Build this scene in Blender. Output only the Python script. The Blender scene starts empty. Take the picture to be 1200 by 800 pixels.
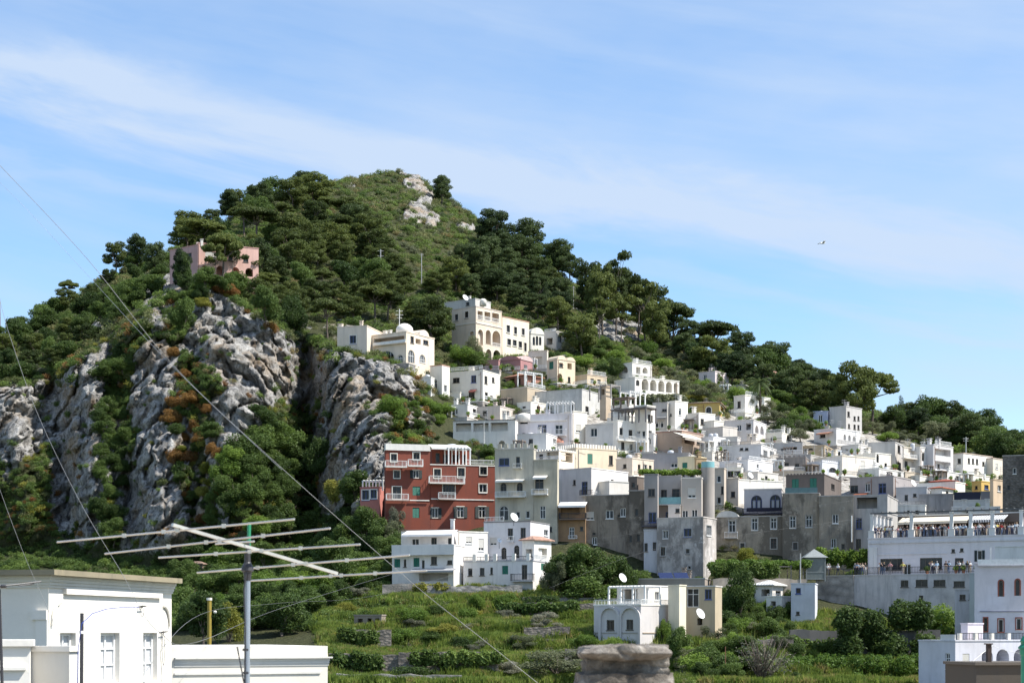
import bpy, math, random
import numpy as np
from mathutils import Vector
F, HZ, CXP, ZC = 2000.0, 740.0, 600.0, 45.0
rng = np.random.default_rng(7)
random.seed(7)
S = bpy.context.scene
COL = S.collection
rad = math.radians

def at(px, py, Y):
    return Vector(((px - CXP) / F * Y, Y, ZC + (HZ - py) / F * Y))

def tag(o, label=None, cat=None, group=None, kind=None):
    if label: o['label'] = label
    if cat: o['category'] = cat
    if group: o['group'] = group
    if kind: o['kind'] = kind
    return o

def empty(name, loc, label=None, cat=None, group=None):
    o = bpy.data.objects.new(name, None)
    o.empty_display_size = 0.3
    COL.objects.link(o)
    o.location = loc
    o['origin'] = tuple(loc)
    return tag(o, label, cat, group)

def origin_of(o):
    while o is not None and 'origin' not in o:
        o = o.parent
    return Vector(o['origin']) if o is not None else Vector((0, 0, 0))

class MB:
    """collects faces (world coordinates) for ONE mesh object"""
    def __init__(self):
        self.v, self.f, self.m = [], [], []
    def vert(self, p):
        self.v.append((p[0], p[1], p[2])); return len(self.v) - 1
    def face(self, pts, m=0):
        i = [self.vert(p) for p in pts]
        self.f.append(i); self.m.append(m)
    def box(self, c, ax, ay, az, m=0):
        """c = centre of the base, ax, ay half vectors, az full height vector"""
        c, ax, ay, az = Vector(c), Vector(ax), Vector(ay), Vector(az)
        b = [c - ax - ay, c + ax - ay, c + ax + ay, c - ax + ay]
        t = [p + az for p in b]
        i = [self.vert(p) for p in b + t]
        for q in ((3, 2, 1, 0), (4, 5, 6, 7), (0, 1, 5, 4), (1, 2, 6, 5), (2, 3, 7, 6), (3, 0, 4, 7)):
            self.f.append([i[k] for k in q]); self.m.append(m)
    def aabox(self, x0, x1, y0, y1, z0, z1, m=0):
        self.box(((x0 + x1) / 2, (y0 + y1) / 2, z0), ((x1 - x0) / 2, 0, 0), (0, (y1 - y0) / 2, 0), (0, 0, z1 - z0), m)
    def tube(self, pts, r, n=6, m=0, r1=None):
        pts = [Vector(p) for p in pts]
        rings = []
        for k, p in enumerate(pts):
            d = (pts[min(k + 1, len(pts) - 1)] - pts[max(k - 1, 0)])
            if d.length < 1e-9: d = Vector((0, 0, 1))
            d.normalize()
            u = d.cross(Vector((0, 0, 1)))
            if u.length < 1e-3: u = d.cross(Vector((0, 1, 0)))
            u.normalize(); w = d.cross(u)
            rr = r if r1 is None else r + (r1 - r) * k / max(1, len(pts) - 1)
            rings.append([self.vert(p + (u * math.cos(2 * math.pi * j / n) + w * math.sin(2 * math.pi * j / n)) * rr) for j in range(n)])
        for a, b in zip(rings, rings[1:]):
            for j in range(n):
                self.f.append([a[j], a[(j + 1) % n], b[(j + 1) % n], b[j]]); self.m.append(m)
        self.f.append(rings[0][::-1]); self.m.append(m)
        self.f.append(rings[-1]); self.m.append(m)
    def lathe(self, c, prof, n=12, m=0):
        c = Vector(c); rings = []
        for r, z in prof:
            rings.append([self.vert(c + Vector((r * math.cos(2 * math.pi * j / n), r * math.sin(2 * math.pi * j / n), z))) for j in range(n)])
        for a, b in zip(rings, rings[1:]):
            for j in range(n):
                self.f.append([a[j], a[(j + 1) % n], b[(j + 1) % n], b[j]]); self.m.append(m)
        self.f.append(rings[0][::-1]); self.m.append(m)
        self.f.append(rings[-1]); self.m.append(m)
    def build(self, name, mats, parent=None, smooth=False, origin=None):
        if not self.v: return None
        org = Vector(origin) if origin is not None else (origin_of(parent) if parent is not None else Vector((0, 0, 0)))
        me = bpy.data.meshes.new(name)
        me.from_pydata([(a - org.x, b - org.y, c - org.z) for a, b, c in self.v], [], self.f)
        if not isinstance(mats, (list, tuple)): mats = [mats]
        for x in mats: me.materials.append(x)
        if len(mats) > 1: me.polygons.foreach_set('material_index', self.m)
        if smooth: me.polygons.foreach_set('use_smooth', [True] * len(self.f))
        o = bpy.data.objects.new(name, me); COL.objects.link(o)
        if parent is not None:
            o.parent = parent
        elif origin is not None:
            o.location = org; o['origin'] = tuple(org)
        return o

def np_mesh(name, verts, quads, mats, smooth=False):
    me = bpy.data.meshes.new(name)
    verts = np.asarray(verts, np.float32); quads = np.asarray(quads, np.int32)
    k = quads.shape[1]
    me.vertices.add(len(verts)); me.vertices.foreach_set('co', verts.ravel())
    me.loops.add(quads.size); me.loops.foreach_set('vertex_index', quads.ravel())
    me.polygons.add(len(quads))
    me.polygons.foreach_set('loop_start', np.arange(0, quads.size, k, dtype=np.int32))
    if smooth: me.polygons.foreach_set('use_smooth', np.ones(len(quads), bool))
    for m in (mats if isinstance(mats, (list, tuple)) else [mats]): me.materials.append(m)
    me.update(calc_edges=True)
    return me

# ---- gradient noise -------------------------------------------------------
_perm = np.random.default_rng(3).permutation(256); _perm = np.concatenate([_perm, _perm, _perm])
_g = np.random.default_rng(4).normal(size=(256, 3)); _g /= np.linalg.norm(_g, axis=1)[:, None]
def pnoise(p):
    p = np.asarray(p, float); i = np.floor(p).astype(int); f = p - i; i &= 255
    u = f * f * f * (f * (f * 6 - 15) + 10)
    out = 0
    for dx in (0, 1):
        wx = u[..., 0] if dx else 1 - u[..., 0]
        for dy in (0, 1):
            wy = u[..., 1] if dy else 1 - u[..., 1]
            for dz in (0, 1):
                wz = u[..., 2] if dz else 1 - u[..., 2]
                h = _perm[_perm[_perm[(i[..., 0] + dx) & 255] + ((i[..., 1] + dy) & 255)] + ((i[..., 2] + dz) & 255)]
                d = f - np.array([dx, dy, dz])
                out = out + wx * wy * wz * (_g[h] * d).sum(-1)
    return out * 1.5
def fbm(p, o=4, ridged=False):
    s, a, t = 0, 1.0, 0
    p = np.asarray(p, float)
    for k in range(o):
        n = pnoise(p * 2 ** k + 17.3 * k)
        if ridged: n = 1 - 2 * np.abs(n)
        s = s + a * n; t += a; a *= 0.5
    return s / t
def cells(p, seed=0):
    """a random value for the nearest jittered cell (fractured blocks)"""
    p = np.asarray(p, float); i0 = np.floor(p).astype(int); best = np.full(p.shape[:-1], 1e9); val = np.zeros(p.shape[:-1])
    for dx in (-1, 0, 1):
        for dy in (-1, 0, 1):
            for dz in (-1, 0, 1):
                c = i0 + np.array([dx, dy, dz]); h = _perm[_perm[_perm[(c[..., 0] + seed) & 255] + (c[..., 1] & 255)] + (c[..., 2] & 255)]
                q = c + .5 + .42 * _g[h]; d = ((p - q) ** 2).sum(-1); m = d < best; best = np.where(m, d, best); val = np.where(m, h / 255.0, val)
    return val
def sstep(a, b, x):
    t = np.clip((x - a) / (b - a), 0, 1); return t * t * (3 - 2 * t)

# ---- materials ------------------------------------------------------------
class NT:
    def __init__(self, name):
        self.mat = bpy.data.materials.new(name); self.mat.use_nodes = True
        self.t = self.mat.node_tree; self.b = self.t.nodes['Principled BSDF']
    def n(self, typ, **kw):
        x = self.t.nodes.new(typ)
        for k, v in kw.items(): setattr(x, k, v)
        return x
    def l(self, a, b): self.t.links.new(a, b)
    def set(self, **kw):
        for k, v in kw.items():
            self.b.inputs[k.replace('_', ' ')].default_value = v
    def pos(self, scale=(1, 1, 1)):
        g = self.n('ShaderNodeNewGeometry')
        m = self.n('ShaderNodeMapping'); m.inputs['Scale'].default_value = scale
        self.l(g.outputs['Position'], m.inputs['Vector']); return m.outputs['Vector']
    def noise(self, vec, scale=1.0, detail=4, rough=0.6):
        x = self.n('ShaderNodeTexNoise'); x.inputs['Scale'].default_value = scale
        x.inputs['Detail'].default_value = detail; x.inputs['Roughness'].default_value = rough
        if vec is not None: self.l(vec, x.inputs['Vector'])
        return x.outputs['Fac']
    def ramp(self, fac, stops):
        r = self.n('ShaderNodeValToRGB'); e = r.color_ramp.elements
        while len(e) < len(stops): e.new(0.5)
        for x, (p, c) in zip(e, stops):
            x.position = p; x.color = (c, c, c, 1) if isinstance(c, (int, float)) else (*c, 1)
        self.l(fac, r.inputs['Fac']); return r.outputs['Color']
    def mix(self, fac, a, b, mode='MIX'):
        m = self.n('ShaderNodeMix', data_type='RGBA', blend_type=mode)
        for s, v in (('Factor', fac), ('A', a), ('B', b)):
            i = [q for q in m.inputs if q.name == s and (q.type == 'RGBA' or s == 'Factor')][0]
            if s == 'Factor': i = m.inputs[0]
            if hasattr(v, 'is_linked'): self.l(v, i)
            elif isinstance(v, (int, float)): i.default_value = v if s == 'Factor' else (v, v, v, 1)
            else: i.default_value = (*v, 1)
        return [q for q in m.outputs if q.type == 'RGBA'][0]
    def math(self, op, a, b=0.0):
        m = self.n('ShaderNodeMath', operation=op)
        for k, v in enumerate((a, b)):
            if hasattr(v, 'is_linked'): self.l(v, m.inputs[k])
            else: m.inputs[k].default_value = v
        return m.outputs[0]
    def bump(self, h, dist=0.05, strength=0.6):
        b = self.n('ShaderNodeBump'); b.inputs['Distance'].default_value = dist; b.inputs['Strength'].default_value = strength
        self.l(h, b.inputs['Height']); self.l(b.outputs['Normal'], self.b.inputs['Normal'])
    def col(self, c): self.l(c, self.b.inputs['Base Color'])

_mc = {}
def plaster(c, dirt=0.35, name='plaster'):
    grime = dirt >= .95; dirt = min(1.0, dirt * 1.25)
    if c[0] > .55 and c[1] > .5 and c[2] < .56: c = (c[0], c[1] * .97 + c[0] * .03, round(c[2] * .72 + c[0] * .28, 3))
    key = ('pl', c, dirt, grime)
    if key in _mc: return _mc[key]
    m = NT(name)
    streak = m.noise(m.pos((1.3, 1.3, 0.16)), 1.0, 5, 0.65)
    blot = m.noise(m.pos((1, 1, 1)), 0.35, 6, 0.65)
    fine = m.noise(m.pos((1, 1, 1)), 5.0, 3, 0.6)
    grey = tuple(x * 0.42 + 0.03 for x in c)
    f1 = m.ramp(streak, [(0.47, 0.0), (0.74, 1.0)])
    f2 = m.ramp(blot, [(0.46, 0.0), (0.7, 1.0)])
    k = m.math('MULTIPLY', m.math('MAXIMUM', f1, m.math('MULTIPLY', f2, 0.7)), dirt)
    base = m.mix(m.math('MULTIPLY', fine, 0.16), c, tuple(x * 0.8 for x in c))
    tone = m.noise(m.pos((1, 1, 1)), 0.12, 3, 0.5)
    base = m.mix(m.ramp(tone, [(0.42, 0.0), (0.6, 0.6)]), base, (c[0] * .9, c[1] * .86, c[2] * .8))
    out_ = m.mix(k, base, grey)
    if grime:
        st = m.noise(m.pos((1, 1, .55)), 0.22, 8, 0.72); st2 = m.noise(m.pos((2.2, 2.2, .12)), 0.8, 5, 0.7)
        g_ = m.math('MAXIMUM', m.ramp(st, [(0.47, 0.0), (0.56, .8)]), m.ramp(st2, [(0.56, 0.0), (0.7, .75)]))
        out_ = m.mix(g_, out_, tuple(x * .3 for x in c)); out_ = m.mix(m.ramp(m.noise(m.pos((1, 1, 1)), .5, 7, .75), [(.58, 0.0), (.68, .55)]), out_, tuple(min(.8, x * 1.6 + .05) for x in c))
    m.col(out_)
    m.set(Roughness=0.9); m.b.inputs['Specular IOR Level'].default_value = 0.2
    m.bump(m.math('ADD', m.math('MULTIPLY', fine, 0.3), blot), 0.06, 0.35)
    _mc[key] = m.mat; return m.mat

def stone(c, name='stone_wall', scale=1.6):
    key = ('st', c, scale)
    if key in _mc: return _mc[key]
    m = NT(name); p = m.pos()
    v = m.n('ShaderNodeTexVoronoi'); v.inputs['Scale'].default_value = scale
    m.l(m.pos((1, 1, 1.7)), v.inputs['Vector'])
    ed = m.ramp(v.outputs['Distance'], [(0.1, 0.0), (0.75, 1.0)])
    n1 = m.noise(p, 0.3, 6, 0.7); n2 = m.noise(p, 4.0, 4, 0.7)
    c2 = tuple(x * 0.45 for x in c); c3 = tuple(min(1, x * 1.7) for x in c)
    b = m.mix(m.ramp(n1, [(0.38, 0.0), (0.66, 1.0)]), c2, c3)
    sx = m.n('ShaderNodeSeparateColor'); m.l(v.outputs['Color'], sx.inputs[0])
    b = m.mix(m.math('MULTIPLY', sx.outputs[0], 0.55), b, c3)
    b = m.mix(m.math('MULTIPLY', ed, 0.6), b, tuple(x * 0.35 for x in c)); m.col(b)
    m.set(Roughness=0.95); m.bump(m.math('ADD', m.math('MULTIPLY', ed, -0.6), n2), 0.12, 0.8)
    _mc[key] = m.mat; return m.mat

def paint(c, rough=0.5, metal=0.0, name='paint'):
    key = ('pa', c, rough, metal)
    if key in _mc: return _mc[key]
    m = NT(name); n = m.noise(m.pos(), 3.0, 4, 0.6)
    m.col(m.mix(m.ramp(n, [(0.4, 0.0), (0.75, 0.5)]), c, tuple(x * 0.55 for x in c)))
    m.set(Roughness=rough, Metallic=metal); _mc[key] = m.mat; return m.mat

def glass_mat():
    if 'gl' in _mc: return _mc['gl']
    m = NT('window_glass'); n = m.noise(m.pos(), 0.5, 2, 0.5)
    m.col(m.ramp(n, [(0.35, (0.006, 0.008, 0.01)), (0.65, (0.03, 0.037, 0.045))]))
    m.set(Roughness=0.15); m.b.inputs['Specular IOR Level'].default_value = 0.3; _mc['gl'] = m.mat; return m.mat

def tiles_mat(c):
    key = ('ti', c)
    if key in _mc: return _mc[key]
    m = NT('roof_tiles'); w = m.n('ShaderNodeTexWave'); w.inputs['Scale'].default_value = 1.6; w.inputs['Distortion'].default_value = 1.0
    m.l(m.pos(), w.inputs['Vector']); n = m.noise(m.pos(), 2.0, 4, 0.7)
    m.col(m.mix(m.ramp(n, [(0.35, 0.0), (0.7, 1.0)]), c, tuple(x * 0.5 for x in c)))
    m.set(Roughness=0.9); m.bump(w.outputs['Fac'], 0.08, 0.8); _mc[key] = m.mat; return m.mat

def leaf_mat(name, c1, c2, dry=None, transl=0.38):
    key = ('lf', name)
    if key in _mc: return _mc[key]
    m = NT(name + '_leaves')
    oi = m.n('ShaderNodeObjectInfo')
    n = m.noise(m.pos(), 0.35, 3, 0.6)
    n2 = m.noise(m.pos(), 2.2, 2, 0.6)
    f = m.math('ADD', m.math('MULTIPLY', oi.outputs['Random'], 0.55), m.math('ADD', m.math('MULTIPLY', n, 0.5), m.math('MULTIPLY', n2, 0.45)))
    c = m.mix(m.ramp(f, [(0.4, 0.0), (0.95, 1.0)]), c1, c2)
    if dry:
        c = m.mix(m.ramp(m.math('ADD', m.math('MULTIPLY', oi.outputs['Random'], 0.5), m.math('MULTIPLY', n2, 0.5)), [(0.62, 0.0), (0.75, 0.8)]), c, dry)
    m.col(c); m.set(Roughness=0.6); m.b.inputs['Specular IOR Level'].default_value = 0.25
    t = m.n('ShaderNodeBsdfTranslucent'); hs = m.n('ShaderNodeHueSaturation'); hs.inputs['Value'].default_value = 1.3; hs.inputs['Hue'].default_value = 0.49
    m.l(c, hs.inputs['Color']); m.l(hs.outputs['Color'], t.inputs['Color'])
    x = m.n('ShaderNodeMixShader'); x.inputs[0].default_value = transl
    m.l(m.b.outputs[0], x.inputs[1]); m.l(t.outputs[0], x.inputs[2])
    m.l(x.outputs[0], m.t.nodes['Material Output'].inputs['Surface'])
    _mc[key] = m.mat; return m.mat

def bark_mat():
    if 'bk' in _mc: return _mc['bk']
    m = NT('bark'); n = m.noise(m.pos((3, 3, 0.8)), 2.0, 5, 0.7)
    m.col(m.ramp(n, [(0.3, (0.05, 0.038, 0.03)), (0.7, (0.2, 0.16, 0.13))]))
    m.set(Roughness=0.95); m.bump(n, 0.05, 0.8); _mc['bk'] = m.mat; return m.mat

def fabric(c, name='fabric'):
    key = ('fb', c)
    if key in _mc: return _mc[key]
    m = NT(name); n = m.noise(m.pos(), 6.0, 3, 0.6)
    m.col(m.mix(m.math('MULTIPLY', n, 0.4), c, tuple(x * 0.6 for x in c))); m.set(Roughness=0.9)
    _mc[key] = m.mat; return m.mat

WHITE = (0.8, 0.77, 0.71); CREAM = (0.74, 0.68, 0.55); GREYW = (0.6, 0.57, 0.52); GREY = (0.33, 0.32, 0.31)
BEIGE = (0.52, 0.43, 0.33); YELLOW = (0.74, 0.65, 0.43); LILAC = (0.66, 0.64, 0.67); OCHRE = (0.45, 0.33, 0.12)
TAN = (0.42, 0.33, 0.26); PINK = (0.62, 0.36, 0.32); REDW = (0.24, 0.072, 0.048); DARKST = (0.2, 0.18, 0.165)
METAL_W = lambda: paint((0.75, 0.75, 0.73), 0.5, 0.0, 'white_metal')
METAL_D = lambda: paint((0.03, 0.03, 0.035), 0.5, 0.0, 'dark_metal')
ORD = 'first second third fourth fifth sixth seventh eighth ninth tenth eleventh twelfth thirteenth fourteenth fifteenth sixteenth seventeenth eighteenth nineteenth twentieth'.split()
def ordinal(i):
    if i < 20: return ORD[i]
    t = {2: 'twenty', 3: 'thirty', 4: 'forty', 5: 'fifty', 6: 'sixty', 7: 'seventy', 8: 'eighty', 9: 'ninety'}
    n = i + 1
    if n % 10 == 0: return {30: 'thirtieth', 40: 'fortieth', 50: 'fiftieth', 60: 'sixtieth', 70: 'seventieth', 80: 'eightieth', 90: 'ninetieth'}[n]
    return t[n // 10] + '-' + ORD[n % 10 - 1]
# ---- the hill: one sheet, cliffs included ---------------------------------
CT = {  # picture column: (py, distance) at seven heights of the hillside
 -250: [(800,190),(730,260),(650,325),(560,335),(470,350),(450,390),(430,430)],
 0:   [(800,190),(730,260),(645,318),(550,328),(455,342),(425,390),(398,430)],
 60:  [(800,190),(725,260),(650,312),(540,325),(440,342),(405,395),(368,435)],
 120: [(800,190),(720,258),(660,304),(530,318),(400,340),(365,390),(325,440)],
 200: [(800,188),(715,255),(668,296),(520,310),(350,345),(325,380),(298,450)],
 250: [(800,188),(710,252),(665,292),(500,308),(335,342),(310,390),(268,470)],
 300: [(800,188),(708,250),(660,292),(520,308),(375,336),(315,400),(240,500)],
 350: [(800,188),(705,248),(655,300),(560,322),(395,344),(320,410),(220,520)],
 380: [(800,188),(702,246),(640,294),(530,312),(410,332),(330,410),(212,535)],
 430: [(800,188),(698,245),(615,285),(520,300),(422,324),(340,410),(203,550)],
 480: [(800,188),(694,245),(622,272),(530,290),(432,326),(345,415),(197,560)],
 530: [(800,188),(692,245),(620,274),(530,300),(445,338),(365,410),(232,548)],
 600: [(800,190),(690,246),(630,270),(540,300),(440,348),(385,405),(290,520)],
 680: [(800,192),(690,246),(640,266),(550,296),(455,345),(410,395),(336,480)],
 760: [(800,194),(700,244),(672,262),(560,292),(465,345),(430,390),(390,455)],
 840: [(800,196),(705,243),(682,258),(570,290),(480,345),(450,380),(414,435)],
 920: [(800,198),(715,238),(684,257),(580,288),(490,345),(465,375),(442,425)],
 1000:[(800,200),(728,236),(690,257),(585,288),(505,345),(490,375),(480,418)],
 1080:[(800,202),(740,238),(700,262),(590,290),(525,345),(507,375),(497,418)],
 1200:[(800,205),(765,240),(710,266),(600,295),(545,345),(533,380),(527,425)],
 1450:[(800,205),(765,240),(720,266),(660,295),(620,345),(600,380),(585,425)],
}
_px = np.array(sorted(CT)); _tab = np.array([CT[k] for k in sorted(CT)], float)
tpx = np.arange(-250, 1451, 2.0)
def _smooth(a, s):
    k = np.exp(-0.5 * (np.arange(-3 * s, 3 * s + 1) / s) ** 2); k /= k.sum()
    ap = np.pad(a, ((0, 0), (3 * s, 3 * s)), mode='edge')
    return np.stack([np.convolve(r, k, mode='valid') for r in ap])
PYc = _smooth(np.stack([np.interp(tpx, _px, _tab[:, r, 0]) for r in range(7)]), 7)
Yc_ = _smooth(np.stack([np.interp(tpx, _px, _tab[:, r, 1]) for r in range(7)]), 7)
Zc_ = (HZ - PYc) / F * Yc_
rowsY, rowsZ, rowT = [], [], []
def add_rows(Y0, Z0, Y1, Z1, n, t0):
    for k in range(n):
        u = k / n
        rowsY.append(Y0 + (Y1 - Y0) * u); rowsZ.append(Z0 + (Z1 - Z0) * u); rowT.append(t0 + u)
one = np.ones_like(tpx)
add_rows(one * 2, -9.5 * one, one * 130, -9.5 * one, 6, -2)
add_rows(one * 130, -9.5 * one, Yc_[0], Zc_[0], 8, -1)
for r, n in enumerate((36, 34, 62, 66, 44, 50)):
    add_rows(Yc_[r], Zc_[r], Yc_[r + 1], Zc_[r + 1], n, r)
add_rows(Yc_[6], Zc_[6], Yc_[6] + 80, Zc_[6] * 0.72 - 6, 8, 6)
add_rows(Yc_[6] + 80, Zc_[6] * 0.72 - 6, Yc_[6] + 520, -44.5 * one, 8, 7)
rowsY.append(Yc_[6] + 520); rowsZ.append(-44.5 * one); rowT.append(8)
TY, TZ = np.array(rowsY), np.array(rowsZ); TT = np.array(rowT)[:, None] * one
k5 = np.array([1, 2, 3, 2, 1]) / 9.0
def _sr(a):
    b = np.pad(a, ((2, 2), (0, 0)), mode='edge'); return sum(k5[i] * b[i:i + len(a)] for i in range(5))
TY, TZ = _sr(TY), _sr(TZ)
TX = (tpx[None, :] - CXP) / F * TY
_ter = sstep(-0.05, 0.1, TT) * (1 - sstep(0.85, 1.05, TT)) * sstep(370, 420, np.broadcast_to(tpx[None, :], TY.shape))
_q = TZ + 2.2 * fbm(np.stack([TX / 22, TY / 22, 0 * TX], -1), 2) + 50
_st = 2.1; _fr = (_q / _st) % 1.0
_riser = _ter * sstep(.7, .78, _fr) * (1 - sstep(.97, 1.0, _fr))
TZ = TZ + _ter * _st * (sstep(.72, .98, _fr) - _fr) * .95
TPY = HZ - TZ / TY * F; TPX = np.broadcast_to(tpx[None, :], TY.shape)
base_pts = np.stack([TX, TY, TZ], -1)
# where rock shows (centre and half size of each face, in picture columns and rows)
ROCKS = [(10,505,30,62),(92,510,34,95),(113,420,15,45),(178,520,26,115),(190,630,32,62),(160,470,14,50),(250,385,38,56),(285,425,36,60),(330,425,36,48),
         (270,505,26,62),(205,345,14,22),(180,372,16,30),(400,480,40,85),(432,545,32,66),(448,445,32,34),(500,492,24,24),(232,600,20,50),(60,430,10,24),
         (345,400,20,28),(470,455,18,22),(55,470,12,36),(300,470,20,50),(150,600,18,50),(100,600,16,40),(250,560,16,60),(385,580,16,30),(132,540,14,60),(215,520,12,40),(70,590,16,40),(310,410,30,40),(420,420,24,20),
         (485,216,11,9),(497,236,9,14),(506,258,8,7),(546,268,10,5),(472,202,8,4),(725,385,34,18),(487,250,12,14)]
nz = fbm(base_pts / np.array([9., 9., 12.]), 4)
rock = np.zeros_like(TY)
for cx, cy, rx, ry in ROCKS:
    d = np.sqrt(((TPX - cx) / rx) ** 2 + ((TPY - cy) / ry) ** 2)
    rock = np.maximum(rock, 1.25 - d * 0.85)
rock = sstep(0.2, 0.45, rock + 0.75 * nz)
cliff = sstep(2.0, 2.25, TT) * (1 - sstep(3.85, 4.1, TT)) * (1 - sstep(470, 525, TPX))
summit = rock * sstep(4.2, 4.6, TT)
D = np.zeros_like(TY)
drift = (TPY - 500) * -0.12
for c, w, A in ((10, 18, 4), (38, 9, -2), (63, 10, -7), (95, 20, 4), (137, 9, -4), (180, 24, 6), (226, 8, -2), (265, 30, 6), (325, 20, 4), (357, 10, -13), (404, 26, 8), (445, 18, 4)):
    D += A * np.exp(-0.5 * ((TPX + drift * (c < 340) - c) / w) ** 2)
D *= cliff
rg = fbm(base_pts / np.array([13., 13., 26.]), 5, True)
rg2 = fbm(base_pts / np.array([5., 5., 24.]), 5, True)
rg3 = fbm(base_pts / np.array([2.0, 2.0, 8.]), 4, True)
crk = (1 - np.abs(pnoise(base_pts / np.array([6.5, 6.5, 60.]) + 3.3))) ** 9 * 4.2 + (1 - np.abs(pnoise(base_pts / np.array([3.2, 3.2, 30.]) + 8.1))) ** 9 * 1.7
_zz = base_pts[..., 2] + 2.2 * fbm(base_pts / 16.0 + 4, 3)
led = ((_zz / 5.2) % 1.0) * .5 + ((_zz / 1.9) % 1.0) * .12
blk = 2.6 * cells(base_pts / np.array([5.5, 5.5, 14.]) + .25 * rg[..., None], 1) + 1.3 * cells(base_pts / np.array([2.3, 2.3, 5.5]) + .3 * rg2[..., None], 7)
D += cliff * (blk - 2 + 4.2 * rg + 1.1 * rg2 + .5 * rg3 - crk - led)
D += summit * (1 - cliff) * (1.6 * rg2 + 1.2 * rg3)
soft = (1 - cliff) * sstep(-0.5, 0.5, TT) * (0.8 * fbm(base_pts / 11.0, 4))
hl = np.sqrt(TX ** 2 + TY ** 2)
DX, DY = TX - TX / hl * D + cliff * 1.2 * rg3, TY - TY / hl * D
DZ = TZ + soft + cliff * 0.6 * rg2 + summit * (1 - cliff) * 1.2 * rg2
SPX = CXP + DX / DY * F; SPY = HZ - DZ / DY * F
nr, nc = TY.shape
idx = np.arange(nr * nc).reshape(nr, nc)
quads = np.stack([idx[:-1, :-1], idx[:-1, 1:], idx[1:, 1:], idx[1:, :-1]], -1).reshape(-1, 4)
TV = np.stack([DX, DY, DZ + ZC], -1)

def rock_mat():
    m = NT('hillside')
    a = m.n('ShaderNodeAttribute', attribute_name='rock').outputs['Fac']
    gr = m.n('ShaderNodeAttribute', attribute_name='meadow').outputs['Fac']
    p = m.pos(); ps = m.pos((1, 1, 0.3))
    big = m.noise(p, 0.09, 6, 0.65); streak = m.noise(ps, 0.5, 6, 0.7); fine = m.noise(p, 2.0, 6, 0.75)
    c = m.ramp(streak, [(0.35, (0.06, 0.058, 0.057)), (0.47, (0.27, 0.262, 0.25)), (0.66, (0.52, 0.505, 0.475))])
    c = m.mix(m.ramp(big, [(0.5, 0.0), (0.66, 0.75)]), c, (0.36, 0.25, 0.14))
    c = m.mix(m.ramp(fine, [(0.36, 0.85), (0.52, 0.0)]), c, (0.035, 0.034, 0.032))
    soil = m.ramp(fine, [(0.3, (0.025, 0.032, 0.012)), (0.55, (0.055, 0.06, 0.025)), (0.75, (0.12, 0.105, 0.065))])
    mead = m.ramp(m.noise(p, 0.8, 5, 0.7), [(0.3, (0.03, 0.05, 0.01)), (0.55, (0.07, 0.1, 0.02)), (0.75, (0.16, 0.14, 0.06))])
    soil = m.mix(gr, soil, mead)
    tw = m.n('ShaderNodeAttribute', attribute_name='paving').outputs['Fac']
    pav = m.ramp(m.noise(p, 1.3, 6, 0.7), [(0.35, (0.2, 0.18, 0.16)), (0.5, (0.42, 0.39, 0.35)), (0.7, (0.62, 0.59, 0.54))])
    soil = m.mix(m.math('MULTIPLY', tw, 0.92), soil, pav)
    k = m.ramp(m.math('ADD', a, m.math('MULTIPLY', m.math('SUBTRACT', fine, 0.5), 0.9)), [(0.35, 0.0), (0.6, 1.0)])
    m.col(m.mix(k, soil, c)); m.set(Roughness=0.95); m.b.inputs['Specular IOR Level'].default_value = 0.2
    m.bump(m.math('ADD', m.math('MULTIPLY', fine, 0.6), m.math('MULTIPLY', streak, 1.0)), 0.9, 0.9)
    return m.mat
tm = np_mesh('hillside', TV.reshape(-1, 3), quads, rock_mat(), True)
at_ = tm.attributes.new('rock', 'FLOAT', 'POINT'); at_.data.foreach_set('value', np.clip(rock * np.maximum(cliff, sstep(4.0, 4.4, TT)), 0, 1).astype(np.float32).ravel())
mead_ = (1 - .9 * _riser) * sstep(-0.2, 0.1, TT) * (1 - sstep(0.9, 1.3, TT)) * sstep(385 + 60 * fbm(base_pts / 15.0, 3), 425 + 60 * fbm(base_pts / 15.0, 3), TPX)
at_ = tm.attributes.new('meadow', 'FLOAT', 'POINT'); at_.data.foreach_set('value', mead_.astype(np.float32).ravel())
core = np.exp(-0.5 * (np.maximum(0, np.abs(TPX - 830) - 190) / 35) ** 2) * sstep(468, 492, TPY + 14 * nz) * (1 - sstep(592, 606, TPY)) * sstep(2.2, 2.6, TT) * (1 - sstep(5.0, 5.2, TT))
at_ = tm.attributes.new('paving', 'FLOAT', 'POINT'); at_.data.foreach_set('value', core.astype(np.float32).ravel())
hill = bpy.data.objects.new('hillside', tm); COL.objects.link(hill); tag(hill, 'steep limestone hill with scrub and bare cliffs above the town', 'hill', kind='structure')
ga = MB(); ga.aabox(-6000, 6000, -3000, 9000, -2, 0)
gm = NT('ground_land'); gm.col(gm.ramp(gm.noise(gm.pos(), 0.01, 6, 0.6), [(0.35, (0.04, 0.06, 0.02)), (0.65, (0.12, 0.11, 0.06))])); gm.set(Roughness=0.95)
g = ga.build('ground', gm.mat); tag(g, 'low land around the foot of the hill', 'ground', kind='structure')

_vis = (TT > 0) & (TT < 6.2)
_vx, _vy, _vi = SPX[_vis], SPY[_vis], np.flatnonzero(_vis.ravel())
TVf = TV.reshape(-1, 3)
def gpt(px, py):
    """the point of the hillside seen at a picture position"""
    d = (_vx - px) ** 2 + (_vy - py) ** 2
    d = d + 0.004 * TVf[_vi, 1]
    return Vector(TVf[_vi[int(np.argmin(d))]])
_r0, _r1 = int(np.argmax(TT[:, 0] >= 0)), int(np.argmax(TT[:, 0] >= 6.0))
def gY(px, py):
    """distance of the undisturbed slope at a picture position"""
    c = int(np.clip((px + 250) / 2, 0, nc - 1))
    return float(np.interp(-py, -TPY[_r0:_r1, c], TY[_r0:_r1, c]))
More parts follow.
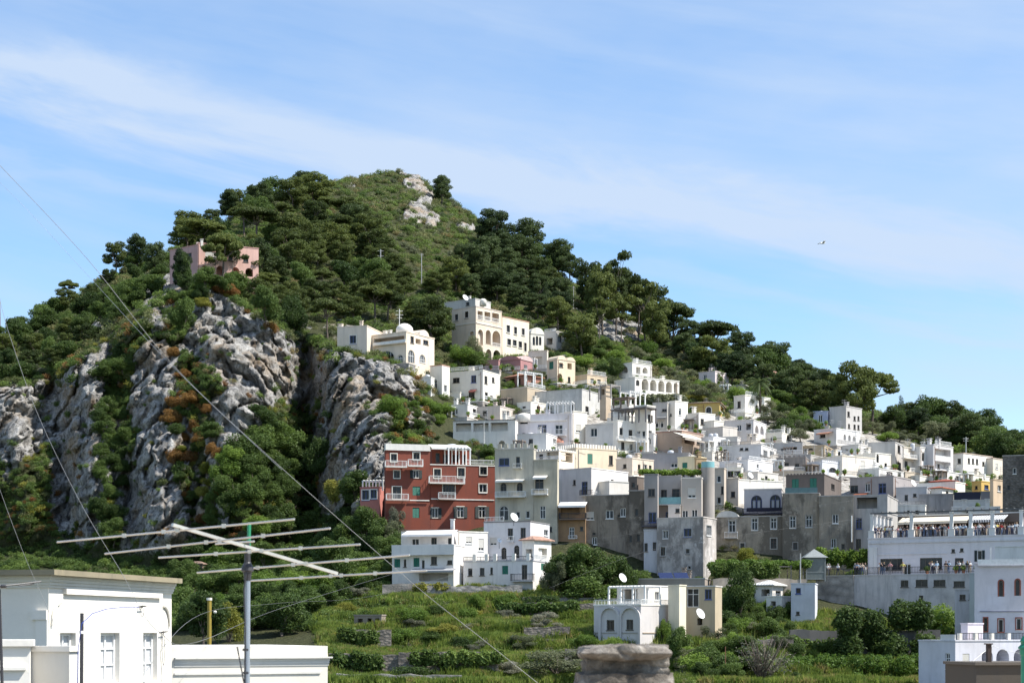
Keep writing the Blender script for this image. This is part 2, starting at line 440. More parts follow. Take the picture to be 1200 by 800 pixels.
# ---- foliage ---------------------------------------------------------------
def leaf_cloud(blobs, n, size, seed, up=0.35, fuzz=0.22, inner=0.25, flat_under=0.0):
    """n leaf tufts spread through lumpy ellipsoids -> verts, quads"""
    r = np.random.default_rng(seed)
    B = np.array(blobs, float)
    w = (B[:, 3] * B[:, 4] * B[:, 5]) ** (2 / 3); w /= w.sum()
    k = r.choice(len(B), n, p=w)
    d = r.normal(size=(n, 3)); d /= np.linalg.norm(d, axis=1)[:, None]
    if flat_under: d[:, 2] = np.where(d[:, 2] < 0, d[:, 2] * (1 - flat_under), d[:, 2])
    lump = 1 + 0.35 * pnoise(d * 2.3 + B[k, :3] * 7 + seed)
    rr = np.where(r.random(n) < inner, r.random(n) ** 0.5 * 0.9, 1 - np.abs(r.normal(size=n)) * fuzz * 0.6 + r.normal(size=n) * 0.05)
    p = B[k, :3] + d * (rr * lump)[:, None] * B[k, 3:6]
    nn = d * 0.7 + r.normal(size=(n, 3)) * 0.75 + np.array([0, 0, up])
    nn /= np.linalg.norm(nn, axis=1)[:, None]
    a = np.cross(nn, r.normal(size=(n, 3))); a /= np.linalg.norm(a, axis=1)[:, None] + 1e-9
    b = np.cross(nn, a)
    s = size * (0.55 + 0.9 * r.random(n))[:, None]
    e = 0.45 + 0.3 * r.random(n)[:, None]
    v = np.stack([p - a * s, p - b * s * e + a * s * 0.2, p + a * s, p + b * s * e + a * s * 0.1], 1).reshape(-1, 3)
    return v, np.arange(4 * n).reshape(-1, 4)

def limbs(mb, base, tips, r0, seed, fork=0.55):
    r = random.Random(seed)
    top = Vector((sum(t[0] for t in tips) / len(tips) * 0.6, sum(t[1] for t in tips) / len(tips) * 0.6, base))
    mid = Vector((top.x * 0.3 + r.uniform(-.02, .02), top.y * 0.3, base * 0.5))
    mb.tube([(0, 0, -0.12), (0, 0, 0.02), mid, top], r0 * 1.15, 7, 0, r0 * 0.7)
    for t_ in tips:
        t_ = Vector(t_); m = top.lerp(t_, fork) + Vector((r.uniform(-.03, .03), r.uniform(-.03, .03), r.uniform(-.04, .0)))
        mb.tube([top, m, t_], r0 * 0.55, 5, 0, r0 * 0.15)

PINE = leaf_mat('pine', (0.03, 0.052, 0.014), (0.12, 0.15, 0.038))
PINED = leaf_mat('dark_pine', (0.02, 0.04, 0.014), (0.072, 0.105, 0.034))
OAK = leaf_mat('oak', (0.026, 0.052, 0.014), (0.1, 0.155, 0.036))
OLIVE = leaf_mat('olive', (0.075, 0.095, 0.05), (0.17, 0.185, 0.1))
FRESH = leaf_mat('fresh', (0.055, 0.11, 0.016), (0.17, 0.255, 0.045), None, 0.4)
RUST = leaf_mat('rust', (0.16, 0.075, 0.025), (0.24, 0.14, 0.04))
LIME = leaf_mat('yellow_green', (0.13, 0.15, 0.02), (0.25, 0.25, 0.05), None, 0.4)
SCRUB = leaf_mat('scrub', (0.065, 0.09, 0.026), (0.2, 0.22, 0.09), (0.22, 0.16, 0.07))
SCRUB_G = leaf_mat('green_scrub', (0.045, 0.085, 0.02), (0.16, 0.23, 0.055))
GREYB = leaf_mat('grey_shrub', (0.12, 0.13, 0.09), (0.22, 0.22, 0.16))
BARK = bark_mat()

def proto(kind, seed):
    """unit tree: height 1, crown about 1 wide -> (crown mesh, trunk mesh)"""
    r = random.Random(seed * 31 + len(kind) * 7); mb = MB(); B = []
    inner, flat, n, size, fuzz = 0.25, 0.0, 6500, 0.021, 0.22
    if kind == 'umbrella':
        mat = PINE; n = 9500; flat = 0.65; size = 0.0185
        tips = []
        for k in range(13):
            a = k * 2.4 + r.uniform(-.4, .4); q = math.sqrt((k + .5) / 13) * 0.38
            z = 0.8 - q * q * 0.9 + r.uniform(-.06, .07)
            B.append((math.cos(a) * q, math.sin(a) * q, z, r.uniform(.12, .19), r.uniform(.12, .19), r.uniform(.07, .11)))
            if k % 2 == 0: tips.append((math.cos(a) * q * .9, math.sin(a) * q * .9, z - .04))
        limbs(mb, 0.5, tips, 0.028, seed)
    elif kind in ('pine', 'dark_pine'):
        mat = PINE if kind == 'pine' else PINED; n = 10500; flat = 0.35; size = 0.0195
        tips = []
        for k in range(17):
            a = k * 2.4 + r.uniform(-.5, .5); z = 0.3 + 0.62 * k / 16
            q = 0.36 * (1 - ((z - 0.45) / 0.62) ** 2) ** 0.5 if z < 1.05 else 0.1
            q *= r.uniform(.55, 1.05)
            B.append((math.cos(a) * q, math.sin(a) * q, z, r.uniform(.13, .21), r.uniform(.13, .21), r.uniform(.075, .12)))
            if k % 3 == 0: tips.append((math.cos(a) * q * .8, math.sin(a) * q * .8, z))
        limbs(mb, 0.34, tips, 0.03, seed)
    elif kind == 'tall_pine':   # long bare stem, open tufts of crown
        mat = PINE; n = 3000; flat = 0.4; size = 0.022; inner = 0.4
        tips = []
        for k in range(13):
            a = k * 2.4 + r.uniform(-.6, .6); z = r.uniform(0.55, 0.95); q = r.uniform(.1, .42) * (1.25 - z * .5)
            B.append((math.cos(a) * q, math.sin(a) * q, z, r.uniform(.09, .16), r.uniform(.09, .16), r.uniform(.045, .075)))
            tips.append((math.cos(a) * q, math.sin(a) * q, z - .02))
        limbs(mb, 0.5, tips, 0.02, seed, 0.4)
    elif kind == 'oak':
        mat = OAK; n = 9500; size = 0.0205; tips = []
        for k in range(15):
            a = k * 2.4 + r.uniform(-.5, .5); z = 0.22 + 0.62 * r.random(); q = r.uniform(.1, .36) * (1.1 - abs(z - .45))
            B.append((math.cos(a) * q, math.sin(a) * q, z, r.uniform(.14, .24), r.uniform(.14, .24), r.uniform(.12, .19)))
            if k % 3 == 0: tips.append((math.cos(a) * q * .7, math.sin(a) * q * .7, z))
        limbs(mb, 0.2, tips, 0.028, seed)
    elif kind in ('olive', 'grey_bush'):
        mat = OLIVE if kind == 'olive' else GREYB; n = 7000; size = 0.017; inner = 0.4; tips = []
        for k in range(14):
            a = k * 2.4 + r.uniform(-.5, .5); z = 0.25 + 0.6 * r.random(); q = r.uniform(.1, .4)
            B.append((math.cos(a) * q, math.sin(a) * q, z, r.uniform(.1, .19), r.uniform(.1, .19), r.uniform(.09, .16)))
            if k % 3 == 0: tips.append((math.cos(a) * q * .7, math.sin(a) * q * .7, z))
        limbs(mb, 0.2, tips, 0.03, seed)
    elif kind == 'cypress':
        mat = PINED; n = 3600; size = 0.02
        for k in range(12):
            z = 0.06 + k / 12 * 0.9; q = 0.5 * math.sin(math.pi * min(1, (z * 0.75 + .22))) ** 0.8
            B.append((r.uniform(-.05, .05), r.uniform(-.05, .05), z, q * .9, q * .9, .07))
        mb.tube([(0, 0, -.1), (0, 0, .8)], 0.05, 6, 0, 0.01)
    elif kind in ('bush', 'rust_bush', 'lime_bush', 'dark_bush'):
        mat = {'bush': FRESH, 'rust_bush': RUST, 'lime_bush': LIME, 'dark_bush': OAK}[kind]; n = 8000; size = 0.0215
        for k in range(12):
            a = k * 2.4; q = r.uniform(.05, .36)
            B.append((math.cos(a) * q, math.sin(a) * q, r.uniform(.2, .68) * (1.1 - q), r.uniform(.15, .25), r.uniform(.15, .25), r.uniform(.14, .26)))
        for k in range(5):
            a = k * 1.3; mb.tube([(0, 0, -.1), (math.cos(a) * .1, math.sin(a) * .1, .25), (math.cos(a) * .3, math.sin(a) * .3, .55)], 0.022, 5, 0, 0.006)
    elif kind == 'bare_bush':
        mat = GREYB; n = 900; size = 0.018; inner = 0.6
        for k in range(9):
            a = k * 2.4; q = r.uniform(.05, .35); B.append((math.cos(a) * q, math.sin(a) * q, r.uniform(.3, .75), .2, .2, .22))
        for k in range(90):
            a = r.uniform(0, 6.28); q = r.uniform(.1, .5); h = r.uniform(.5, 1.0)
            m1 = (math.cos(a) * q * .35, math.sin(a) * q * .35, h * .45)
            mb.tube([(0, 0, -.05), m1, (math.cos(a + .3) * q, math.sin(a + .3) * q, h)], 0.008, 3, 0, 0.003)
    v, q = leaf_cloud(B, n, size, seed, 0.3, fuzz, inner, flat)
    crown = np_mesh(kind + '_crown', v, q, mat)
    tm_ = bpy.data.meshes.new(kind + '_trunk'); tm_.from_pydata(mb.v, [], mb.f); tm_.materials.append(BARK)
    return crown, tm_
_protos = {}
def get_proto(kind, var):
    key = (kind, var)
    if key not in _protos: _protos[key] = proto(kind, var + 11)
    return _protos[key]
KNAME = {'umbrella': 'umbrella_pine', 'pine': 'pine_tree', 'dark_pine': 'pine_tree', 'tall_pine': 'pine_tree', 'oak': 'holm_oak', 'olive': 'olive_tree', 'cypress': 'cypress',
         'bush': 'bush', 'rust_bush': 'bush', 'lime_bush': 'bush', 'dark_bush': 'bush', 'grey_bush': 'bush', 'bare_bush': 'bush'}
KDESC = {'umbrella': 'flat-topped umbrella pine', 'pine': 'green pine', 'dark_pine': 'dark pine', 'tall_pine': 'tall bare-stemmed pine', 'oak': 'dense holm oak', 'olive': 'grey-green olive tree', 'cypress': 'narrow dark cypress',
         'bush': 'fresh green bush', 'rust_bush': 'rust-brown bush', 'lime_bush': 'yellow-green bush', 'dark_bush': 'dark green bush', 'grey_bush': 'grey-green shrub', 'bare_bush': 'bare twiggy shrub'}
_rt = random.Random(5)
def tree(kind, px, yt, w, yb, label=None, group=None, Y=None):
    """crown centre column, crown top row, crown width and foot row, all as seen; stands on the hillside"""
    b = gpt(px, yb) if Y is None else at(px, yb, Y)
    dist = b.y
    h = max(1.0, (yb - yt) / F * dist); wd = w / F * dist
    var = _rt.randrange(4 if kind in ('pine', 'umbrella', 'dark_pine', 'oak') else 3)
    cm, tm2 = get_proto(kind, var)
    root = empty(KNAME[kind], b, label, KNAME[kind].replace('_', ' '), group)
    del root['origin']
    root.scale = (wd, wd, h); root.rotation_euler = (0, 0, _rt.uniform(0, 6.28))
    for nm, me in (('crown', cm), ('trunk', tm2)):
        o = bpy.data.objects.new(nm, me); COL.objects.link(o); o.parent = root
    return root
def inpoly(x, y, P):
    c = False
    for i in range(len(P)):
        (x1, y1), (x2, y2) = P[i], P[i - 1]
        if (y1 > y) != (y2 > y) and x < (x2 - x1) * (y - y1) / (y2 - y1) + x1: c = not c
    return c
def wood(poly, gap, kinds, hmin, hmax, wfac, phrase, group, seed=1, extra=()):
    """trees over a picture region, nearest first, each with its own place words"""
    r = random.Random(seed); pts = []
    x0, x1 = min(p[0] for p in poly), max(p[0] for p in poly); y0, y1 = min(p[1] for p in poly), max(p[1] for p in poly)
    for _ in range(6000):
        x, y = r.uniform(x0, x1), r.uniform(y0, y1)
        if inpoly(x, y, poly) and all((x - a) ** 2 + ((y - b) * 1.7) ** 2 > gap * gap for a, b in pts): pts.append((x, y))
    items = []
    for x, y in pts:
        k = r.choice(kinds); h = r.uniform(hmin, hmax)
        items.append((k, x, y - h, h * wfac * r.uniform(.85, 1.25), y))
    items += list(extra)
    by = {}
    for it in items: by.setdefault(it[0], []).append(it)
    for k, L in by.items():
        L.sort(key=lambda i: i[1])
        for i, it in enumerate(L):
            lab = f"{KDESC[k]} {phrase}" if len(L) == 1 else f"{KDESC[k]} {phrase}, {ordinal(i)} such from left"
            tree(*it, label=lab, group=group)

wood([(-10,452),(0,405),(58,372),(110,345),(150,318),(196,310),(196,345),(150,372),(110,400),(60,440)], 19, ['oak', 'oak', 'dark_bush', 'pine'], 20, 31, 1.15, 'on the left shoulder of the hill', 'trees on the left shoulder', 2,
     [('umbrella', 78, 324, 26, 352), ('pine', 135, 280, 34, 318), ('dark_pine', 160, 276, 34, 318), ('dark_pine', 182, 284, 30, 330), ('oak', 22, 370, 40, 408), ('oak', 50, 352, 34, 388)])
wood([(205,303),(215,280),(262,262),(320,238),(372,240),(420,268),(440,300),(470,340),(515,385),(505,405),(455,385),(400,382),(372,388),(340,380),(300,372),(305,325),(250,300)], 23, ['pine', 'umbrella', 'pine', 'oak'], 26, 42, 1.05, 'in the wood behind the pink villa', 'pines of the central wood', 3,
     [('umbrella', 240, 255, 62, 300), ('umbrella', 300, 238, 60, 290), ('dark_pine', 268, 224, 32, 262), ('dark_pine', 303, 216, 40, 255), ('dark_pine', 356, 201, 34, 232),
      ('umbrella', 385, 345, 46, 398), ('pine', 505, 350, 60, 408), ('umbrella', 440, 330, 50, 378), ('dark_pine', 412, 240, 40, 278)])
wood([(505,350),(545,318),(575,305),(612,318),(648,345),(672,385),(650,392),(620,372),(560,352),(520,352)], 20, ['dark_pine', 'dark_pine', 'pine'], 28, 42, 1.0, 'above the cream hotel', 'pines above the hotel', 4,
     [('cypress', 641, 328, 11, 374), ('pine', 682, 368, 50, 420), ('dark_pine', 560, 285, 40, 330)])
wood([(575,292),(610,300),(650,316),(676,332),(660,330),(610,312),(580,304)], 15, ['dark_pine', 'oak'], 26, 40, 0.95, 'on the ridge right of the summit', 'trees on the ridge right of the summit', 5,
     [('dark_pine', 517, 205, 30, 240), ('dark_pine', 580, 245, 46, 300), ('dark_pine', 618, 258, 50, 306), ('dark_pine', 655, 282, 46, 325)])
wood([(690,382),(735,372),(772,392),(768,415),(730,410),(695,405)], 17, ['tall_pine', 'pine'], 52, 80, 0.62, 'in the tall grove right of the hotel', 'pines of the tall grove', 6,
     [('tall_pine', 722, 296, 50, 392), ('tall_pine', 706, 306, 40, 395), ('tall_pine', 748, 322, 44, 398), ('pine', 690, 306, 40, 365), ('umbrella', 790, 347, 56, 412)])
wood([(775,405),(850,420),(920,444),(985,480),(960,492),(900,468),(840,450),(790,430)], 19, ['dark_pine', 'oak', 'dark_pine', 'pine'], 30, 48, 0.9, 'along the ridge above the arcaded villa', 'trees along the right ridge', 7,
     [('umbrella', 840, 372, 50, 425), ('dark_pine', 868, 386, 40, 435), ('dark_pine', 908, 400, 48, 448), ('oak', 940, 425, 40, 460), ('dark_pine', 965, 432, 40, 480), ('pine', 1003, 425, 62, 503), ('umbrella', 1022, 428, 66, 503), ('oak', 985, 455, 40, 495)])
wood([(1038,505),(1075,500),(1130,505),(1200,535),(1215,560),(1185,548),(1130,530),(1080,522)], 17, ['oak', 'oak', 'pine', 'dark_pine'], 28, 44, 1.1, 'at the right end of the ridge', 'trees at the right end of the ridge', 8,
     [('oak', 1085, 458, 62, 508), ('pine', 1110, 468, 46, 512), ('oak', 1150, 478, 56, 520), ('oak', 1182, 500, 44, 535), ('cypress', 1056, 461, 12, 505), ('lime_bush', 1140, 500, 34, 530), ('olive', 1098, 490, 50, 522)])
wood([(640,435),(660,418),(705,412),(790,418),(840,440),(838,462),(800,452),(745,425),(700,432)], 15, ['olive', 'olive', 'oak', 'bush'], 14, 22, 1.3, 'in the gardens round the arcaded villa', 'garden trees round the arcaded villa', 9,
     [('oak', 722, 418, 24, 446), ('olive', 795, 442, 34, 466), ('olive', 826, 446, 40, 473), ('lime_bush', 815, 458, 36, 472), ('dark_bush', 704, 420, 26, 440)])
wood([(862,470),(905,462),(948,470),(960,500),(935,520),(905,512),(895,488)], 14, ['bush', 'dark_bush', 'olive', 'bush'], 14, 22, 1.4, 'in the garden beside the palm', 'garden trees beside the palm', 10,
     [('dark_bush', 920, 483, 32, 508), ('bush', 944, 482, 30, 503), ('oak', 915, 455, 40, 478), ('olive', 878, 460, 30, 486)])
wood([(1010,505),(1060,500),(1120,515),(1170,530),(1168,538),(1110,528),(1040,518)], 13, ['olive', 'olive', 'bush'], 11, 18, 1.5, 'behind the white row houses at right', 'garden trees behind the row houses', 11)
wood([(210,690),(232,655),(262,560),(300,500),(335,520),(372,640),(440,600),(462,640),(452,680),(420,705),(330,735),(215,745)], 21, ['oak', 'oak', 'dark_bush', 'oak', 'bush'], 26, 44, 1.1, 'in the ravine below the cliff', 'trees in the ravine', 12,
     [('oak', 238, 686, 62, 760), ('oak', 330, 690, 70, 745), ('oak', 395, 625, 60, 690), ('oak', 430, 590, 56, 650), ('oak', 375, 505, 34, 560), ('lime_bush', 268, 700, 40, 752), ('lime_bush', 395, 545, 36, 590), ('oak', 415, 548, 50, 600)])
wood([(120,430),(145,420),(150,520),(135,640),(110,640),(115,520)], 19, ['dark_bush', 'oak', 'dark_bush'], 16, 28, 1.2, 'in the gully left of the buttress', 'bushes in the left gully', 13)
wood([(205,470),(236,440),(250,520),(262,600),(245,640),(215,600),(200,520)], 17, ['rust_bush', 'dark_bush', 'rust_bush', 'oak', 'lime_bush'], 13, 24, 1.2, 'on the ledges of the cliff', 'bushes on the cliff ledges', 14,
     [('rust_bush', 262, 330, 40, 346), ('lime_bush', 235, 345, 26, 360), ('rust_bush', 214, 430, 24, 448), ('rust_bush', 205, 400, 26, 418), ('oak', 215, 345, 34, 395), ('rust_bush', 318, 372, 20, 392), ('oak', 312, 330, 40, 385), ('oak', 345, 340, 36, 392)])
wood([(450,505),(485,470),(505,470),(520,500),(470,525)], 13, ['bush', 'dark_bush', 'grey_bush'], 11, 20, 1.2, 'on the rocks above the red house', 'bushes above the red house', 15,
     [('bush', 462, 455, 40, 495), ('dark_bush', 560, 405, 40, 432), ('olive', 552, 385, 30, 425), ('bush', 540, 400, 34, 430), ('lime_bush', 562, 412, 22, 430), ('bush', 520, 468, 30, 486)])
wood([(802,742),(925,736),(936,765),(930,800),(800,804)], 15, ['bush', 'dark_bush', 'olive', 'dark_bush', 'oak'], 16, 30, 1.25, 'in the thicket right of the pillar', 'bushes of the thicket by the pillar', 41)
wood([(395,700),(460,705),(600,724),(690,724),(690,792),(560,795),(470,760),(395,760)], 30, ['dark_bush', 'bush', 'grey_bush', 'lime_bush', 'dark_bush'], 9, 18, 1.7, 'on the garden terraces', 'bushes on the garden terraces', 42)
wood([(812,690),(925,700),(925,730),(830,738)], 17, ['dark_bush', 'bush', 'oak'], 16, 30, 1.1, 'around the white garden sheds', 'bushes round the garden sheds', 43)
# garden level, one by one
for a in [('oak', 690, 634, 70, 700, 'large dark green tree between the white houses and the weathered grey house'), ('bush', 668, 640, 50, 690, 'bright green tree beside the dark stone building'),
          ('dark_bush', 688, 664, 76, 708, 'broad clipped green bush under the dark stone building'), ('olive', 650, 650, 34, 700, 'loose tree at the end of the white terrace house'),
          ('lime_bush', 873, 634, 30, 664, 'round yellow-green bush in front of the vaulted stone house'), ('lime_bush', 961, 625, 34, 655, 'olive-yellow bush behind the garden kiosk'),
          ('oak', 868, 668, 46, 735, 'tree with spreading crown in front of the white garden sheds'), ('dark_bush', 850, 700, 50, 740, 'dark bush below the spreading garden tree'),
          ('bush', 832, 700, 34, 728, 'green bush under the annex of the cream house'), ('bush', 905, 738, 44, 760, 'low green bush at the foot of the narrow white house'),
          ('bare_bush', 893, 752, 80, 815, 'large bare twiggy shrub below the grey garden wall'), ('dark_bush', 830, 745, 60, 790, 'dark bush behind the rough stone pillar'),
          ('bush', 815, 765, 56, 808, 'green bush right of the rough stone pillar'), ('oak', 795, 735, 34, 785, 'dark tree beside the cream house corner'),
          ('bush', 1112, 700, 62, 752, 'yellow-green tree beside the narrow white building'), ('oak', 1110, 692, 34, 735, 'darker tree behind the yellow-green one by the white building'),
          ('dark_bush', 1088, 700, 30, 745, 'dark bush between the ivy and the yellow-green tree'),
          ('bush', 482, 706, 44, 728, 'bright low bush below the long white house'), ('bush', 548, 708, 30, 732, 'small bright green bush on the upper garden terrace'),
          ('grey_bush', 640, 716, 42, 740, 'grey rounded shrub on the garden terrace'), ('bush', 682, 738, 36, 760, 'dense leafy bush beside the cream house'),
          ('dark_bush', 490, 768, 56, 800, 'broad-leaved fig bush against the terrace wall'), ('olive', 655, 770, 110, 812, 'wide grey-green bush at the foot of the terraces'),
          ('dark_bush', 405, 765, 40, 790, 'dark bush at the left end of the terrace wall'), ('bush', 560, 690, 20, 712, 'small leafy plant against the grey retaining wall'),
          ('bush', 590, 690, 34, 710, 'creeper bush along the grey retaining wall'), ('rust_bush', 580, 704, 36, 718, 'purplish bush under the grey retaining wall'),
          ('lime_bush', 408, 702, 24, 722, 'yellow flowering bush beside the ruined hut'), ('grey_bush', 462, 588, 30, 640, 'white blossoming climber on the corner of the red house'),
          ('olive', 458, 600, 34, 645, 'pale bush at the foot of the red house'), ('oak', 735, 655, 28, 700, 'shrub left of the weathered grey house'),
          ('dark_bush', 572, 518, 24, 536, 'dark bush on the terrace behind the red house'), ('bush', 1000, 664, 20, 676, 'round green bush by the terrace path'),
          ('oak', 655, 645, 50, 700, 'rounded tree below the awninged brick house'), ('oak', 722, 640, 44, 700, 'dark leafy tree at the foot of the dark rubble-stone house'), ('dark_bush', 750, 655, 36, 690, 'dark bush before the white base of the modern grey house'), ('dark_bush', 630, 690, 60, 712, 'low dark bush along the wall left of the clipped bush'), ('olive', 610, 742, 44, 766, 'pale weedy bush on the middle garden terrace'), ('dark_bush', 540, 738, 40, 758, 'low dark bush on the middle garden terrace'), ('bush', 470, 735, 40, 758, 'leafy bush right of the ruined hut'), ('grey_bush', 590, 770, 50, 792, 'grey weedy shrub on the lowest garden terrace'), ('lime_bush', 520, 722, 40, 740, 'yellow-green weedy bush on the upper garden terrace'),
          ('bush', 720, 735, 22, 765, 'thin young tree in front of the cream house'), ('bush', 775, 722, 20, 760, 'slender young tree at the lit wall of the cream house')]:
    tree(*a[:5], label=a[5])

wood([(200,352),(240,338),(300,332),(305,342),(250,350),(205,362)], 12, ['oak', 'dark_bush', 'oak', 'rust_bush'], 15, 24, 1.3, 'at the foot of the pink villa', 'trees at the foot of the pink villa', 31,
     [('tall_pine', 252, 283, 34, 338), ('tall_pine', 272, 276, 40, 338), ('tall_pine', 291, 286, 36, 338), ('oak', 216, 296, 24, 346), ('pine', 302, 282, 40, 340), ('umbrella', 262, 268, 54, 338), ('pine', 288, 286, 44, 340), ('oak', 240, 310, 36, 347), ('oak', 276, 314, 44, 347), ('dark_pine', 214, 292, 30, 345)])
# palm
def palm():
    b = gpt(890, 487); sc = b.y / F
    root = empty('palm_tree', b, 'tall date palm with drooping fronds beside the arched white house', 'palm tree')
    m = MB(); top = b + Vector((0, 0, 40 * sc)); m.tube([b - Vector((0, 0, 1)), b + Vector((0.15, 0, 18 * sc)), top], 0.42, 9, 0, 0.3); m.build('trunk', BARK, root)
    r = random.Random(3); c = MB()
    for k in range(46):
        a = r.uniform(0, 6.28); e = r.uniform(-0.9, 1.1); L = r.uniform(2.0, 2.9)
        d = Vector((math.cos(a), math.sin(a), 0)); side = Vector((-d.y, d.x, 0))
        pts = [top + d * (L * t_ * math.cos(e * .5)) + Vector((0, 0, math.sin(e) * L * t_ - 1.4 * t_ * t_)) for t_ in (0, .25, .5, .75, 1)]
        for p, q, u in zip(pts, pts[1:], (0, .25, .5, .75)):
            for j in range(4):
                o = p.lerp(q, j / 4)
                for s_ in (-1, 1):
                    tip = o + side * s_ * 0.55 * (1 - 0.5 * u) + (q - p) * 0.5 - Vector((0, 0, .25))
                    c.face([o, o + (q - p) * .2, tip])
    c.build('crown', PINED, root)
palm()

# ---- scrub and ground cover: too many to count ----------------------------
def bush_src(name, mat, seed, n=420, size=0.075, h=0.9):
    r = random.Random(seed); B = []
    for k in range(7):
        a = k * 2.4; q = r.uniform(.05, .55); B.append((math.cos(a) * q, math.sin(a) * q, r.uniform(.15, .6) * h, .42, .42, .36 * h))
    v, q = leaf_cloud(B, n, size, seed, 0.3, 0.25, 0.3)
    return bpy.data.objects.new(name, np_mesh(name, v, q, mat))
def tuft_src(name, mat, seed, n=150, h=1.0):
    r = np.random.default_rng(seed)
    p = r.normal(size=(n, 2)) * 0.35; a = r.uniform(0, 6.28, n); lean = r.uniform(.1, .55, n); L = h * r.uniform(.5, 1.1, n)
    d = np.stack([np.cos(a), np.sin(a)], 1); s = np.stack([-d[:, 1], d[:, 0]], 1) * 0.045
    z0 = np.zeros((n, 1))
    b0 = np.concatenate([p - s, z0], 1); b1 = np.concatenate([p + s, z0], 1)
    m0 = np.concatenate([p + d * (lean * L * .4)[:, None] + s * .8, (L * .65)[:, None]], 1); tp = np.concatenate([p + d * (lean * L)[:, None], L[:, None]], 1)
    return bpy.data.objects.new(name, np_mesh(name, np.stack([b0, b1, m0, tp], 1).reshape(-1, 3), np.arange(4 * n).reshape(-1, 4), mat))
def scatter(name, pts, scales, srcs, seed, label, cat):
    r = np.random.default_rng(seed); n = len(pts)
    me = bpy.data.meshes.new(name); me.vertices.add(n); me.vertices.foreach_set('co', np.asarray(pts, np.float32).ravel())
    a = me.attributes.new('sc', 'FLOAT', 'POINT'); a.data.foreach_set('value', np.asarray(scales, np.float32))
    a = me.attributes.new('rz', 'FLOAT_VECTOR', 'POINT'); rv = np.zeros((n, 3), np.float32); rv[:, 2] = r.uniform(0, 6.28, n); rv[:, :2] = r.uniform(-.2, .2, (n, 2)); a.data.foreach_set('vector', rv.ravel())
    a = me.attributes.new('pick', 'INT', 'POINT'); a.data.foreach_set('value', r.integers(0, len(srcs), n).astype(np.int32))
    g_ = bpy.data.node_groups.new(name, 'GeometryNodeTree')
    g_.interface.new_socket('Geometry', in_out='INPUT', socket_type='NodeSocketGeometry'); g_.interface.new_socket('Geometry', in_out='OUTPUT', socket_type='NodeSocketGeometry')
    N = g_.nodes.new; L = g_.links.new
    gi, go, ip, jn = N('NodeGroupInput'), N('NodeGroupOutput'), N('GeometryNodeInstanceOnPoints'), N('GeometryNodeJoinGeometry')
    for s_ in reversed(srcs):
        oi = N('GeometryNodeObjectInfo'); oi.inputs['Object'].default_value = s_; oi.inputs['As Instance'].default_value = True
        L(oi.outputs['Geometry'], jn.inputs[0])
    def na(nm, ty):
        x = N('GeometryNodeInputNamedAttribute'); x.data_type = ty; x.inputs['Name'].default_value = nm; return x.outputs['Attribute']
    e2r = N('FunctionNodeEulerToRotation'); L(na('rz', 'FLOAT_VECTOR'), e2r.inputs[0])
    L(gi.outputs[0], ip.inputs['Points']); L(jn.outputs[0], ip.inputs['Instance']); ip.inputs['Pick Instance'].default_value = True
    L(na('pick', 'INT'), ip.inputs['Instance Index']); L(e2r.outputs[0], ip.inputs['Rotation']); L(na('sc', 'FLOAT'), ip.inputs['Scale'])
    L(ip.outputs[0], go.inputs[0])
    o = bpy.data.objects.new(name, me); COL.objects.link(o); tag(o, label, cat, kind='stuff')
    md = o.modifiers.new('spread', 'NODES'); md.node_group = g_
    return o
def sample(mask, n, seed):
    """points over the hillside, spread by real area and a mask"""
    r = np.random.default_rng(seed)
    P00, P01, P10 = TV[:-1, :-1], TV[:-1, 1:], TV[1:, :-1]
    area = np.linalg.norm(np.cross(P01 - P00, P10 - P00), axis=-1) * mask[:-1, :-1]
    c = r.choice(area.size, n, p=area.ravel() / area.sum()); i, j = np.unravel_index(c, area.shape)
    u, v = r.random((n, 1)), r.random((n, 1))
    return P00[i, j] + (P01[i, j] - P00[i, j]) * u + (P10[i, j] - P00[i, j]) * v, i, j
town = sstep(520, 560, TPX) * (1 - sstep(4.05, 4.35, TT)) * sstep(2.0, 2.1, TT)
rmask = np.clip(rock * np.maximum(cliff, sstep(4.0, 4.4, TT)), 0, 1)
patch = 0.45 + 0.55 * sstep(-0.25, 0.2, fbm(base_pts / 14.0, 3))
infr = (TPX > -100) & (TPX < 1440)
m_hill = infr * sstep(3.6, 4.0, TT) * (TT < 6.15) * (1 - rmask * 0.93) * (1 - town) * patch
p, i, j = sample(m_hill, 14500, 1)
s1 = [bush_src('scrub_source', SCRUB, k) for k in range(4)] + [bush_src('scrub_source', SCRUB_G, k) for k in range(4, 7)] + [bush_src('scrub_source', OLIVE, 8)]
scatter('scrub', p - [0, 0, .25], rng.uniform(.7, 2.3, len(p)), s1, 1, 'mixed green and grey scrub over the upper hillside', 'scrub')
m_cl = infr * cliff * (1 - rmask * 0.975) * (TPX < 520) * sstep(2.0, 2.1, TT)
p, i, j = sample(m_cl, 3800, 2)
s2 = [bush_src('ledge_source', SCRUB_G, k + 20) for k in range(4)] + [bush_src('ledge_source', OAK, k + 30) for k in range(3)] + [bush_src('ledge_source', RUST, 40), bush_src('ledge_source', SCRUB, 41), bush_src('ledge_source', LIME, 42)]
scatter('cliff_undergrowth', p, rng.uniform(.5, 1.7, len(p)), s2, 2, 'bushes and creepers clinging to the ledges of the cliff', 'undergrowth')
m_rav = infr * (TT > 0.6) * (TT < 2.1) * (1 - sstep(440, 470, TPX)) * (TPX > -60)
p, i, j = sample(m_rav, 2600, 3)
scatter('ravine_undergrowth', p, rng.uniform(.6, 1.8, len(p)), s2[:7], 3, 'dark undergrowth on the floor of the ravine', 'undergrowth')
m_gar = infr * (TT > -0.1) * (TT < 1.05) * sstep(365, 390, TPX)
p, i, j = sample(m_gar, 16000, 4)
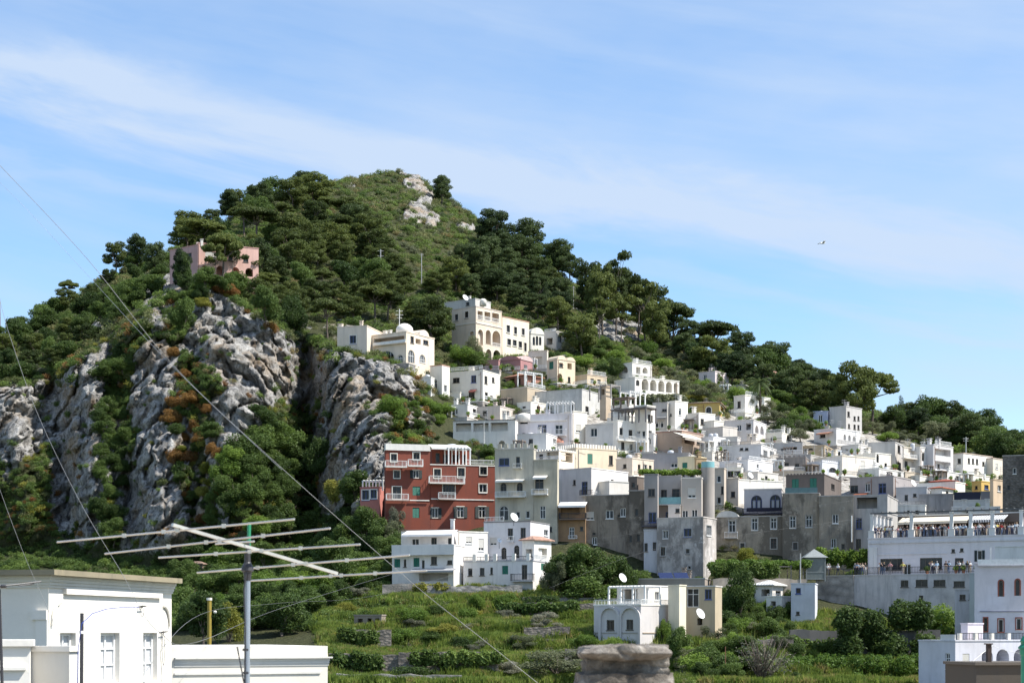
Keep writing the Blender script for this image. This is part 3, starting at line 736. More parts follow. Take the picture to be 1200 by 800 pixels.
GRASS = leaf_mat('grass', (0.06, 0.105, 0.016), (0.22, 0.29, 0.058), (0.28, 0.22, 0.09), 0.4)
scatter('grass', p - [0, 0, .05], rng.uniform(.45, 1.2, len(p)), [tuft_src('grass_source', GRASS, k) for k in range(5)], 4, 'long grass and weeds on the garden terraces', 'grass')
p, i, j = sample(m_gar * patch * sstep(-.1, .25, fbm(base_pts / 9.0 + 5, 3)), 5200, 5)
scatter('weeds', p - [0, 0, .1], rng.uniform(.4, 1.3, len(p)), [bush_src('weed_source', FRESH, 54), bush_src('weed_source', FRESH, 50), bush_src('weed_source', SCRUB_G, 51), bush_src('weed_source', GREYB, 52), bush_src('weed_source', SCRUB, 53)], 5, 'weeds and low plants among the terrace grass', 'weeds')
m_tow = infr * (1 - .93 * core) * town * patch * sstep(-.15, .2, fbm(base_pts / 20.0 + 9, 3))
p, i, j = sample(m_tow, 4200, 6)
scatter('town_greenery', p, rng.uniform(.5, 1.4, len(p)), [bush_src('greenery_source', FRESH, 60), bush_src('greenery_source', SCRUB, 63), bush_src('greenery_source', OAK, 61), bush_src('greenery_source', OLIVE, 62)], 6, 'small plants in the gaps between the houses', 'greenery')
# ---- buildings --------------------------------------------------------------
class Face:
    def __init__(self, P0, d, n, L):
        self.P, self.d, self.n, self.L = Vector(P0), Vector(d), Vector(n), L
    def pt(self, s, z, out=0.0):
        p = self.P + self.d * s + self.n * out; return Vector((p.x, p.y, z))
    def s(self, px, out=0.0):
        k = (px - CXP) / F; P = self.P + self.n * out
        return (k * P.y - P.x) / (self.d.x - k * self.d.y)
    def z(self, py, s): return ZC + (HZ - py) / F * (self.P.y + self.d.y * s)
    def fbox(self, mb, s0, s1, z0, z1, o0, o1, m=0):
        c = self.pt((s0 + s1) / 2, z0, (o0 + o1) / 2)
        mb.box(c, self.d * ((s1 - s0) / 2), self.n * ((o1 - o0) / 2), (0, 0, z1 - z0), m)

def wall_face(mb, fc, z0, z1, holes, m=0):
    """a wall with real openings; holes: s0, s1, z0, z1, arched, depth, closed back"""
    ss = sorted({0.0, fc.L} | {min(max(h[k], 0), fc.L) for h in holes for k in (0, 1)})
    zs = sorted({z0, z1} | {min(max(h[k], z0), z1) for h in holes for k in (2, 3)})
    for a, b in zip(ss, ss[1:]):
        if b - a < 1e-5: continue
        for c, d in zip(zs, zs[1:]):
            if d - c < 1e-5: continue
            ms, mz = (a + b) / 2, (c + d) / 2
            if any(h[0] < ms < h[1] and h[2] < mz < h[3] for h in holes): continue
            mb.face([fc.pt(a, c), fc.pt(b, c), fc.pt(b, d), fc.pt(a, d)], m)
    for s0, s1, c, d, arch, dep, back in holes:
        if arch:
            r = (s1 - s0) / 2; sm = (s0 + s1) / 2; rz = min(r, (d - c) * 0.6); N = 8
            P = [(sm - r * math.cos(math.pi * k / N), d - rz + rz * math.sin(math.pi * k / N)) for k in range(N + 1)]
            h = N // 2
            mb.face([fc.pt(s0, d)] + [fc.pt(*P[k]) for k in range(h, -1, -1)], m)
            mb.face([fc.pt(s1, d)] + [fc.pt(*P[k]) for k in range(N, h - 1, -1)], m)
            P = [(s0, c)] + P + [(s1, c)]
        else:
            P = [(s0, c), (s0, d), (s1, d), (s1, c)]
        for a, b in zip(P, P[1:] + P[:1]):
            mb.face([fc.pt(*a), fc.pt(*b), fc.pt(*b, -dep), fc.pt(*a, -dep)], m)
        if back: mb.face([fc.pt(*q, -dep) for q in P], m)

FRAMES = {'w': (0.75, 0.75, 0.73), 'd': (0.1, 0.085, 0.07), 'b': (0.08, 0.12, 0.3), 'A': (0.75, 0.75, 0.73), 'B': (0.05, 0.07, 0.2), 's': (0.75, 0.75, 0.73),
          'g': (0.03, 0.16, 0.12), 'G': (0.75, 0.75, 0.73), 'k': (0.06, 0.035, 0.025), 'a': (0.1, 0.085, 0.07)}
CURT = lambda: fabric((0.42, 0.44, 0.48), 'curtain')
def louver(c):
    key = ('lv', c)
    if key in _mc: return _mc[key]
    m = NT('louvre_shutter'); w = m.n('ShaderNodeTexWave', bands_direction='Z'); w.inputs['Scale'].default_value = 4.0
    m.l(m.pos(), w.inputs['Vector']); m.col(m.mix(w.outputs['Fac'], tuple(x * .6 for x in c), c)); m.bump(w.outputs['Fac'], 0.03, 0.8); m.set(Roughness=0.6)
    _mc[key] = m.mat; return m.mat

HOUSES = []
class H:
    def __init__(self, label, name='house', cat=None, group=None):
        self.label, self.name, self.cat, self.group = label, name, cat or name.replace('_', ' '), group
        self.root = None; self.nb = 0; self.roof0 = 0
    def blk(self, xl, xc, xr, yt, yb, col=WHITE, wins=(), a=None, Y=None, part=None, L=None, R=None, dirt=0.35, mat=None, cop=True, copc=None, drop=4.0, moulded=None, deck=0.45):
        if Y is None: Y = gY(xc, yb)
        if col is None: col = (0.4, 0.38, 0.36)
        wl, wr = max(xc - xl, 0.01), max(xr - xc, 0.01)
        if a is None: a = math.degrees(math.atan2(wr, wl)); a = min(max(a, 12), 68)
        a = rad(a); C = at(xc, yb, Y); zt = ZC + (HZ - yt) / F * Y; zb = C.z - drop
        dL, dR = Vector((-math.cos(a), math.sin(a), 0)), Vector((math.sin(a), math.cos(a), 0))
        nL, nR = -dR, -dL
        fL, fR = Face(C, dL, nL, 1), Face(C, dR, nR, 1)
        fL.L = L or (fL.s(xl) if xc - xl > 1.2 else 7.0)
        fR.L = R or (fR.s(xr) if xr - xc > 1.2 else 7.0)
        fL.L, fR.L = min(max(fL.L, 0.3), 60), min(max(fR.L, 0.3), 60)
        self.roof0 = zt if self.root is None else self.roof0
        self.fL, self.fR, self.zt, self.zb, self.xc, self.Y, self.C = fL, fR, zt, zb, xc, Y, C
        if self.root is None: self.spec = (xl, xc, xr, yt, yb, math.degrees(a), Y); HOUSES.append(self)
        if self.root is None: self.root = empty(self.name, C, self.label, self.cat, self.group)
        m = mat or plaster(col, dirt); self.m = m; self.col = col
        mb = MB(); hl = {0: [], 1: []}; todo = []
        for (px, py, w, h, t) in wins:
            fc = fL if px < xc else fR
            s0, s1 = sorted((fc.s(px - w / 2), fc.s(px + w / 2))); sm = (s0 + s1) / 2
            z0, z1 = fc.z(py + h / 2, sm), fc.z(py - h / 2, sm)
            s0, s1 = max(s0, 0.08), min(s1, fc.L - 0.08); z1 = min(z1, zt - 0.1)
            if s1 - s0 < 0.15 or z1 - z0 < 0.15: continue
            op = t in 'oO'; dep = (2.2 if op else 0.22)
            dep = min(dep, 0.6 * (fR.L if fc is fL else fL.L))
            hl[0 if fc is fL else 1].append((s0, s1, z0, z1, t in 'AOaB', dep, op))
            todo.append((fc, s0, s1, z0, z1, t, dep))
        wall_face(mb, fL, zb, zt, hl[0]); wall_face(mb, fR, zb, zt, hl[1])
        D = fL.pt(fL.L, 0) + dR * fR.L
        bk = Face(fL.pt(fL.L, 0), dR, dL, fR.L); wall_face(mb, bk, zb, zt, [])
        bk = Face(fR.pt(fR.L, 0), dL, dR, fL.L); wall_face(mb, bk, zb, zt, [])
        pn = part or ('wall' if self.nb == 0 else 'wing'); self.nb += 1
        self.w = mb.build(pn, m, self.root)
        if cop:
            rb = MB(); e = 0.07; t = 0.16
            q = [C, fL.pt(fL.L, 0), D, fR.pt(fR.L, 0)]
            rb.face([Vector((p.x, p.y, zt - deck)) for p in q])
            for f2, lng in ((fL, 1), (Face(fR.pt(fR.L, 0), dL, dR, fL.L), 1), (fR, 0), (Face(fL.pt(fL.L, 0), dR, dL, fR.L), 0)):
                f2.fbox(rb, -e if lng else .242, f2.L + e if lng else f2.L - .242, zt + .002, zt + t, -0.24, e)
            rb.build('roof', plaster(copc or tuple(min(.8, x * 1.02) for x in col), 0.5, 'roof_coping'), self.root)
        for x in todo: self._win(*x, moulded=moulded)
        return self
    def _win(self, fc, s0, s1, z0, z1, t, dep, moulded=None):
        if t in 'oO': 
            if moulded is not None:
                mb = MB(); self._ring(mb, fc, s0, s1, z0, z1, t == 'O', 0.16, 0.0, 0.06); mb.build('surround', plaster(moulded, .3), self.root)
            return
        w, h = s1 - s0, z1 - z0; b = min(0.09, w * 0.14); fo = -dep + 0.01
        mb = MB(); arch = t in 'AaB'
        if t == 'g':
            n = 2 if w > 0.7 else 1
            for k in range(n):
                fc.fbox(mb, s0 + w * k / n + .02, s0 + w * (k + 1) / n - .02, z0 + .02, z1 - .02, -0.12, -0.05)
            win = mb.build('shutter', louver((0.03, 0.2, 0.14)), self.root)
            return
        self._ring(mb, fc, s0 + .003, s1 - .003, z0 + .003, z1 - .003, arch, -b, fo, fo + 0.08)
        if w > 0.75:
            for k in range(1, 2 if w < 1.9 else 4):
                c = s0 + w * k / (2 if w < 1.9 else 4); fc.fbox(mb, c - b * .45, c + b * .45, z0 + b, z1 - b - (w / 2 * .15 if arch else 0), fo, fo + 0.07)
        if arch: fc.fbox(mb, s0 + b, s1 - b, z1 - w * .5 - b * .4, z1 - w * .5 + b * .4, fo, fo + 0.065)
        elif h > 1.7: fc.fbox(mb, s0 + b, s1 - b, z0 + h * .68 - b * .4, z0 + h * .68 + b * .4, fo, fo + 0.065)
        if t in 'wdAbs' and h < 2.0: fc.fbox(mb, s0 - .08, s1 + .08, z0 - .1, z0, -0.02, 0.1)
        if moulded is not None: pass
        win = mb.build('window', paint(FRAMES[t], 0.5, 0, 'window_frame'), self.root)
        p = MB()
        if arch:
            r = w / 2; rz = min(r, h * .6); sm = (s0 + s1) / 2
            p.face([fc.pt(s0, z0, -dep + .012), fc.pt(s1, z0, -dep + .012)] + [fc.pt(sm + r * math.cos(math.pi * k / 8), z1 - rz + rz * math.sin(math.pi * k / 8), -dep + .012) for k in range(9)])
        else: p.face([fc.pt(s0, z0, -dep + .012), fc.pt(s1, z0, -dep + .012), fc.pt(s1, z1, -dep + .012), fc.pt(s0, z1, -dep + .012)])
        p.build('pane', glass_mat(), win)
        if t == 's':
            p = MB(); fc.fbox(p, s0 + .01, s1 - .01, z0 + h * .25, z1 - .01, -0.1, -0.04); p.build('roller_shutter', louver((0.68, 0.66, 0.6)), win)
        if t == 'B':
            p = MB()
            for k in (0.3, 0.72): fc.fbox(p, s0 + w * k - w * .12, s0 + w * k + w * .12, z0 + .2, z1 - w * .45, fo + .012, fo + .03)
            p.build('curtain', CURT(), win)
        if t == 'G':
            for k in (-1, 1):
                p = MB(); c = s0 if k < 0 else s1
                fc.fbox(p, min(c, c + k * w * .5), max(c, c + k * w * .5), z0, z1, 0.03, 0.08); p.build('shutter', louver((0.015, 0.03, 0.03)), win)
        if moulded is not None:
            p = MB(); self._ring(p, fc, s0, s1, z0, z1, arch, 0.13, 0.0, 0.07); p.build('surround', plaster(moulded, .3), win)
    def _ring(self, mb, fc, s0, s1, z0, z1, arch, b, o0, o1):
        """frame round an opening; b > 0 outside it, b < 0 inside it"""
        if b > 0: a0, a1, c0, c1 = s0 - b, s1 + b, z0, z1 + b
        else: a0, a1, c0, c1 = s0, s1, z0, z1; b = -b; s0, s1, z1 = s0 + b, s1 - b, z1 - b
        if not arch:
            fc.fbox(mb, a0, s0, c0, c1, o0, o1); fc.fbox(mb, s1, a1, c0, c1, o0, o1); fc.fbox(mb, s0, s1, z1, c1, o0, o1)
            fc.fbox(mb, s0, s1, c0, c0 + b, o0, o1); return
        R, r, sm = (a1 - a0) / 2, (s1 - s0) / 2, (s0 + s1) / 2; H_ = c1 - c0
        rz = min(r, H_ * .6); zc = z1 - rz; RZ = c1 - zc
        fc.fbox(mb, a0, s0, c0, zc, o0, o1); fc.fbox(mb, s1, a1, c0, zc, o0, o1)
        N = 8
        for k in range(N):
            t0, t1 = math.pi * k / N, math.pi * (k + 1) / N
            q = [(sm + r * math.cos(t0), zc + rz * math.sin(t0)), (sm + R * math.cos(t0), zc + RZ * math.sin(t0)), (sm + R * math.cos(t1), zc + RZ * math.sin(t1)), (sm + r * math.cos(t1), zc + rz * math.sin(t1))]
            mb.face([fc.pt(*p, o1) for p in q])
            for i in (0, 2): 
                u, v = (q[1], q[2]) if i == 0 else (q[3], q[0])
                mb.face([fc.pt(*u, o1), fc.pt(*v, o1), fc.pt(*v, o0), fc.pt(*u, o0)])
    def _f(self, px): return self.fL if px < self.xc else self.fR
    def rail(self, px0, px1, pyt, pyb, depth=0.0, col=None, solid=False, name='railing', parent=None, ends=0.0):
        fc = self._f((px0 + px1) / 2); s0, s1 = sorted((fc.s(px0, depth), fc.s(px1, depth))); sm = (s0 + s1) / 2
        z0, z1 = fc.z(pyb, sm), fc.z(pyt, sm); mb = MB()
        if solid: fc.fbox(mb, s0, s1, z0, z1, depth - .1, depth)
        else:
            fc.fbox(mb, s0, s1, z1 - .07, z1, depth - .06, depth); fc.fbox(mb, s0, s1, z0 + .06, z0 + .11, depth - .05, depth - .01)
            n = max(2, int((s1 - s0) / 0.22))
            for k in range(n + 1):
                c = s0 + (s1 - s0) * k / n; w = .035 if k % 6 == 0 else .017
                fc.fbox(mb, c - w, c + w, z0, z1 - .07, depth - .05, depth - .01)
            if ends:
                for c in (s0, s1):
                    fc.fbox(mb, c - .03, c + .03, z1 - .07, z1, depth - ends, depth - .06)
                    for j in range(int(ends / .22)): fc.fbox(mb, c - .017, c + .017, z0, z1 - .07, depth - .06 - j * .22 - .03, depth - .06 - j * .22)
        mb.build(name, col or METAL_W(), parent or self.root); return self
    def balcony(self, px0, px1, pyf, pyr, depth=1.1, col=None, slabc=None, solid=False):
        fc = self._f((px0 + px1) / 2); s0, s1 = sorted((fc.s(px0, depth), fc.s(px1, depth))); sm = (s0 + s1) / 2
        z = fc.z(pyf, sm); mb = MB(); fc.fbox(mb, s0, s1, z - .16, z, 0.002, depth + .04)
        bl = mb.build('balcony', plaster(slabc or self.col, .5), self.root)
        self.rail(px0, px1, pyr, pyf, depth, col, solid, 'railing', bl, ends=depth if not solid else 0); return self
    def awning(self, px0, px1, pyt, pyb, depth, c=(0.75, 0.73, 0.68), posts=False, name='awning', arc=False):
        fc = self._f((px0 + px1) / 2); s0, s1 = sorted((fc.s(px0, depth), fc.s(px1, depth))); sm = (s0 + s1) / 2
        z0, z1 = fc.z(pyb, sm), fc.z(pyt, sm); mb = MB(); N = 8
        if arc:
            r, h = (s1 - s0) / 2, z1 - z0
            for k in range(N):
                for j in range(4):
                    P = []
                    for (u, v) in ((k, j), (k + 1, j), (k + 1, j + 1), (k, j + 1)):
                        A, B_ = math.pi * u / N, math.pi / 2 * v / 4
                        P.append(fc.pt(sm + r * math.cos(A), z0 + h * math.sin(A) * math.cos(B_), 0.02 + depth * math.sin(B_) * (0.35 + .65 * math.sin(A))))
                    mb.face(P)
        else:
            T = [fc.pt(s0, z1, .01), fc.pt(s1, z1, .01), fc.pt(s1, z0, depth), fc.pt(s0, z0, depth)]
            mb.face(T); mb.face([p - Vector((0, 0, .06)) for p in T][::-1])
            mb.face([T[3], T[2], T[2] - Vector((0, 0, .28)), T[3] - Vector((0, 0, .28))])
        mb.build(name, fabric(c, 'awning_cloth'), self.root); return self
    def band(self, py, px0, px1, hpx=1.2, out=0.08, col=None):
        fc = self._f((px0 + px1) / 2); s0, s1 = sorted((fc.s(px0), fc.s(px1))); s0 = max(s0, 0); s1 = min(s1, fc.L); sm = (s0 + s1) / 2
        z = fc.z(py, sm); h = hpx / F * self.Y; mb = MB(); fc.fbox(mb, s0, s1, z - h / 2, z + h / 2, 0.003, out)
        mb.build('moulding', plaster(col or WHITE, .4), self.root); return self
    def battlement(self, step=0.9, h=0.7, faces='LR', col=None):
        mb = MB()
        for f_, fc in (('L', self.fL), ('R', self.fR)):
            if f_ in faces:
                n = max(2, int(fc.L / step))
                for k in range(n): fc.fbox(mb, (k + .02) * fc.L / n, (k + .58) * fc.L / n, self.zt + .16, self.zt + .16 + h, -.25, .05)
        mb.build('battlement', plaster(col or self.col, .4), self.root); return self
    def dome(self, px, pyt, rpx, back=3.0, hfac=0.8):
        Y = self.Y + back; p = at(px, pyt, Y); r = rpx / F * Y; h = r * hfac; mb = MB()
        mb.lathe((p.x, p.y, p.z - h), [(r, -1.2)] + [(r * math.cos(math.pi / 2 * k / 8), h * math.sin(math.pi / 2 * k / 8)) for k in range(8)] + [(.02, h)], 24)
        mb.build('dome', plaster(WHITE, .3), self.root, True); return self
    def vault(self, axis='R', rise=None, s0=0.0, s1=1.0, out=0.1, col=None, on=None):
        """barrel roof whose curved gable shows on the other face"""
        fa, fb = (self.fL, self.fR) if axis == 'R' else (self.fR, self.fL)
        a0, a1 = fa.L * s0, fa.L * s1; r = (a1 - a0) / 2; h = rise or r * .7; mb = MB(); N = 12; rows = []
        for k in range(N + 1):
            t = math.pi * k / N; rows.append((a0 + r - r * math.cos(t), self.zt + h * math.sin(t) + .02))
        A = [fa.pt(s, z, out) for s, z in rows]; B_ = [p + fb.d * (fb.L + out) for p in A]
        for k in range(N): mb.face([A[k], A[k + 1], B_[k + 1], B_[k]])
        mb.face(A); mb.face(B_[::-1]); mb.build('vault', plaster(col or self.col, .4), self.root); return self
    def gable(self, rise, c=(0.42, 0.2, 0.12), over=0.35, hip=True):
        mb = MB(); z = self.zt + .17; fL, fR = self.fL, self.fR
        q = [fL.pt(-over, z, over), fL.pt(fL.L + over, z, over), fL.pt(fL.L + over, z, over) + fR.d * (fR.L + 2 * over), fL.pt(-over, z, over) + fR.d * (fR.L + 2 * over)]
        ce = sum(q, Vector()) / 4 + Vector((0, 0, rise))
        e0, e1 = ((q[1] + q[2]) / 2, (q[0] + q[3]) / 2) if fL.L > fR.L else ((q[0] + q[1]) / 2, (q[2] + q[3]) / 2)
        r0, r1 = ce.lerp(Vector((e0.x, e0.y, ce.z)), .45), ce.lerp(Vector((e1.x, e1.y, ce.z)), .45)
        if fL.L > fR.L: fs = [[q[1], q[2], r0], [q[3], q[0], r1], [q[0], q[1], r0, r1], [q[2], q[3], r1, r0]]
        else: fs = [[q[0], q[1], r0], [q[2], q[3], r1], [q[1], q[2], r1, r0], [q[3], q[0], r0, r1]]
        for f_ in fs: mb.face(f_)
        mb.face([p - Vector((0, 0, .14)) for p in q][::-1])
        for a_, b_ in zip(q, q[1:] + q[:1]): mb.face([a_, b_, b_ - Vector((0, 0, .14)), a_ - Vector((0, 0, .14))])
        mb.build('tiled_roof', tiles_mat(c), self.root); return self
    def chimney(self, u, v, w=0.6, h=1.3, cap=True, col=None):
        p = self.fL.pt(self.fL.L * u, self.zt - .6) + self.fR.d * (self.fR.L * v); mb = MB()
        mb.box(p, self.fL.d * w / 2, self.fR.d * w / 2, (0, 0, h + .6))
        mb.box(p + Vector((0, 0, h + .6)), self.fL.d * (w / 2 + .08), self.fR.d * (w / 2 + .08), (0, 0, .12))
        if cap:
            for k in (-1, 1): mb.box(p + self.fL.d * k * w * .35 + Vector((0, 0, h + .72)), self.fL.d * .08, self.fR.d * w * .4, (0, 0, .3))
            mb.box(p + Vector((0, 0, h + 1.02)), self.fL.d * (w / 2 + .1), self.fR.d * (w / 2 + .1), (0, 0, .1))
        mb.build('chimney', plaster(col or self.col, .6), self.root); return self
    def tank(self, u, v, r=0.6, h=1.2):
        p = self.fL.pt(self.fL.L * u, self.zt - .46) + self.fR.d * (self.fR.L * v); mb = MB()
        mb.lathe(p, [(r, 0), (r, h), (r * .8, h + .2), (r * .3, h + .28)], 14); mb.build('water_tank', paint((0.5, 0.52, 0.55), .5), self.root); return self
    def pergola(self, px0, px1, pyt, pyb, depth=2.5, c=None, n=4, slats=True, out=0.0):
        fc = self._f((px0 + px1) / 2); s0, s1 = sorted((fc.s(px0, out), fc.s(px1, out))); sm = (s0 + s1) / 2; z0, z1 = fc.z(pyb, sm), fc.z(pyt, sm); mb = MB()
        for k in range(n):
            s = s0 + .12 + (s1 - s0 - .24) * k / (n - 1)
            for o in (out - .12, out - depth + .12): fc.fbox(mb, s - .1, s + .1, z0 - .5, z1 - .2, o - .1, o + .1)
        for o in (out - .12, out - depth + .12): fc.fbox(mb, s0, s1, z1 - .2, z1 - .05, o - .09, o + .09)
        for k in range(int((s1 - s0) / .55) + 1):
            if slats: fc.fbox(mb, s0 + k * .55, s0 + k * .55 + .1, z1 - .05, z1 + .07, out - depth, out + .1)
        if not slats: fc.fbox(mb, s0 - .1, s1 + .1, z1 - .05, z1 + .1, out - depth, out + .15)
        mb.build('pergola', c or paint((0.72, 0.72, 0.7), .6), self.root); return self
    def clutter(self, seed, n=2):
        r = random.Random(seed)
        for k in range(n):
            u, v = r.uniform(.2, .8), r.uniform(.25, .8)
            if r.random() < .6: self.chimney(u, v, r.uniform(.45, .7), r.uniform(.7, 1.3))
            elif r.random() < .6: self.tank(u, v, r.uniform(.4, .6), r.uniform(.8, 1.2))
            else:
                p = self.fL.pt(self.fL.L * u, self.zt - .45) + self.fR.d * (self.fR.L * v); mb = MB()
                mb.box(p, self.fL.d * .5, self.fR.d * .25, (0, 0, .9)); mb.build('air_conditioner', paint((.6, .6, .58), .5), self.root)
        return self

def terrace_below(h, seed):
    """the walled terrace that carries a house on the slope, with its own small openings and railing"""
    r = random.Random(seed); xl, xc, xr, yt, yb, a, Y = h.spec; fl, fr = h.fL, h.fR
    hh = (yb - yt); top = yb - r.uniform(2, 5); dY = r.uniform(1.8, 3.2); e = r.uniform(2, 8)
    c = r.choice([WHITE, WHITE, GREYW, (.55, .48, .39), (.45, .42, .38), (.64, .61, .55)]); w = []
    b = [xl - e, xc + r.uniform(-2, 2), xr + r.uniform(1, 6)]
    for x0, x1 in ((b[0], b[1]), (b[1], b[2])):
        if x1 - x0 > 9:
            for k in range(int((x1 - x0) / 9)):
                if r.random() < .62: w.append((x0 + 5 + 9 * k + r.uniform(-1, 1), top + r.uniform(6, 9), r.uniform(3, 5), r.uniform(4.5, 7.5), r.choice('ddwwkos')))
    h.xc, h.Y = xc, Y; h.blk(*b, top, yb + 14, c, w, a=a, Y=Y - dY, part='terrace', dirt=r.uniform(.4, .9), drop=3, deck=.08, mat=stone((.36, .33, .3), scale=1.3) if r.random() < .22 else None)
    k = r.random(); m = r.choice([None, None, paint((.2, .19, .18), .6)])
    if k < .6 and b[1] - b[0] > 8: h.rail(b[0] + 1, b[1] - 1, top - 5, top - .9, -.12, m)
    if k > .35 and b[2] - b[1] > 8: h.rail(b[1] + 1, b[2] - 1, top - 5, top - .9, -.12, m)
    if r.random() < .4 and b[1] - b[0] > 16: h.pergola(b[0] + 2, b[0] + 13, top - 13, top, 2.0, r.choice([None, paint((.2, .16, .13), .7)]), 3, r.random() < .6, -.2)
    for q in range(r.randrange(1, 4)):
        f = fl if r.random() < .5 else fr; s_ = r.uniform(.1, .9) * f.L; p = h.fL.pt(0, h.zt) ; p = (h.fL if f is fl else h.fR).pt(min(s_, h.fL.L - .3), h.zt + .14, -.12); mb = MB(); mb.lathe(p, [(.14, 0), (.22, .36)], 8)
        pot = mb.build('flower_pot', paint((.34, .15, .08), .8), h.root); v, q_ = leaf_cloud([(p.x, p.y, p.z + .7, .36, .36, .4)], 110, .13, seed + q); o = bpy.data.objects.new('pot_plant', np_mesh('pot_plant', v - np.array(origin_of(pot)), q_, FRESH)); COL.objects.link(o); o.parent = pot
    for f in (fl, fr):
        if f.L > 4 and r.random() < .55:
            s_ = f.L * r.choice((.06, .5, .94)); mb = MB(); mb.tube([f.pt(s_, h.zb + 2, .06), f.pt(s_, h.roof0 - .2, .06)], .05, 5); mb.tube([f.pt(s_, h.roof0 - .6, .06), f.pt(min(f.L, s_ + r.uniform(.5, 2.5)), h.roof0 - .9, .06)], .025, 4)
            mb.build('drainpipe', r.choice([METAL_W(), paint((.3, .27, .24), .7), paint((.25, .12, .07), .7)]), h.root)
    # aerials on the house roof
    for q in range(r.randrange(0, 3)):
        p = fl.pt(fl.L * r.uniform(.2, .9), h.roof0 - .4) + fr.d * fr.L * r.uniform(.2, .8); mb = MB(); L = r.uniform(1.6, 3.0); mb.tube([p, p + Vector((0, 0, L))], .03, 5)
        for j in range(3): mb.tube([p + Vector((-.5, 0, L - .15 - j * .3)), p + Vector((.5, .1, L - .15 - j * .3))], .015, 4)
        mb.build('roof_aerial', paint((.4, .4, .4), .5), h.root)
# ---- the town, read off the photograph house by house ----------------------
TERRA = (0.45, 0.19, 0.11)
# pink villa on the cliff top
h = H('pink villa with arched windows half hidden by pines on the cliff top', 'villa')
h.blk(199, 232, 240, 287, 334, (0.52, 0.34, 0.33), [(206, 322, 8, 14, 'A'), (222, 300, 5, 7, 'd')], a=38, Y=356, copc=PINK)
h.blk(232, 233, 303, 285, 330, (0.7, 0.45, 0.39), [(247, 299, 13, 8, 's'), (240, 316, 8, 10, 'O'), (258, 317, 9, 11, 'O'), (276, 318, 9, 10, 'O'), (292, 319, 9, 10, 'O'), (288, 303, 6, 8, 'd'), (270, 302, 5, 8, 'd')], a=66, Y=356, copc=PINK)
for u in (.02, .5, .98): h.chimney(u, .05, .5, .8, False, WHITE)
# cream villa on the rock
h = H('large cream villa with domed roof and arched windows on the grey rock', 'villa')
h.blk(400.5, 430, 433, 382, 427, (0.72, 0.63, 0.47), [(413.6, 398, 7.5, 10, 'b')], a=16, Y=322, L=6, R=9, moulded=WHITE); h.chimney(.95, .1, .8, .7, False); h.chimney(.3, .2, .5, .9)
h.blk(430, 476, 509, 389, 427, (0.76, 0.66, 0.47), [(452.5, 418, 19, 14, 'A'), (456, 399, 36, 8, 'o'), (434.5, 420, 5, 9, 'A'), (469, 420, 6, 9, 'A'), (482, 417.5, 8, 15, 'A'), (495, 420, 7, 9, 'A'), (483, 398, 4, 8, 'd'), (490, 400, 6, 6, 'o'), (499, 401, 6, 5, 'd')], a=33, Y=320)
h.balcony(437, 475, 403, 400, .5, solid=True); h.dome(474, 379, 10, 4); h.vault('L', 1.2, .45, .8); h.chimney(.75, .3, .6, 1.2, False, WHITE); h.chimney(.55, .2, .5, 1.0, False, WHITE); h.rail(431, 474, 421, 425, .15, ends=0)
h = H('rough stone terrace wall with a blind niche under the cream villa', 'retaining_wall')
h.blk(419, 479, 487, 426, 462, None, [(429, 440, 9, 16, 'O')], a=24, Y=318, mat=stone((0.3, 0.29, 0.27)), L=10)
h = H('small two-storey white house against the rock below the cream villa')
h.blk(480, 505, 509, 442, 467, WHITE, [(492.7, 450, 7, 9, 'w'), (499, 461, 4, 7, 'd')], a=14); h.clutter(1, 1)
h.blk(504, 518, 527, 428, 466, WHITE, [(509.4, 451, 5, 12, 'w'), (522, 455, 4, 8, 'w')], copc=(0.5, 0.3, 0.24))
h.blk(515, 539, 541, 460, 468, WHITE, a=14, R=3)
h = H('square white house with roof railing left of the pink barrel-roofed house')
h.blk(527, 566, 586, 434, 475, WHITE, [(534.5, 445.5, 8, 6, 'd'), (555, 444, 6, 9, 'b'), (552.7, 463, 7, 11, 'k'), (569.5, 445, 3.5, 9, 'd'), (570, 464, 3.5, 9, 'd'), (576, 467, 3, 7, 'd'), (578, 445, 3, 6, 'd')])
h.rail(528, 565, 429, 433, -.3); h.awning(549, 557, 456, 458.5, .8, (.3, .1, .08)); h.clutter(2, 2)
# cream hotel
h = H('tall cream palace hotel with tiers of arched loggias below the pines', 'hotel')
h.blk(529.5, 557.7, 588, 359, 423, (0.68, 0.57, 0.38), [(546.8, 369, 4.5, 8, 'd'), (535, 372, 4, 8, 'd'), (553, 395, 5, 14, 'O'), (552, 413, 5, 10, 'O'),
   (562.5, 370, 6, 11, 'o'), (571, 371, 7, 11, 'o'), (580.5, 372.5, 8, 11, 'o'), (563, 395, 6, 18, 'O'), (572, 395, 6, 17, 'O'), (581.5, 396.5, 9.5, 18, 'O'), (563, 414, 6, 11, 'O'), (572.5, 415, 6.5, 12, 'O'), (582, 415.5, 8.5, 11, 'O')], a=40, copc=(.62, .55, .45), moulded=(0.76, .7, .55))
h.rail(559, 586, 371.5, 376, .05); h.rail(577, 587, 402, 406, .05); h.band(380, 531, 557, 1.2, .12, CREAM); h.band(381, 558, 588, 1.2, .12, CREAM)
h.blk(588.3, 588.6, 620, 371, 420, (0.76, 0.68, 0.46), [(595.5, 385.5, 4, 9, 'd'), (604, 387.5, 3.6, 9, 'd'), (613, 389, 3.4, 8.5, 'd'), (596.5, 401, 4.5, 8, 'd'), (603, 402, 4.5, 7.5, 'd'), (609.6, 404, 4, 8, 'd'), (615.5, 407, 3, 11, 'd')], a=40, copc=(.5, .3, .22), moulded=WHITE)
h.blk(521, 557, 575, 350, 361, (0.6, 0.58, 0.54), [(548, 356, 4, 4, 'd')], a=36, Y=400); h.clutter(4, 2); h.dome(566, 350, 4, 2, .6)
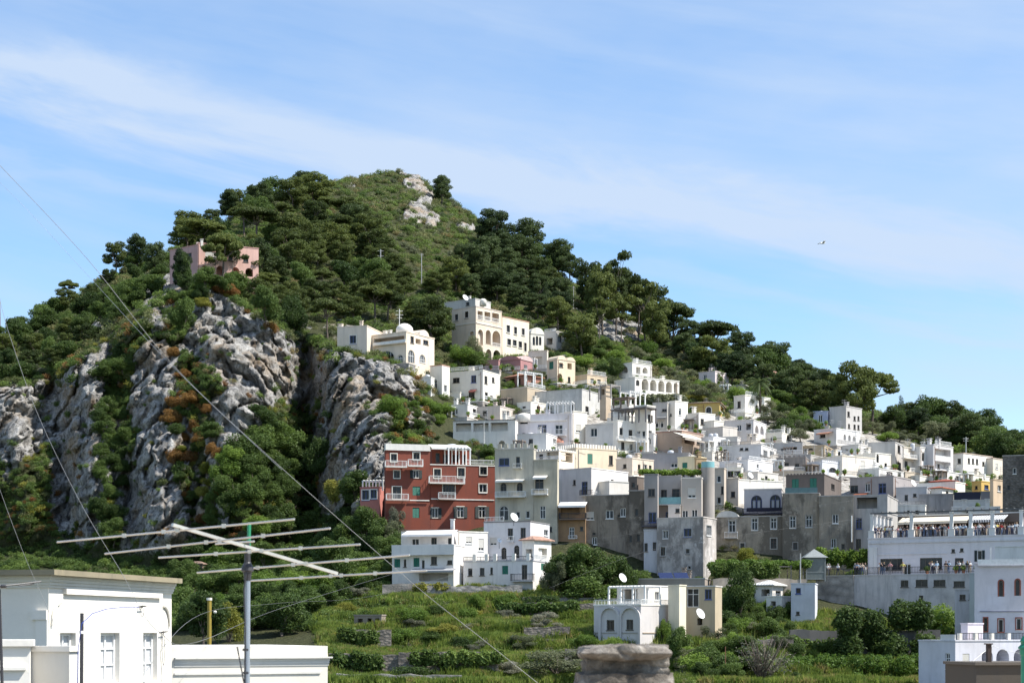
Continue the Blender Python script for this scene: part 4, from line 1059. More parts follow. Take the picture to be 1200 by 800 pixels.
h = H('low dark pink house in front of the cream hotel')
h.blk(563, 584, 586, 422, 438, (0.36, 0.2, 0.19), [(575, 431, 5, 5, 'd')], a=15)
h = H('barrel-roofed house, dark pink with a pale pink gable end')
h.blk(584, 610, 624, 421, 438, (0.42, 0.22, 0.22), [(616, 430, 4, 5, 'w')], a=32); h.vault('R', .9, .05, .95, .15, (0.45, 0.24, 0.23)); h.vault('L', 1.0, 0, 1, .12, (.66, .48, .46))
h = H('terracotta terrace house with white columns under a red roof')
h.blk(592, 614, 636, 440, 456, (0.4, 0.2, 0.15), [(600, 447, 6, 7, 'o'), (608, 447, 4, 7, 'd'), (625, 450, 6, 6, 'A')], a=45); h.gable(.6, (.5, .22, .14)); h.pergola(615, 636, 438, 452, 2.2, n=3, out=2.6)
h = H('plain beige house with a blank wall under the terracotta terrace')
h.blk(587, 618, 640, 454, 482, (0.5, 0.42, 0.32), [(629, 462, 4, 6, 'd'), (624, 472, 3, 6, 'w')], a=35, copc=(.6, .55, .45)); h.rail(619, 639, 450, 454, -.1)
h = H('small white chapel-like house with curved gable and three tall arched windows', 'house')
h.blk(621, 621.8, 637, 391, 412, WHITE, [(625.6, 399.5, 2.8, 10, 'a'), (629.3, 399, 2.8, 11, 'a'), (633, 399.5, 2.8, 10, 'a')], a=62, R=3.4); h.vault('L', 1.5, 0, 1, .1)
h = H('grey-white block house behind the curved white gable')
h.blk(637, 652, 663, 388, 414, GREYW, [(644, 400, 7, 8, 'o'), (656, 397, 4, 7, 'd')], a=35); h.clutter(6, 2); h.rail(638, 651, 385, 388, -.1)
h = H('cream veranda house with white posts below the chapel-like house')
h.blk(619, 641, 642.5, 411, 436, (0.7, 0.62, 0.48), [(629, 425, 12, 14, 'o'), (622.5, 426, 3, 12, 'd')], a=20); h.rail(620, 640, 429, 433, .1)
h = H('yellow house with two rounded roofs and a green door')
h.blk(641, 653, 674, 421, 451, (0.76, 0.64, 0.4), [(646, 428, 5, 9, 'g'), (657.5, 427.5, 4.5, 5, 'd'), (667.5, 429, 5, 7, 'o'), (667, 445, 3, 7, 'd'), (656, 442, 6, 9, 'O')], a=50); h.vault('L', .9, .02, .48, .1); h.vault('L', .8, .52, .98, .1)
h = H('long low beige terrace house below the dark garden pines')
h.blk(673, 688, 711, 439, 454, (0.6, 0.5, 0.37), [(694, 446, 4, 5, 'd'), (702, 447, 4, 5, 'd')], a=48); h.rail(689, 710, 435, 439, -.1); h.chimney(.5, .5)
h = H('white villa with dark arched doorways above the arcaded villa', 'villa')
h.blk(725, 741, 764, 425, 450, WHITE, [(732, 433, 7, 8, 'O'), (756, 434, 6, 7, 'O'), (748, 434, 5, 8, 'o')], a=48); h.chimney(.3, .4, .6, .8); h.rail(742, 763, 422, 425, -.1)
h = H('long white villa with an arcade of five open arches', 'villa')
h.blk(743, 744, 796, 442, 468, WHITE, [(747.3, 448.5, 4, 7, 'a'), (756, 450.5, 8, 13, 'O'), (765.6, 451.5, 7.4, 13, 'O'), (775, 452.5, 7.2, 13, 'O'), (784, 453.5, 7, 12.5, 'O'), (791.7, 454.5, 4, 12, 'O')], a=58); h.clutter(8, 1)
# middle of the town
h = H('big white house with a stained grey side wall and grey flat roof')
h.blk(625, 682, 717, 456, 492, (0.6, 0.6, 0.58), [(672, 477, 4, 8, 'd'), (688, 480, 4, 8, 'd')], a=28, dirt=.8, copc=(.45, .45, .45))
h.blk(703, 710, 716, 451, 466, BEIGE, [(706.5, 459, 4, 7, 'o')], Y=318); h.pergola(690, 716, 452, 465, 3, n=3, out=.3, c=paint((.3, .28, .26), .6))
h = H('lilac-white house with two salmon arched awnings and arched side windows')
h.blk(604, 670, 673, 485, 528, (0.7, 0.67, 0.69), [(614, 493, 9, 7, 'a'), (613.6, 512, 8, 10, 'a'), (635.4, 504, 10, 13, 'b'), (655, 503, 9, 11, 'w')], a=12, R=6)
h.awning(621, 640, 511.5, 521, 1.0, (.42, .2, .14), arc=True); h.awning(644, 660, 511.5, 520, 1.0, (.42, .2, .14), arc=True); h.balcony(645, 663, 510, 503, .7); h.band(493, 621, 664, 1, .25)
h.pergola(640, 670, 470, 485, 3, n=4, out=-.5); h.clutter(9, 1); h.dome(614, 484, 8, 2, .35)
h = H('narrow sunlit white house right of the lilac-white one')
h.blk(671, 672, 688, 482, 526, WHITE, [(678, 502, 6, 9, 's'), (677, 519, 7, 4, 'd')], a=55)
h = H('white house with a stair of shaded roof terraces and many balconies')
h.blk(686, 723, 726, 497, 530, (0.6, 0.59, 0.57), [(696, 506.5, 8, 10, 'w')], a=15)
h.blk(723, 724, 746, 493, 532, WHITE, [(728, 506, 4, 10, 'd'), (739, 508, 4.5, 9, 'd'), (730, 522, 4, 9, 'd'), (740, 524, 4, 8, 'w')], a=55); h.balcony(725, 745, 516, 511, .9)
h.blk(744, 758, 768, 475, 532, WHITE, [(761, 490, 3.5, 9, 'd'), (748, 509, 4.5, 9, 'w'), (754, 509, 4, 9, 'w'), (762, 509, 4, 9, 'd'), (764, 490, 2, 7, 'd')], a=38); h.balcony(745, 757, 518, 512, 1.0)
h.pergola(716, 757, 480, 494, 3.5, paint((.13, .12, .12), .6), 6, False, 2.0)
h = H('white roof terrace with black awnings above the many-balconied house')
h.blk(716, 736, 757, 474, 490, WHITE, [(724, 481, 9, 7, 'o'), (742, 470, 5, 8, 'o'), (750, 482, 4, 8, 'd')], a=45, Y=312); h.pergola(718, 736, 467, 475, 2, paint((.16, .12, .1), .7), 3, False, 1.2); h.pergola(738, 757, 459, 472, 2.5, n=4)
h = H('white tower house with a shaded left side')
h.blk(782, 791, 806, 470, 507, WHITE, [(797, 482, 3, 8, 'A'), (786, 486, 2, 3, 'd'), (799, 500, 3, 6, 'w')], a=50); h.chimney(.4, .6, .5, .9)
h = H('low grey terrace house left of the white tower house')
h.blk(765, 782, 783, 472, 507, (0.5, 0.48, 0.45), [(778.5, 480.5, 5.5, 3, 'd'), (769.7, 497, 4, 7, 'A'), (775.8, 497, 4, 7, 'A')], a=14); h.awning(767, 780, 488, 490, 1.2, (.2, .2, .2))
h = H('tan house with a blank brick-coloured wall below the white tower house')
h.blk(768, 799, 824, 505, 537, (0.42, 0.33, 0.27), [(808, 516, 12, 8, 'o'), (819, 517, 5, 7, 'd')], a=36, copc=(.35, .2, .16)); h.awning(800, 822, 508, 513, 2.0, (.7, .66, .58)); h.awning(803, 826, 514, 516, 2.2, (.4, .35, .3))
h = H('ochre-yellow house with a brown roof among the olive trees')
h.blk(806, 843, 850, 472, 493, (0.48, 0.36, 0.13), [(811, 480, 5, 7, 'a'), (830.5, 480.5, 6, 8, 'a'), (846, 480, 4, 8, 'o')], a=14, moulded=WHITE); h.gable(.5, (.3, .22, .15))
h = H('pale pinkish low house below the ochre-yellow house')
h.blk(804, 817, 819, 487, 508, (0.56, 0.48, 0.42), [(810, 497, 4, 6, 'w')], a=14)
h = H('white house with a sloping stair wall and two small windows')
h.blk(818, 819, 838, 484, 512, WHITE, [(823, 494, 4, 7, 'd'), (830, 498, 4, 7, 'd'), (827, 507, 4, 5, 'w')], a=52); h.chimney(.5, .5, .6, 1.2)
h = H('long white stepped terrace wall running down behind the white stair house', 'terrace_wall')
h.blk(836, 837, 862, 493, 516, WHITE, [(845, 504, 8, 6, 'o')], a=50); h.blk(846, 847, 864, 500, 522, GREYW, [], a=50)
h = H('white villa with arched openings on its sunlit end wall', 'villa')
h.blk(841, 883, 898, 492, 522, (0.62, 0.6, 0.6), [(866, 501, 5.5, 7, 'w'), (877.6, 499.5, 7, 8, 'o'), (887, 503, 4, 9, 'O'), (893, 504, 4, 10, 'O')], a=24); h.band(518, 842, 882, 1.2, .15)
h = H('pale grey cube house between the white villa and the long grey roofs')
h.blk(846, 864, 868, 512, 532, (0.5, 0.49, 0.48), [(856, 526, 3, 3, 'd')], a=20)
h = H('white house with two square windows on its sunlit face')
h.blk(840, 892, 911, 521, 544, (0.62, 0.61, 0.6), [(850, 528, 4, 3, 'd'), (869, 526, 4, 3, 'd'), (875, 526, 4, 3, 'd'), (897, 532, 5, 9, 'w'), (904.5, 533, 5, 9, 'w')], a=24); h.clutter(12, 2); h.rail(842, 890, 517, 521, -.2, paint((.25, .22, .2), .6))
h = H('blank white block with one grey side below the two-windowed white house')
h.blk(843, 876.5, 912, 539, 562, (0.72, 0.71, 0.71), [(888, 546, 2.5, 5, 'w')], a=42); h.rail(878, 910, 536, 539, -.2); h.clutter(13, 1)
h = H('flat-roofed grey house with two dark openings')
h.blk(897, 940, 947, 519, 536, (0.46, 0.45, 0.44), [(918, 527, 6, 3, 'd'), (930, 525, 8, 3, 'o')], a=20); h.clutter(14, 2)
h = H('long low tan house with a row of dark ventilation slots')
h.blk(924, 966, 976, 522, 540, (0.45, 0.36, 0.25), [(934, 526, 9, 2, 'd'), (948, 526, 9, 2, 'd'), (968, 527, 3, 4, 'w'), (972, 527, 3, 4, 'w')], a=22)
h = H('weathered grey-brown house with a broken roof edge')
h.blk(910, 944, 949, 536, 556, (0.3, 0.27, 0.25), [(922, 544, 5, 4, 'd'), (934, 545, 5, 4, 'd')], a=16, dirt=.9); h.battlement(.8, .3, 'L'); h.awning(912, 930, 546, 551, 1.5, (.5, .46, .42))
h = H('glazed white veranda house behind the round grey tower', 'house')
h.blk(842, 869, 871, 548, 566, WHITE, [(848, 555, 7, 7, 'd'), (856, 555, 7, 7, 'd'), (864, 555, 7, 7, 'd')], a=14)
h = H('small white roofed block with chimneys between the veranda and the blank white block')
h.blk(870, 888, 912, 553, 570, (.6, .58, .55), [(880, 560, 4, 5, 'd'), (898, 560, 3, 5, 'd')], a=45); h.clutter(15, 3)
h = H('beige house with one small window and a long white roof parapet')
h.blk(848, 865, 872, 561, 606, (0.5, 0.47, 0.43), [(859, 579, 5, 7, 'd')], a=16, Y=283); h.blk(865, 866, 921, 562, 576, WHITE, [], a=62, Y=284, R=9)
h = H('white house with two big arched blue glass doors on a bowed dark balcony')
h.blk(872, 916, 918, 573, 606, (0.58, 0.57, 0.59), [(886.6, 589.5, 13, 19, 'B'), (908.6, 589, 13, 19.5, 'B')], a=12, Y=276, copc=WHITE)
h.balcony(870, 917, 601.5, 596, 1.0, METAL_D(), (.06, .06, .09)); h.rail(875, 916, 595, 599.5, .95, fabric((.02, .02, .05), 'dark_cloth'), True, 'cloth_screen')
h = H('old dark stone house with a white barrel roof and one white balcony')
h.blk(839, 917, 919, 605, 656, None, [(858, 617, 8, 15, 'w'), (884.4, 614, 7, 14, 'w'), (906.6, 613, 7, 13, 'w'), (906.6, 637, 7, 13, 'k'), (870, 640, 5, 8, 'd')], a=12, mat=plaster((0.4, 0.34, 0.27), 1.0), Y=266, moulded=(.45, .43, .4))
h.vault('R', 1.0, .66, .99, .12, (.62, .6, .56)); h.balcony(849, 864, 630, 623, .8); 
h = H('dark brown house with a glass-railed dark penthouse')
h.blk(917, 960, 962, 578, 650, None, [(929, 611.5, 7, 14, 'w'), (948, 610.5, 7.5, 14, 'w'), (932, 640, 5, 9, 'k')], a=12, mat=plaster((.37, .315, .25), 1.0), Y=264, moulded=(.33, .3, .27)); h.rail(920, 958, 571, 577, -.1, paint((.08, .16, .17), .15, 0, 'tinted_glass'), True)
h.blk(921, 966, 986, 556, 580, (0.15, 0.125, 0.11), [(932, 567, 8, 12, 'g'), (953, 566, 8, 12, 'g'), (976, 570, 4, 6, 'd')], a=22, Y=268.5, dirt=.6); h.battlement(.5, .16, 'L')
h = H('rough dark stone house with a white rainwater pipe')
h.blk(960, 1000, 1002, 581, 650, None, [(979, 607.6, 7, 11, 'w'), (977, 636, 6, 11, 'w'), (988, 640, 4, 6, 'd')], a=12, mat=plaster((.33, .285, .23), 1.0), Y=262)
mb = MB(); s_ = h.fL.s(998); mb.tube([h.fL.pt(s_, h.zb + 6, .12), h.fL.pt(s_, h.zt - 3, .12)], .1, 8); mb.build('rainwater_pipe', paint((.7, .7, .68), .5), h.root)
h = H('pale grey house with blue windows left of the column terrace')
h.blk(999, 1040, 1052, 580, 650, (0.46, 0.44, 0.42), [(1006.5, 613, 7, 13, 'b'), (1006, 637, 6, 12, 'd'), (1016, 589, 24, 13, 'o')], a=20, Y=262, dirt=.7)
h = H('grey roof house with blue french windows and a sunlit beige end wall')
h.blk(996, 1047, 1077, 558, 594, (0.36, 0.33, 0.32), [(1001, 573, 9, 9, 'd'), (1016.6, 571, 6, 10, 'w'), (1034, 572, 9, 12, 'b')], a=32, Y=286); h.awning(1000, 1015, 577.5, 579.5, 1.2, (.45, .14, .07)); h.clutter(16, 1)
h = H('white house with toothed cornice and a half-round green window')
h.blk(946, 963.5, 987, 541, 562, (0.66, 0.66, 0.68), [(976, 550.5, 9, 6, 'a'), (953, 550, 4, 6, 'd')], a=48); h.battlement(.5, .2, 'R')
h.blk(974, 978, 986, 528, 541, (.55, .6, .66), [(980, 534, 3, 10, 'd'), (983.5, 534, 3, 10, 'd')], Y=308)
h = H('cream house with one tall shuttered window beside the toothed cornice')
h.blk(986, 987, 1026, 534, 560, (0.74, 0.68, 0.55), [(1011, 546, 5, 12, 's')], a=55); h.clutter(17, 2)
h = H('white house with one narrow arched window right of the cream house')
h.blk(1025, 1026, 1044, 531, 556, WHITE, [(1028.5, 537, 3, 10, 'a'), (1038, 545, 3, 5, 'd')], a=52); h.chimney(.5, .5, .6, 1)
h = H('long white low-roofed house with parapet behind the cream house')
h.blk(984, 1006, 1033, 521, 536, (.66, .65, .63), [(992, 528, 4, 5, 'w'), (1014, 528, 4, 5, 'd')], a=44); h.clutter(18, 3)
h = H('tall grey house with a white windowed end beside the big umbrella pine')
h.blk(972, 991.5, 1010, 476, 510, (0.5, 0.48, 0.46), [(994.5, 485, 2.8, 6, 'd'), (1001.5, 490, 2.6, 5, 'd'), (1006, 490, 2.4, 5, 'd'), (1001.5, 500, 2.6, 5.5, 'd'), (1006, 500.5, 2.4, 5.5, 'd'), (995, 499, 2.4, 5, 'd')], a=42); h.clutter(19, 1)
h = H('small blue-grey annex left of the tall grey house')
h.blk(953, 970, 973, 482, 504, (0.34, 0.38, 0.5), [(961.5, 490.5, 5, 9, 'w')], a=18); h.tank(.5, .4, .4, .6)
h = H('white terrace house with little arches below the tall grey house')
h.blk(954, 980, 1008, 502, 526, (.66, .65, .64), [(964, 510, 6, 5, 'd'), (990, 512, 3, 7, 'O'), (995.5, 513, 3, 7, 'O'), (1001, 514, 3, 6, 'O')], a=42); h.clutter(20, 2); h.awning(956, 972, 506, 508, 1.5, (.5, .25, .16))
h = H('white row house with a blank grey side and two stacked windows')
h.blk(1017, 1049, 1059, 518, 556, (0.55, 0.53, 0.51), [(1053.5, 526, 3.2, 9, 'd'), (1053.8, 546, 4.2, 9, 'd')], a=24); h.blk(1010, 1022, 1032, 524, 546, WHITE, [(1027, 530, 3, 4, 'd')], Y=330)
h = H('cream balcony house squeezed between two white row houses')
h.blk(1058, 1059.2, 1076, 524, 558, (.72, .66, .55), [(1067.5, 530, 6, 10, 'o'), (1062, 545, 4, 10, 'd'), (1070, 546, 4, 10, 'o')], a=50); h.balcony(1061, 1075, 537, 533, .9); h.clutter(21, 1)
h = H('white row house with two tall dark windows and a small canopy')
h.blk(1065, 1078, 1094, 524, 560, (0.7, 0.69, 0.67), [(1081.8, 535, 3, 10, 'a'), (1087.5, 534.5, 2.8, 8, 'd'), (1085, 551, 5.5, 9, 'd')], a=44); h.awning(1080, 1092, 545, 547.5, 1, (.2, .2, .2)); h.chimney(.3, .5, .7, .7)
h = H('white house with two tiers of deep railed balconies')
h.blk(1082, 1094, 1117, 521, 562, (.64, .63, .64), [(1105, 530, 18, 8, 'o'), (1105, 545, 18, 9, 'o'), (1100, 546, 3, 5, 'd')], a=46); h.rail(1096, 1115, 534, 538, .02); h.rail(1096, 1115, 517, 521, -.1); h.chimney(.6, .1, .6, .8); h.chimney(.1, .3, .6, .8)
h = H('long white house with a row of small windows at the end of the row')
h.blk(1117, 1129, 1163, 531, 562, WHITE, [(1124, 540, 4, 6, 'd'), (1135.5, 539.5, 2.6, 6, 'd'), (1140.3, 540, 2.6, 6, 'd'), (1145, 540.5, 2.6, 6, 'd'), (1152.5, 543, 2.8, 4.5, 'd'), (1158, 546, 3, 7, 'd')], a=46, copc=(.5, .4, .33)); h.rail(1131, 1150, 548, 551, .5); h.rail(1118, 1128, 549, 552, .3)
h.blk(1163.2, 1163.6, 1175, 537, 562, (.74, .65, .48), [(1168, 546, 3, 6, 's')], a=46, copc=(.5, .4, .33))
h = H('dark rubble-stone house cut off by the edge of the picture')
h.blk(1175, 1232, 1245, 533, 596, None, [(1189, 551.5, 4, 7, 'w'), (1182, 571, 4, 6, 'd'), (1196, 575, 4, 6, 'd')], a=14, mat=stone((0.14, 0.125, 0.11), scale=2.2), Y=282)
h = H('low grey house with small square windows beside the beige end wall')
h.blk(1050, 1086, 1094, 571, 596, (0.42, 0.42, 0.43), [(1062, 583, 4, 7, 'd'), (1072, 580, 4, 4, 'd'), (1080, 581, 4, 4, 'd')], a=18, Y=279); h.rail(1052, 1085, 587, 591, .5)
h = H('red-brown wooden roof house with a small white gable wall')
h.blk(1091, 1119, 1131, 564, 585, (0.13, 0.05, 0.04), [(1100, 572, 5, 6, 'd')], a=26, Y=286, copc=(.35, .08, .05)); h.gable(.5, (.38, .1, .06)); h.blk(1118.5, 1119.5, 1131, 565, 580, WHITE, [], a=40, Y=284)
h = H('small white shed with an orange-red sheet roof', 'shed')
h.blk(1091, 1104, 1117, 572, 582, WHITE, [(1110, 577, 3, 4, 'd')], a=40, Y=280); h.gable(.3, (.5, .16, .09))
h = H('yellow house with a small blue window behind the dark roof screen')
h.blk(1139, 1150, 1163, 564, 588, (.68, .48, .16), [(1156, 570.5, 5, 5, 'b'), (1144, 571, 3, 4, 'd')], a=46, Y=290); h.blk(1160, 1164, 1178, 562, 594, (.66, .52, .28), [(1171, 572, 4, 7, 'w')], a=50, Y=287)
h = H('grey stained garden house with a dark blue roof screen')
h.blk(1117, 1159, 1161, 586, 600, (.5, .5, .49), [(1130, 594, 2.5, 2.5, 'd'), (1137, 594, 4, 3, 'd')], a=12, Y=275); h.rail(1118, 1149, 576, 587, -.2, fabric((.012, .016, .035), 'blue_screen'), True, 'roof_screen'); h.rail(1149.5, 1160, 575, 586, -.2, fabric((.14, .14, .15), 'grey_screen'), True, 'roof_screen')
h = H('bare grey rendered house wall behind the cream awning')
h.blk(1077, 1117, 1119, 579, 606, (0.3, 0.29, 0.29), [], a=12, Y=277, dirt=.8)
h = H('long flat white roof house with a row of skylights above the striped awning')
h.blk(1118, 1172, 1178, 594, 610, (.62, .62, .62), [(1134, 599, 3, 3, 'd')], a=14, Y=268); h.clutter(22, 2)
# upper right gardens
h = H('long low white garden house with a roof railing under the ridge pines')
h.blk(816, 868, 886, 424, 440, (.55, .53, .5), [(826, 430, 4, 4, 'd'), (840, 431, 4, 4, 'd')], a=20, cop=True); h.chimney(.05, .3, .6, 1.0, False, WHITE); h.rail(817, 866, 420, 424, -.1)
h = H('pinkish-white house with a chimney left of the long garden house')
h.blk(819, 838, 854, 435, 455, (.66, .58, .55), [(826, 443, 4, 8, 'w'), (845, 445, 4, 6, 'd')], a=38); h.chimney(.6, .4, .6, .7)
h = H('white flat-roofed pavilion house with a wide eave')
h.blk(845, 872, 881, 452, 466, WHITE, [(852, 457, 5, 7, 'o'), (862, 457, 5, 7, 'o')], a=26); h.gable(.2, (.6, .58, .55), .5)
h = H('white house with an arched niche left of the palm')
h.blk(860, 873, 903, 463, 488, WHITE, [(887, 479, 4, 10, 'O'), (896, 480, 4, 8, 'd'), (866, 474, 4, 8, 'd')], a=50); h.rail(874, 888, 459, 463, -.1)
h = H('little white summerhouse with a red hipped roof and a side porch', 'summerhouse')
h.blk(899, 908, 916, 441, 456, WHITE, [(908.8, 449, 2.5, 8, 'w'), (904, 448, 3, 7, 'w')], a=42); h.gable(1.3, (.45, .25, .18), .25); h.pergola(911, 920, 445, 454, 2, n=2, out=.8)
# lower row: red house and its neighbours
h = H('tall red house with white balconies and dark green shutters', 'house')
h.blk(450.5, 452, 504, 527, 624, REDW, [(461.5, 536.5, 7, 10, 'd'), (488, 534.5, 7.5, 9, 'd'), (465, 556, 7, 9.5, 'd'), (487.5, 555.5, 7, 9.5, 'G'), (465, 577.5, 10, 15, 'd'), (488, 575, 9, 10.5, 'g'), (487.5, 600.5, 8, 12, 'g')], a=76, Y=270, moulded=(.7, .66, .58), dirt=.6, copc=WHITE, drop=8)
h.blk(450.5, 452, 504, 519.5, 527, WHITE, [], a=76, Y=269.8, part='cornice', cop=False, drop=0)
h.balcony(452, 477, 546.8, 540, .9, slabc=WHITE); h.balcony(479, 496, 546, 538.5, 1.0, slabc=WHITE); h.band(586, 480, 503, 1.2, .1); h.balcony(453, 479, 585.5, 578.5, .8, slabc=(.5, .4, .36))
Yb = 270 + h.fR.L * h.fR.d.y + .1
h.blk(503.6, 504.2, 580, 544.5, 624, REDW, [(512.5, 555, 8, 11.5, 'd'), (540.5, 554, 8, 12, 'd'), (566.5, 551.5, 8, 10.5, 'd'), (526, 573, 14, 12, 'd'), (566, 572, 9, 10, 'w'), (509.8, 601, 7.5, 12, 'G'), (539.5, 600, 8, 13, 'G'), (565, 600, 8, 13.5, 'G')], a=76, Y=Yb, moulded=(.7, .66, .58), dirt=.6, copc=WHITE, drop=8)
h.balcony(503.8, 545, 566, 558, 1.1, slabc=WHITE); h.balcony(514.5, 534, 584.5, 577, .9, slabc=(.6, .5, .45)); h.band(585, 505, 579, 1.2, .1); h.rail(547, 579, 538.5, 543.5, -.1)
h.blk(505.5, 506, 552, 526, 546, REDW, [(513, 536, 5, 11, 'd'), (522, 537, 6, 10, 'k'), (534, 537, 9, 9, 'o'), (544, 537, 5, 10, 'd')], a=76, Y=Yb + 4, dirt=.3, copc=WHITE); h.awning(506, 552, 521, 527, 3.2, (.75, .74, .7)); h.pergola(525, 552, 526.5, 545, 3.2, METAL_W(), 4, True, 3.4); h.tank(.4, .6, .9, 1.4)
h = H('small pink annex with two blue windows left of the red house')
h.blk(422, 445, 450, 571, 592, (.5, .2, .17), [(428.5, 580, 8, 12, 'b'), (438, 579, 7, 11, 'b')], a=14, Y=274, moulded=WHITE); h.pergola(424, 449, 562, 571, 2, METAL_W(), 4, True, -.3)
h = H('white house with a long dark-open roof veranda behind the red house')
h.blk(531, 604, 607, 492, 530, WHITE, [(543, 500.5, 18, 10, 'o'), (563.5, 500.5, 18, 10, 'o'), (585, 500, 20, 10, 'o'), (588, 520, 8, 8, 'O'), (558, 519, 5, 5, 'd')], a=12, copc=(.3, .28, .27)); h.chimney(.2, .6)
h = H('grey castle-like house with battlements and white awnings')
h.blk(580, 625.5, 628, 526, 624, (0.54, 0.5, 0.41), [(590.7, 541, 12, 9, 'b'), (607, 541, 4.5, 12, 'd'), (590, 571, 7, 11, 'a'), (609, 570.5, 7, 11, 'a'), (590.5, 600.5, 11, 17, 'A'), (607, 603, 5, 8, 'w'), (618.5, 602.5, 5, 9, 'w')], a=12, Y=268, dirt=.6, drop=8)
h.battlement(.95, .75, 'L'); h.balcony(580, 615, 582, 576, 1.2, slabc=WHITE); h.awning(580, 613, 561.5, 563.5, 1.4); h.balcony(601, 611, 548, 543, .4)
h.blk(625.7, 653, 655, 539, 640, (0.52, 0.48, 0.38), [(632, 567, 10, 13, 'd'), (636, 600, 6.5, 15, 'w'), (645, 620, 4, 6, 'd')], a=12, Y=267, dirt=.7, drop=8); h.balcony(622.5, 641, 579, 573, 1.0, slabc=WHITE); h.awning(624, 640, 557, 560, 1.3)
h = H('cream penthouse with white pergola posts right of the castle-like house')
h.blk(626, 655, 675, 528, 566, (.74, .66, .48), [(634, 536, 4.5, 8, 'k'), (648, 533, 15, 11, 'o'), (664, 535, 14, 12, 'o'), (660, 553, 9, 7, 'w'), (668, 562, 4, 5, 'd')], a=34, Y=282); h.rail(627, 654, 535, 539, 1.2); h.battlement(.5, .2, 'LR', WHITE)
h = H('yellow house with white battlements and a green shutter')
h.blk(674, 675, 723, 525, 560, (.76, .65, .4), [(691.4, 537.5, 6, 12, 'g'), (716, 539, 4.5, 11, 'd')], a=60, Y=291); h.battlement(.55, .65, 'LR', WHITE)
h = H('low cream house with clustered small windows right of the yellow battlements')
h.blk(722, 741, 766, 537, 560, (.66, .56, .38), [(732, 546, 4, 5, 'd'), (749, 547, 3, 6, 'd'), (756, 547, 5, 6, 'w'), (762, 548, 3, 6, 'd')], a=44, Y=287); h.clutter(24, 2)
h = H('long plain grey hall with a flat dark roof', 'house')
h.blk(752, 807, 810, 531, 556, (0.36, 0.35, 0.36), [(790, 545, 8, 5, 'w')], a=14, Y=295); h.clutter(25, 2)
h = H('yellow house with one turquoise shutter below the long grey hall')
h.blk(794, 816, 828, 535, 556, (.74, .66, .36), [(802.5, 545, 6, 6.5, 'g')], a=34, Y=290); h.blk(814, 816, 828, 537, 553, (.4, .3, .18), [(821, 546, 7, 8, 'o')], Y=289.6); h.clutter(26, 1)
h = H('white house with a blue balcony door on its shaded side')
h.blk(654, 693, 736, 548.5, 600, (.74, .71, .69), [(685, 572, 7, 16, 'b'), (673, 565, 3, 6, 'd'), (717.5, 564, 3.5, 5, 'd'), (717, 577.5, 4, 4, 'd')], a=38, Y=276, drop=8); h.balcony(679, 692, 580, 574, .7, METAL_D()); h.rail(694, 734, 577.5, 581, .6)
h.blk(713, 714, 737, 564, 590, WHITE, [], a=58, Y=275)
h = H('weathered orange-brown brick house with an awninged balcony')
h.blk(654, 686, 688, 591, 655, (.36, .23, .13), [(668, 598, 22, 10, 'o'), (670, 624, 6, 13, 'w'), (681.5, 619, 4, 5, 'd')], a=12, Y=267, dirt=.9); h.balcony(655, 686, 608, 601, 1.1, METAL_D(), (.2, .15, .12)); h.awning(654, 686, 588, 593, 1.8, (.75, .75, .75)); h.rail(666, 676, 627, 631, .3)
h = H('dark rubble-stone house with white-framed windows and a brick chimney block')
h.blk(686, 737, 739, 580, 660, None, [(691, 604, 10, 9.5, 's'), (714.4, 602.5, 9, 10, 'w'), (730, 600, 6, 10, 'w'), (696.7, 633.5, 6, 9, 'w'), (696, 625, 4, 3, 'd'), (725, 604, 3, 3, 'd')], a=13, Y=266, mat=plaster((.28, .24, .195), 1.0))
h.blk(737, 755, 758, 575, 660, None, [(746, 600, 4, 8, 'd'), (738.6, 631, 4, 8, 'd'), (748, 630, 4, 8, 'd')], a=13, Y=265, mat=plaster((.28, .24, .195), 1.0))
h.blk(737, 746.5, 754.5, 559, 578, (.17, .14, .12), [(742, 568, 4, 6, 'd')], a=35, Y=266, part='chimney_block')
h = H('modern grey house with glass balconies and a planted roof')
h.blk(755, 770.5, 772, 556, 640, (.33, .31, .3), [(763.5, 577, 8, 9, 'd'), (764.5, 606, 9, 12, 'b')], a=12, Y=264, dirt=.2); h.balcony(752, 772, 616, 610, .9, METAL_D(), (.08, .08, .1)); h.blk(754.5, 772, 773.5, 621, 655, (.5, .5, .52), [(757, 641, 4, 10, 'd'), (767, 640, 4, 10, 'k')], a=12, Y=262)
h.blk(771.5, 798, 799, 558, 624, (.44, .4, .37), [(778, 579.5, 7, 12, 'd'), (792, 579, 9, 13, 'd'), (782.5, 604, 5, 9, 'b')], a=12, Y=267, dirt=.2); h.balcony(770, 798, 591, 583, 1.2, paint((.2, .42, .44), .1, 0, 'tinted_glass'), (.5, .5, .5), True)
h.blk(783, 797, 798.5, 592, 624, (.6, .57, .52), [(794, 598, 5, 5, 'd')], a=12, Y=264.6)
h.blk(798.5, 822, 823.5, 560, 624, (.48, .44, .4), [(810.7, 577, 9.5, 12, 's'), (814, 601, 7, 9, 'w'), (803, 602, 7, 9, 'w')], a=12, Y=264.5, dirt=.2, copc=WHITE)
pl = MB()
h = H('weathered grey house with stained plaster and a sunlit white end')
h.blk(770, 824, 839.5, 606, 675, (.56, .52, .46), [(780, 626, 6, 9.5, 'w'), (806, 624, 9, 10, 'b'), (777, 646, 5.5, 11, 'd'), (806, 646, 4.5, 6, 'd'), (830.5, 621.5, 5.5, 12, 'w'), (808, 665, 3, 4, 'd')], a=28, Y=258, dirt=.98, moulded=(.42, .41, .4))
h = H('round grey cylindrical tower with a blue glass rail', 'tower')
p = at(829.5, 606, 268); h.root = empty('tower', p, h.label, 'tower'); r_ = 8 / F * 268; mb = MB()
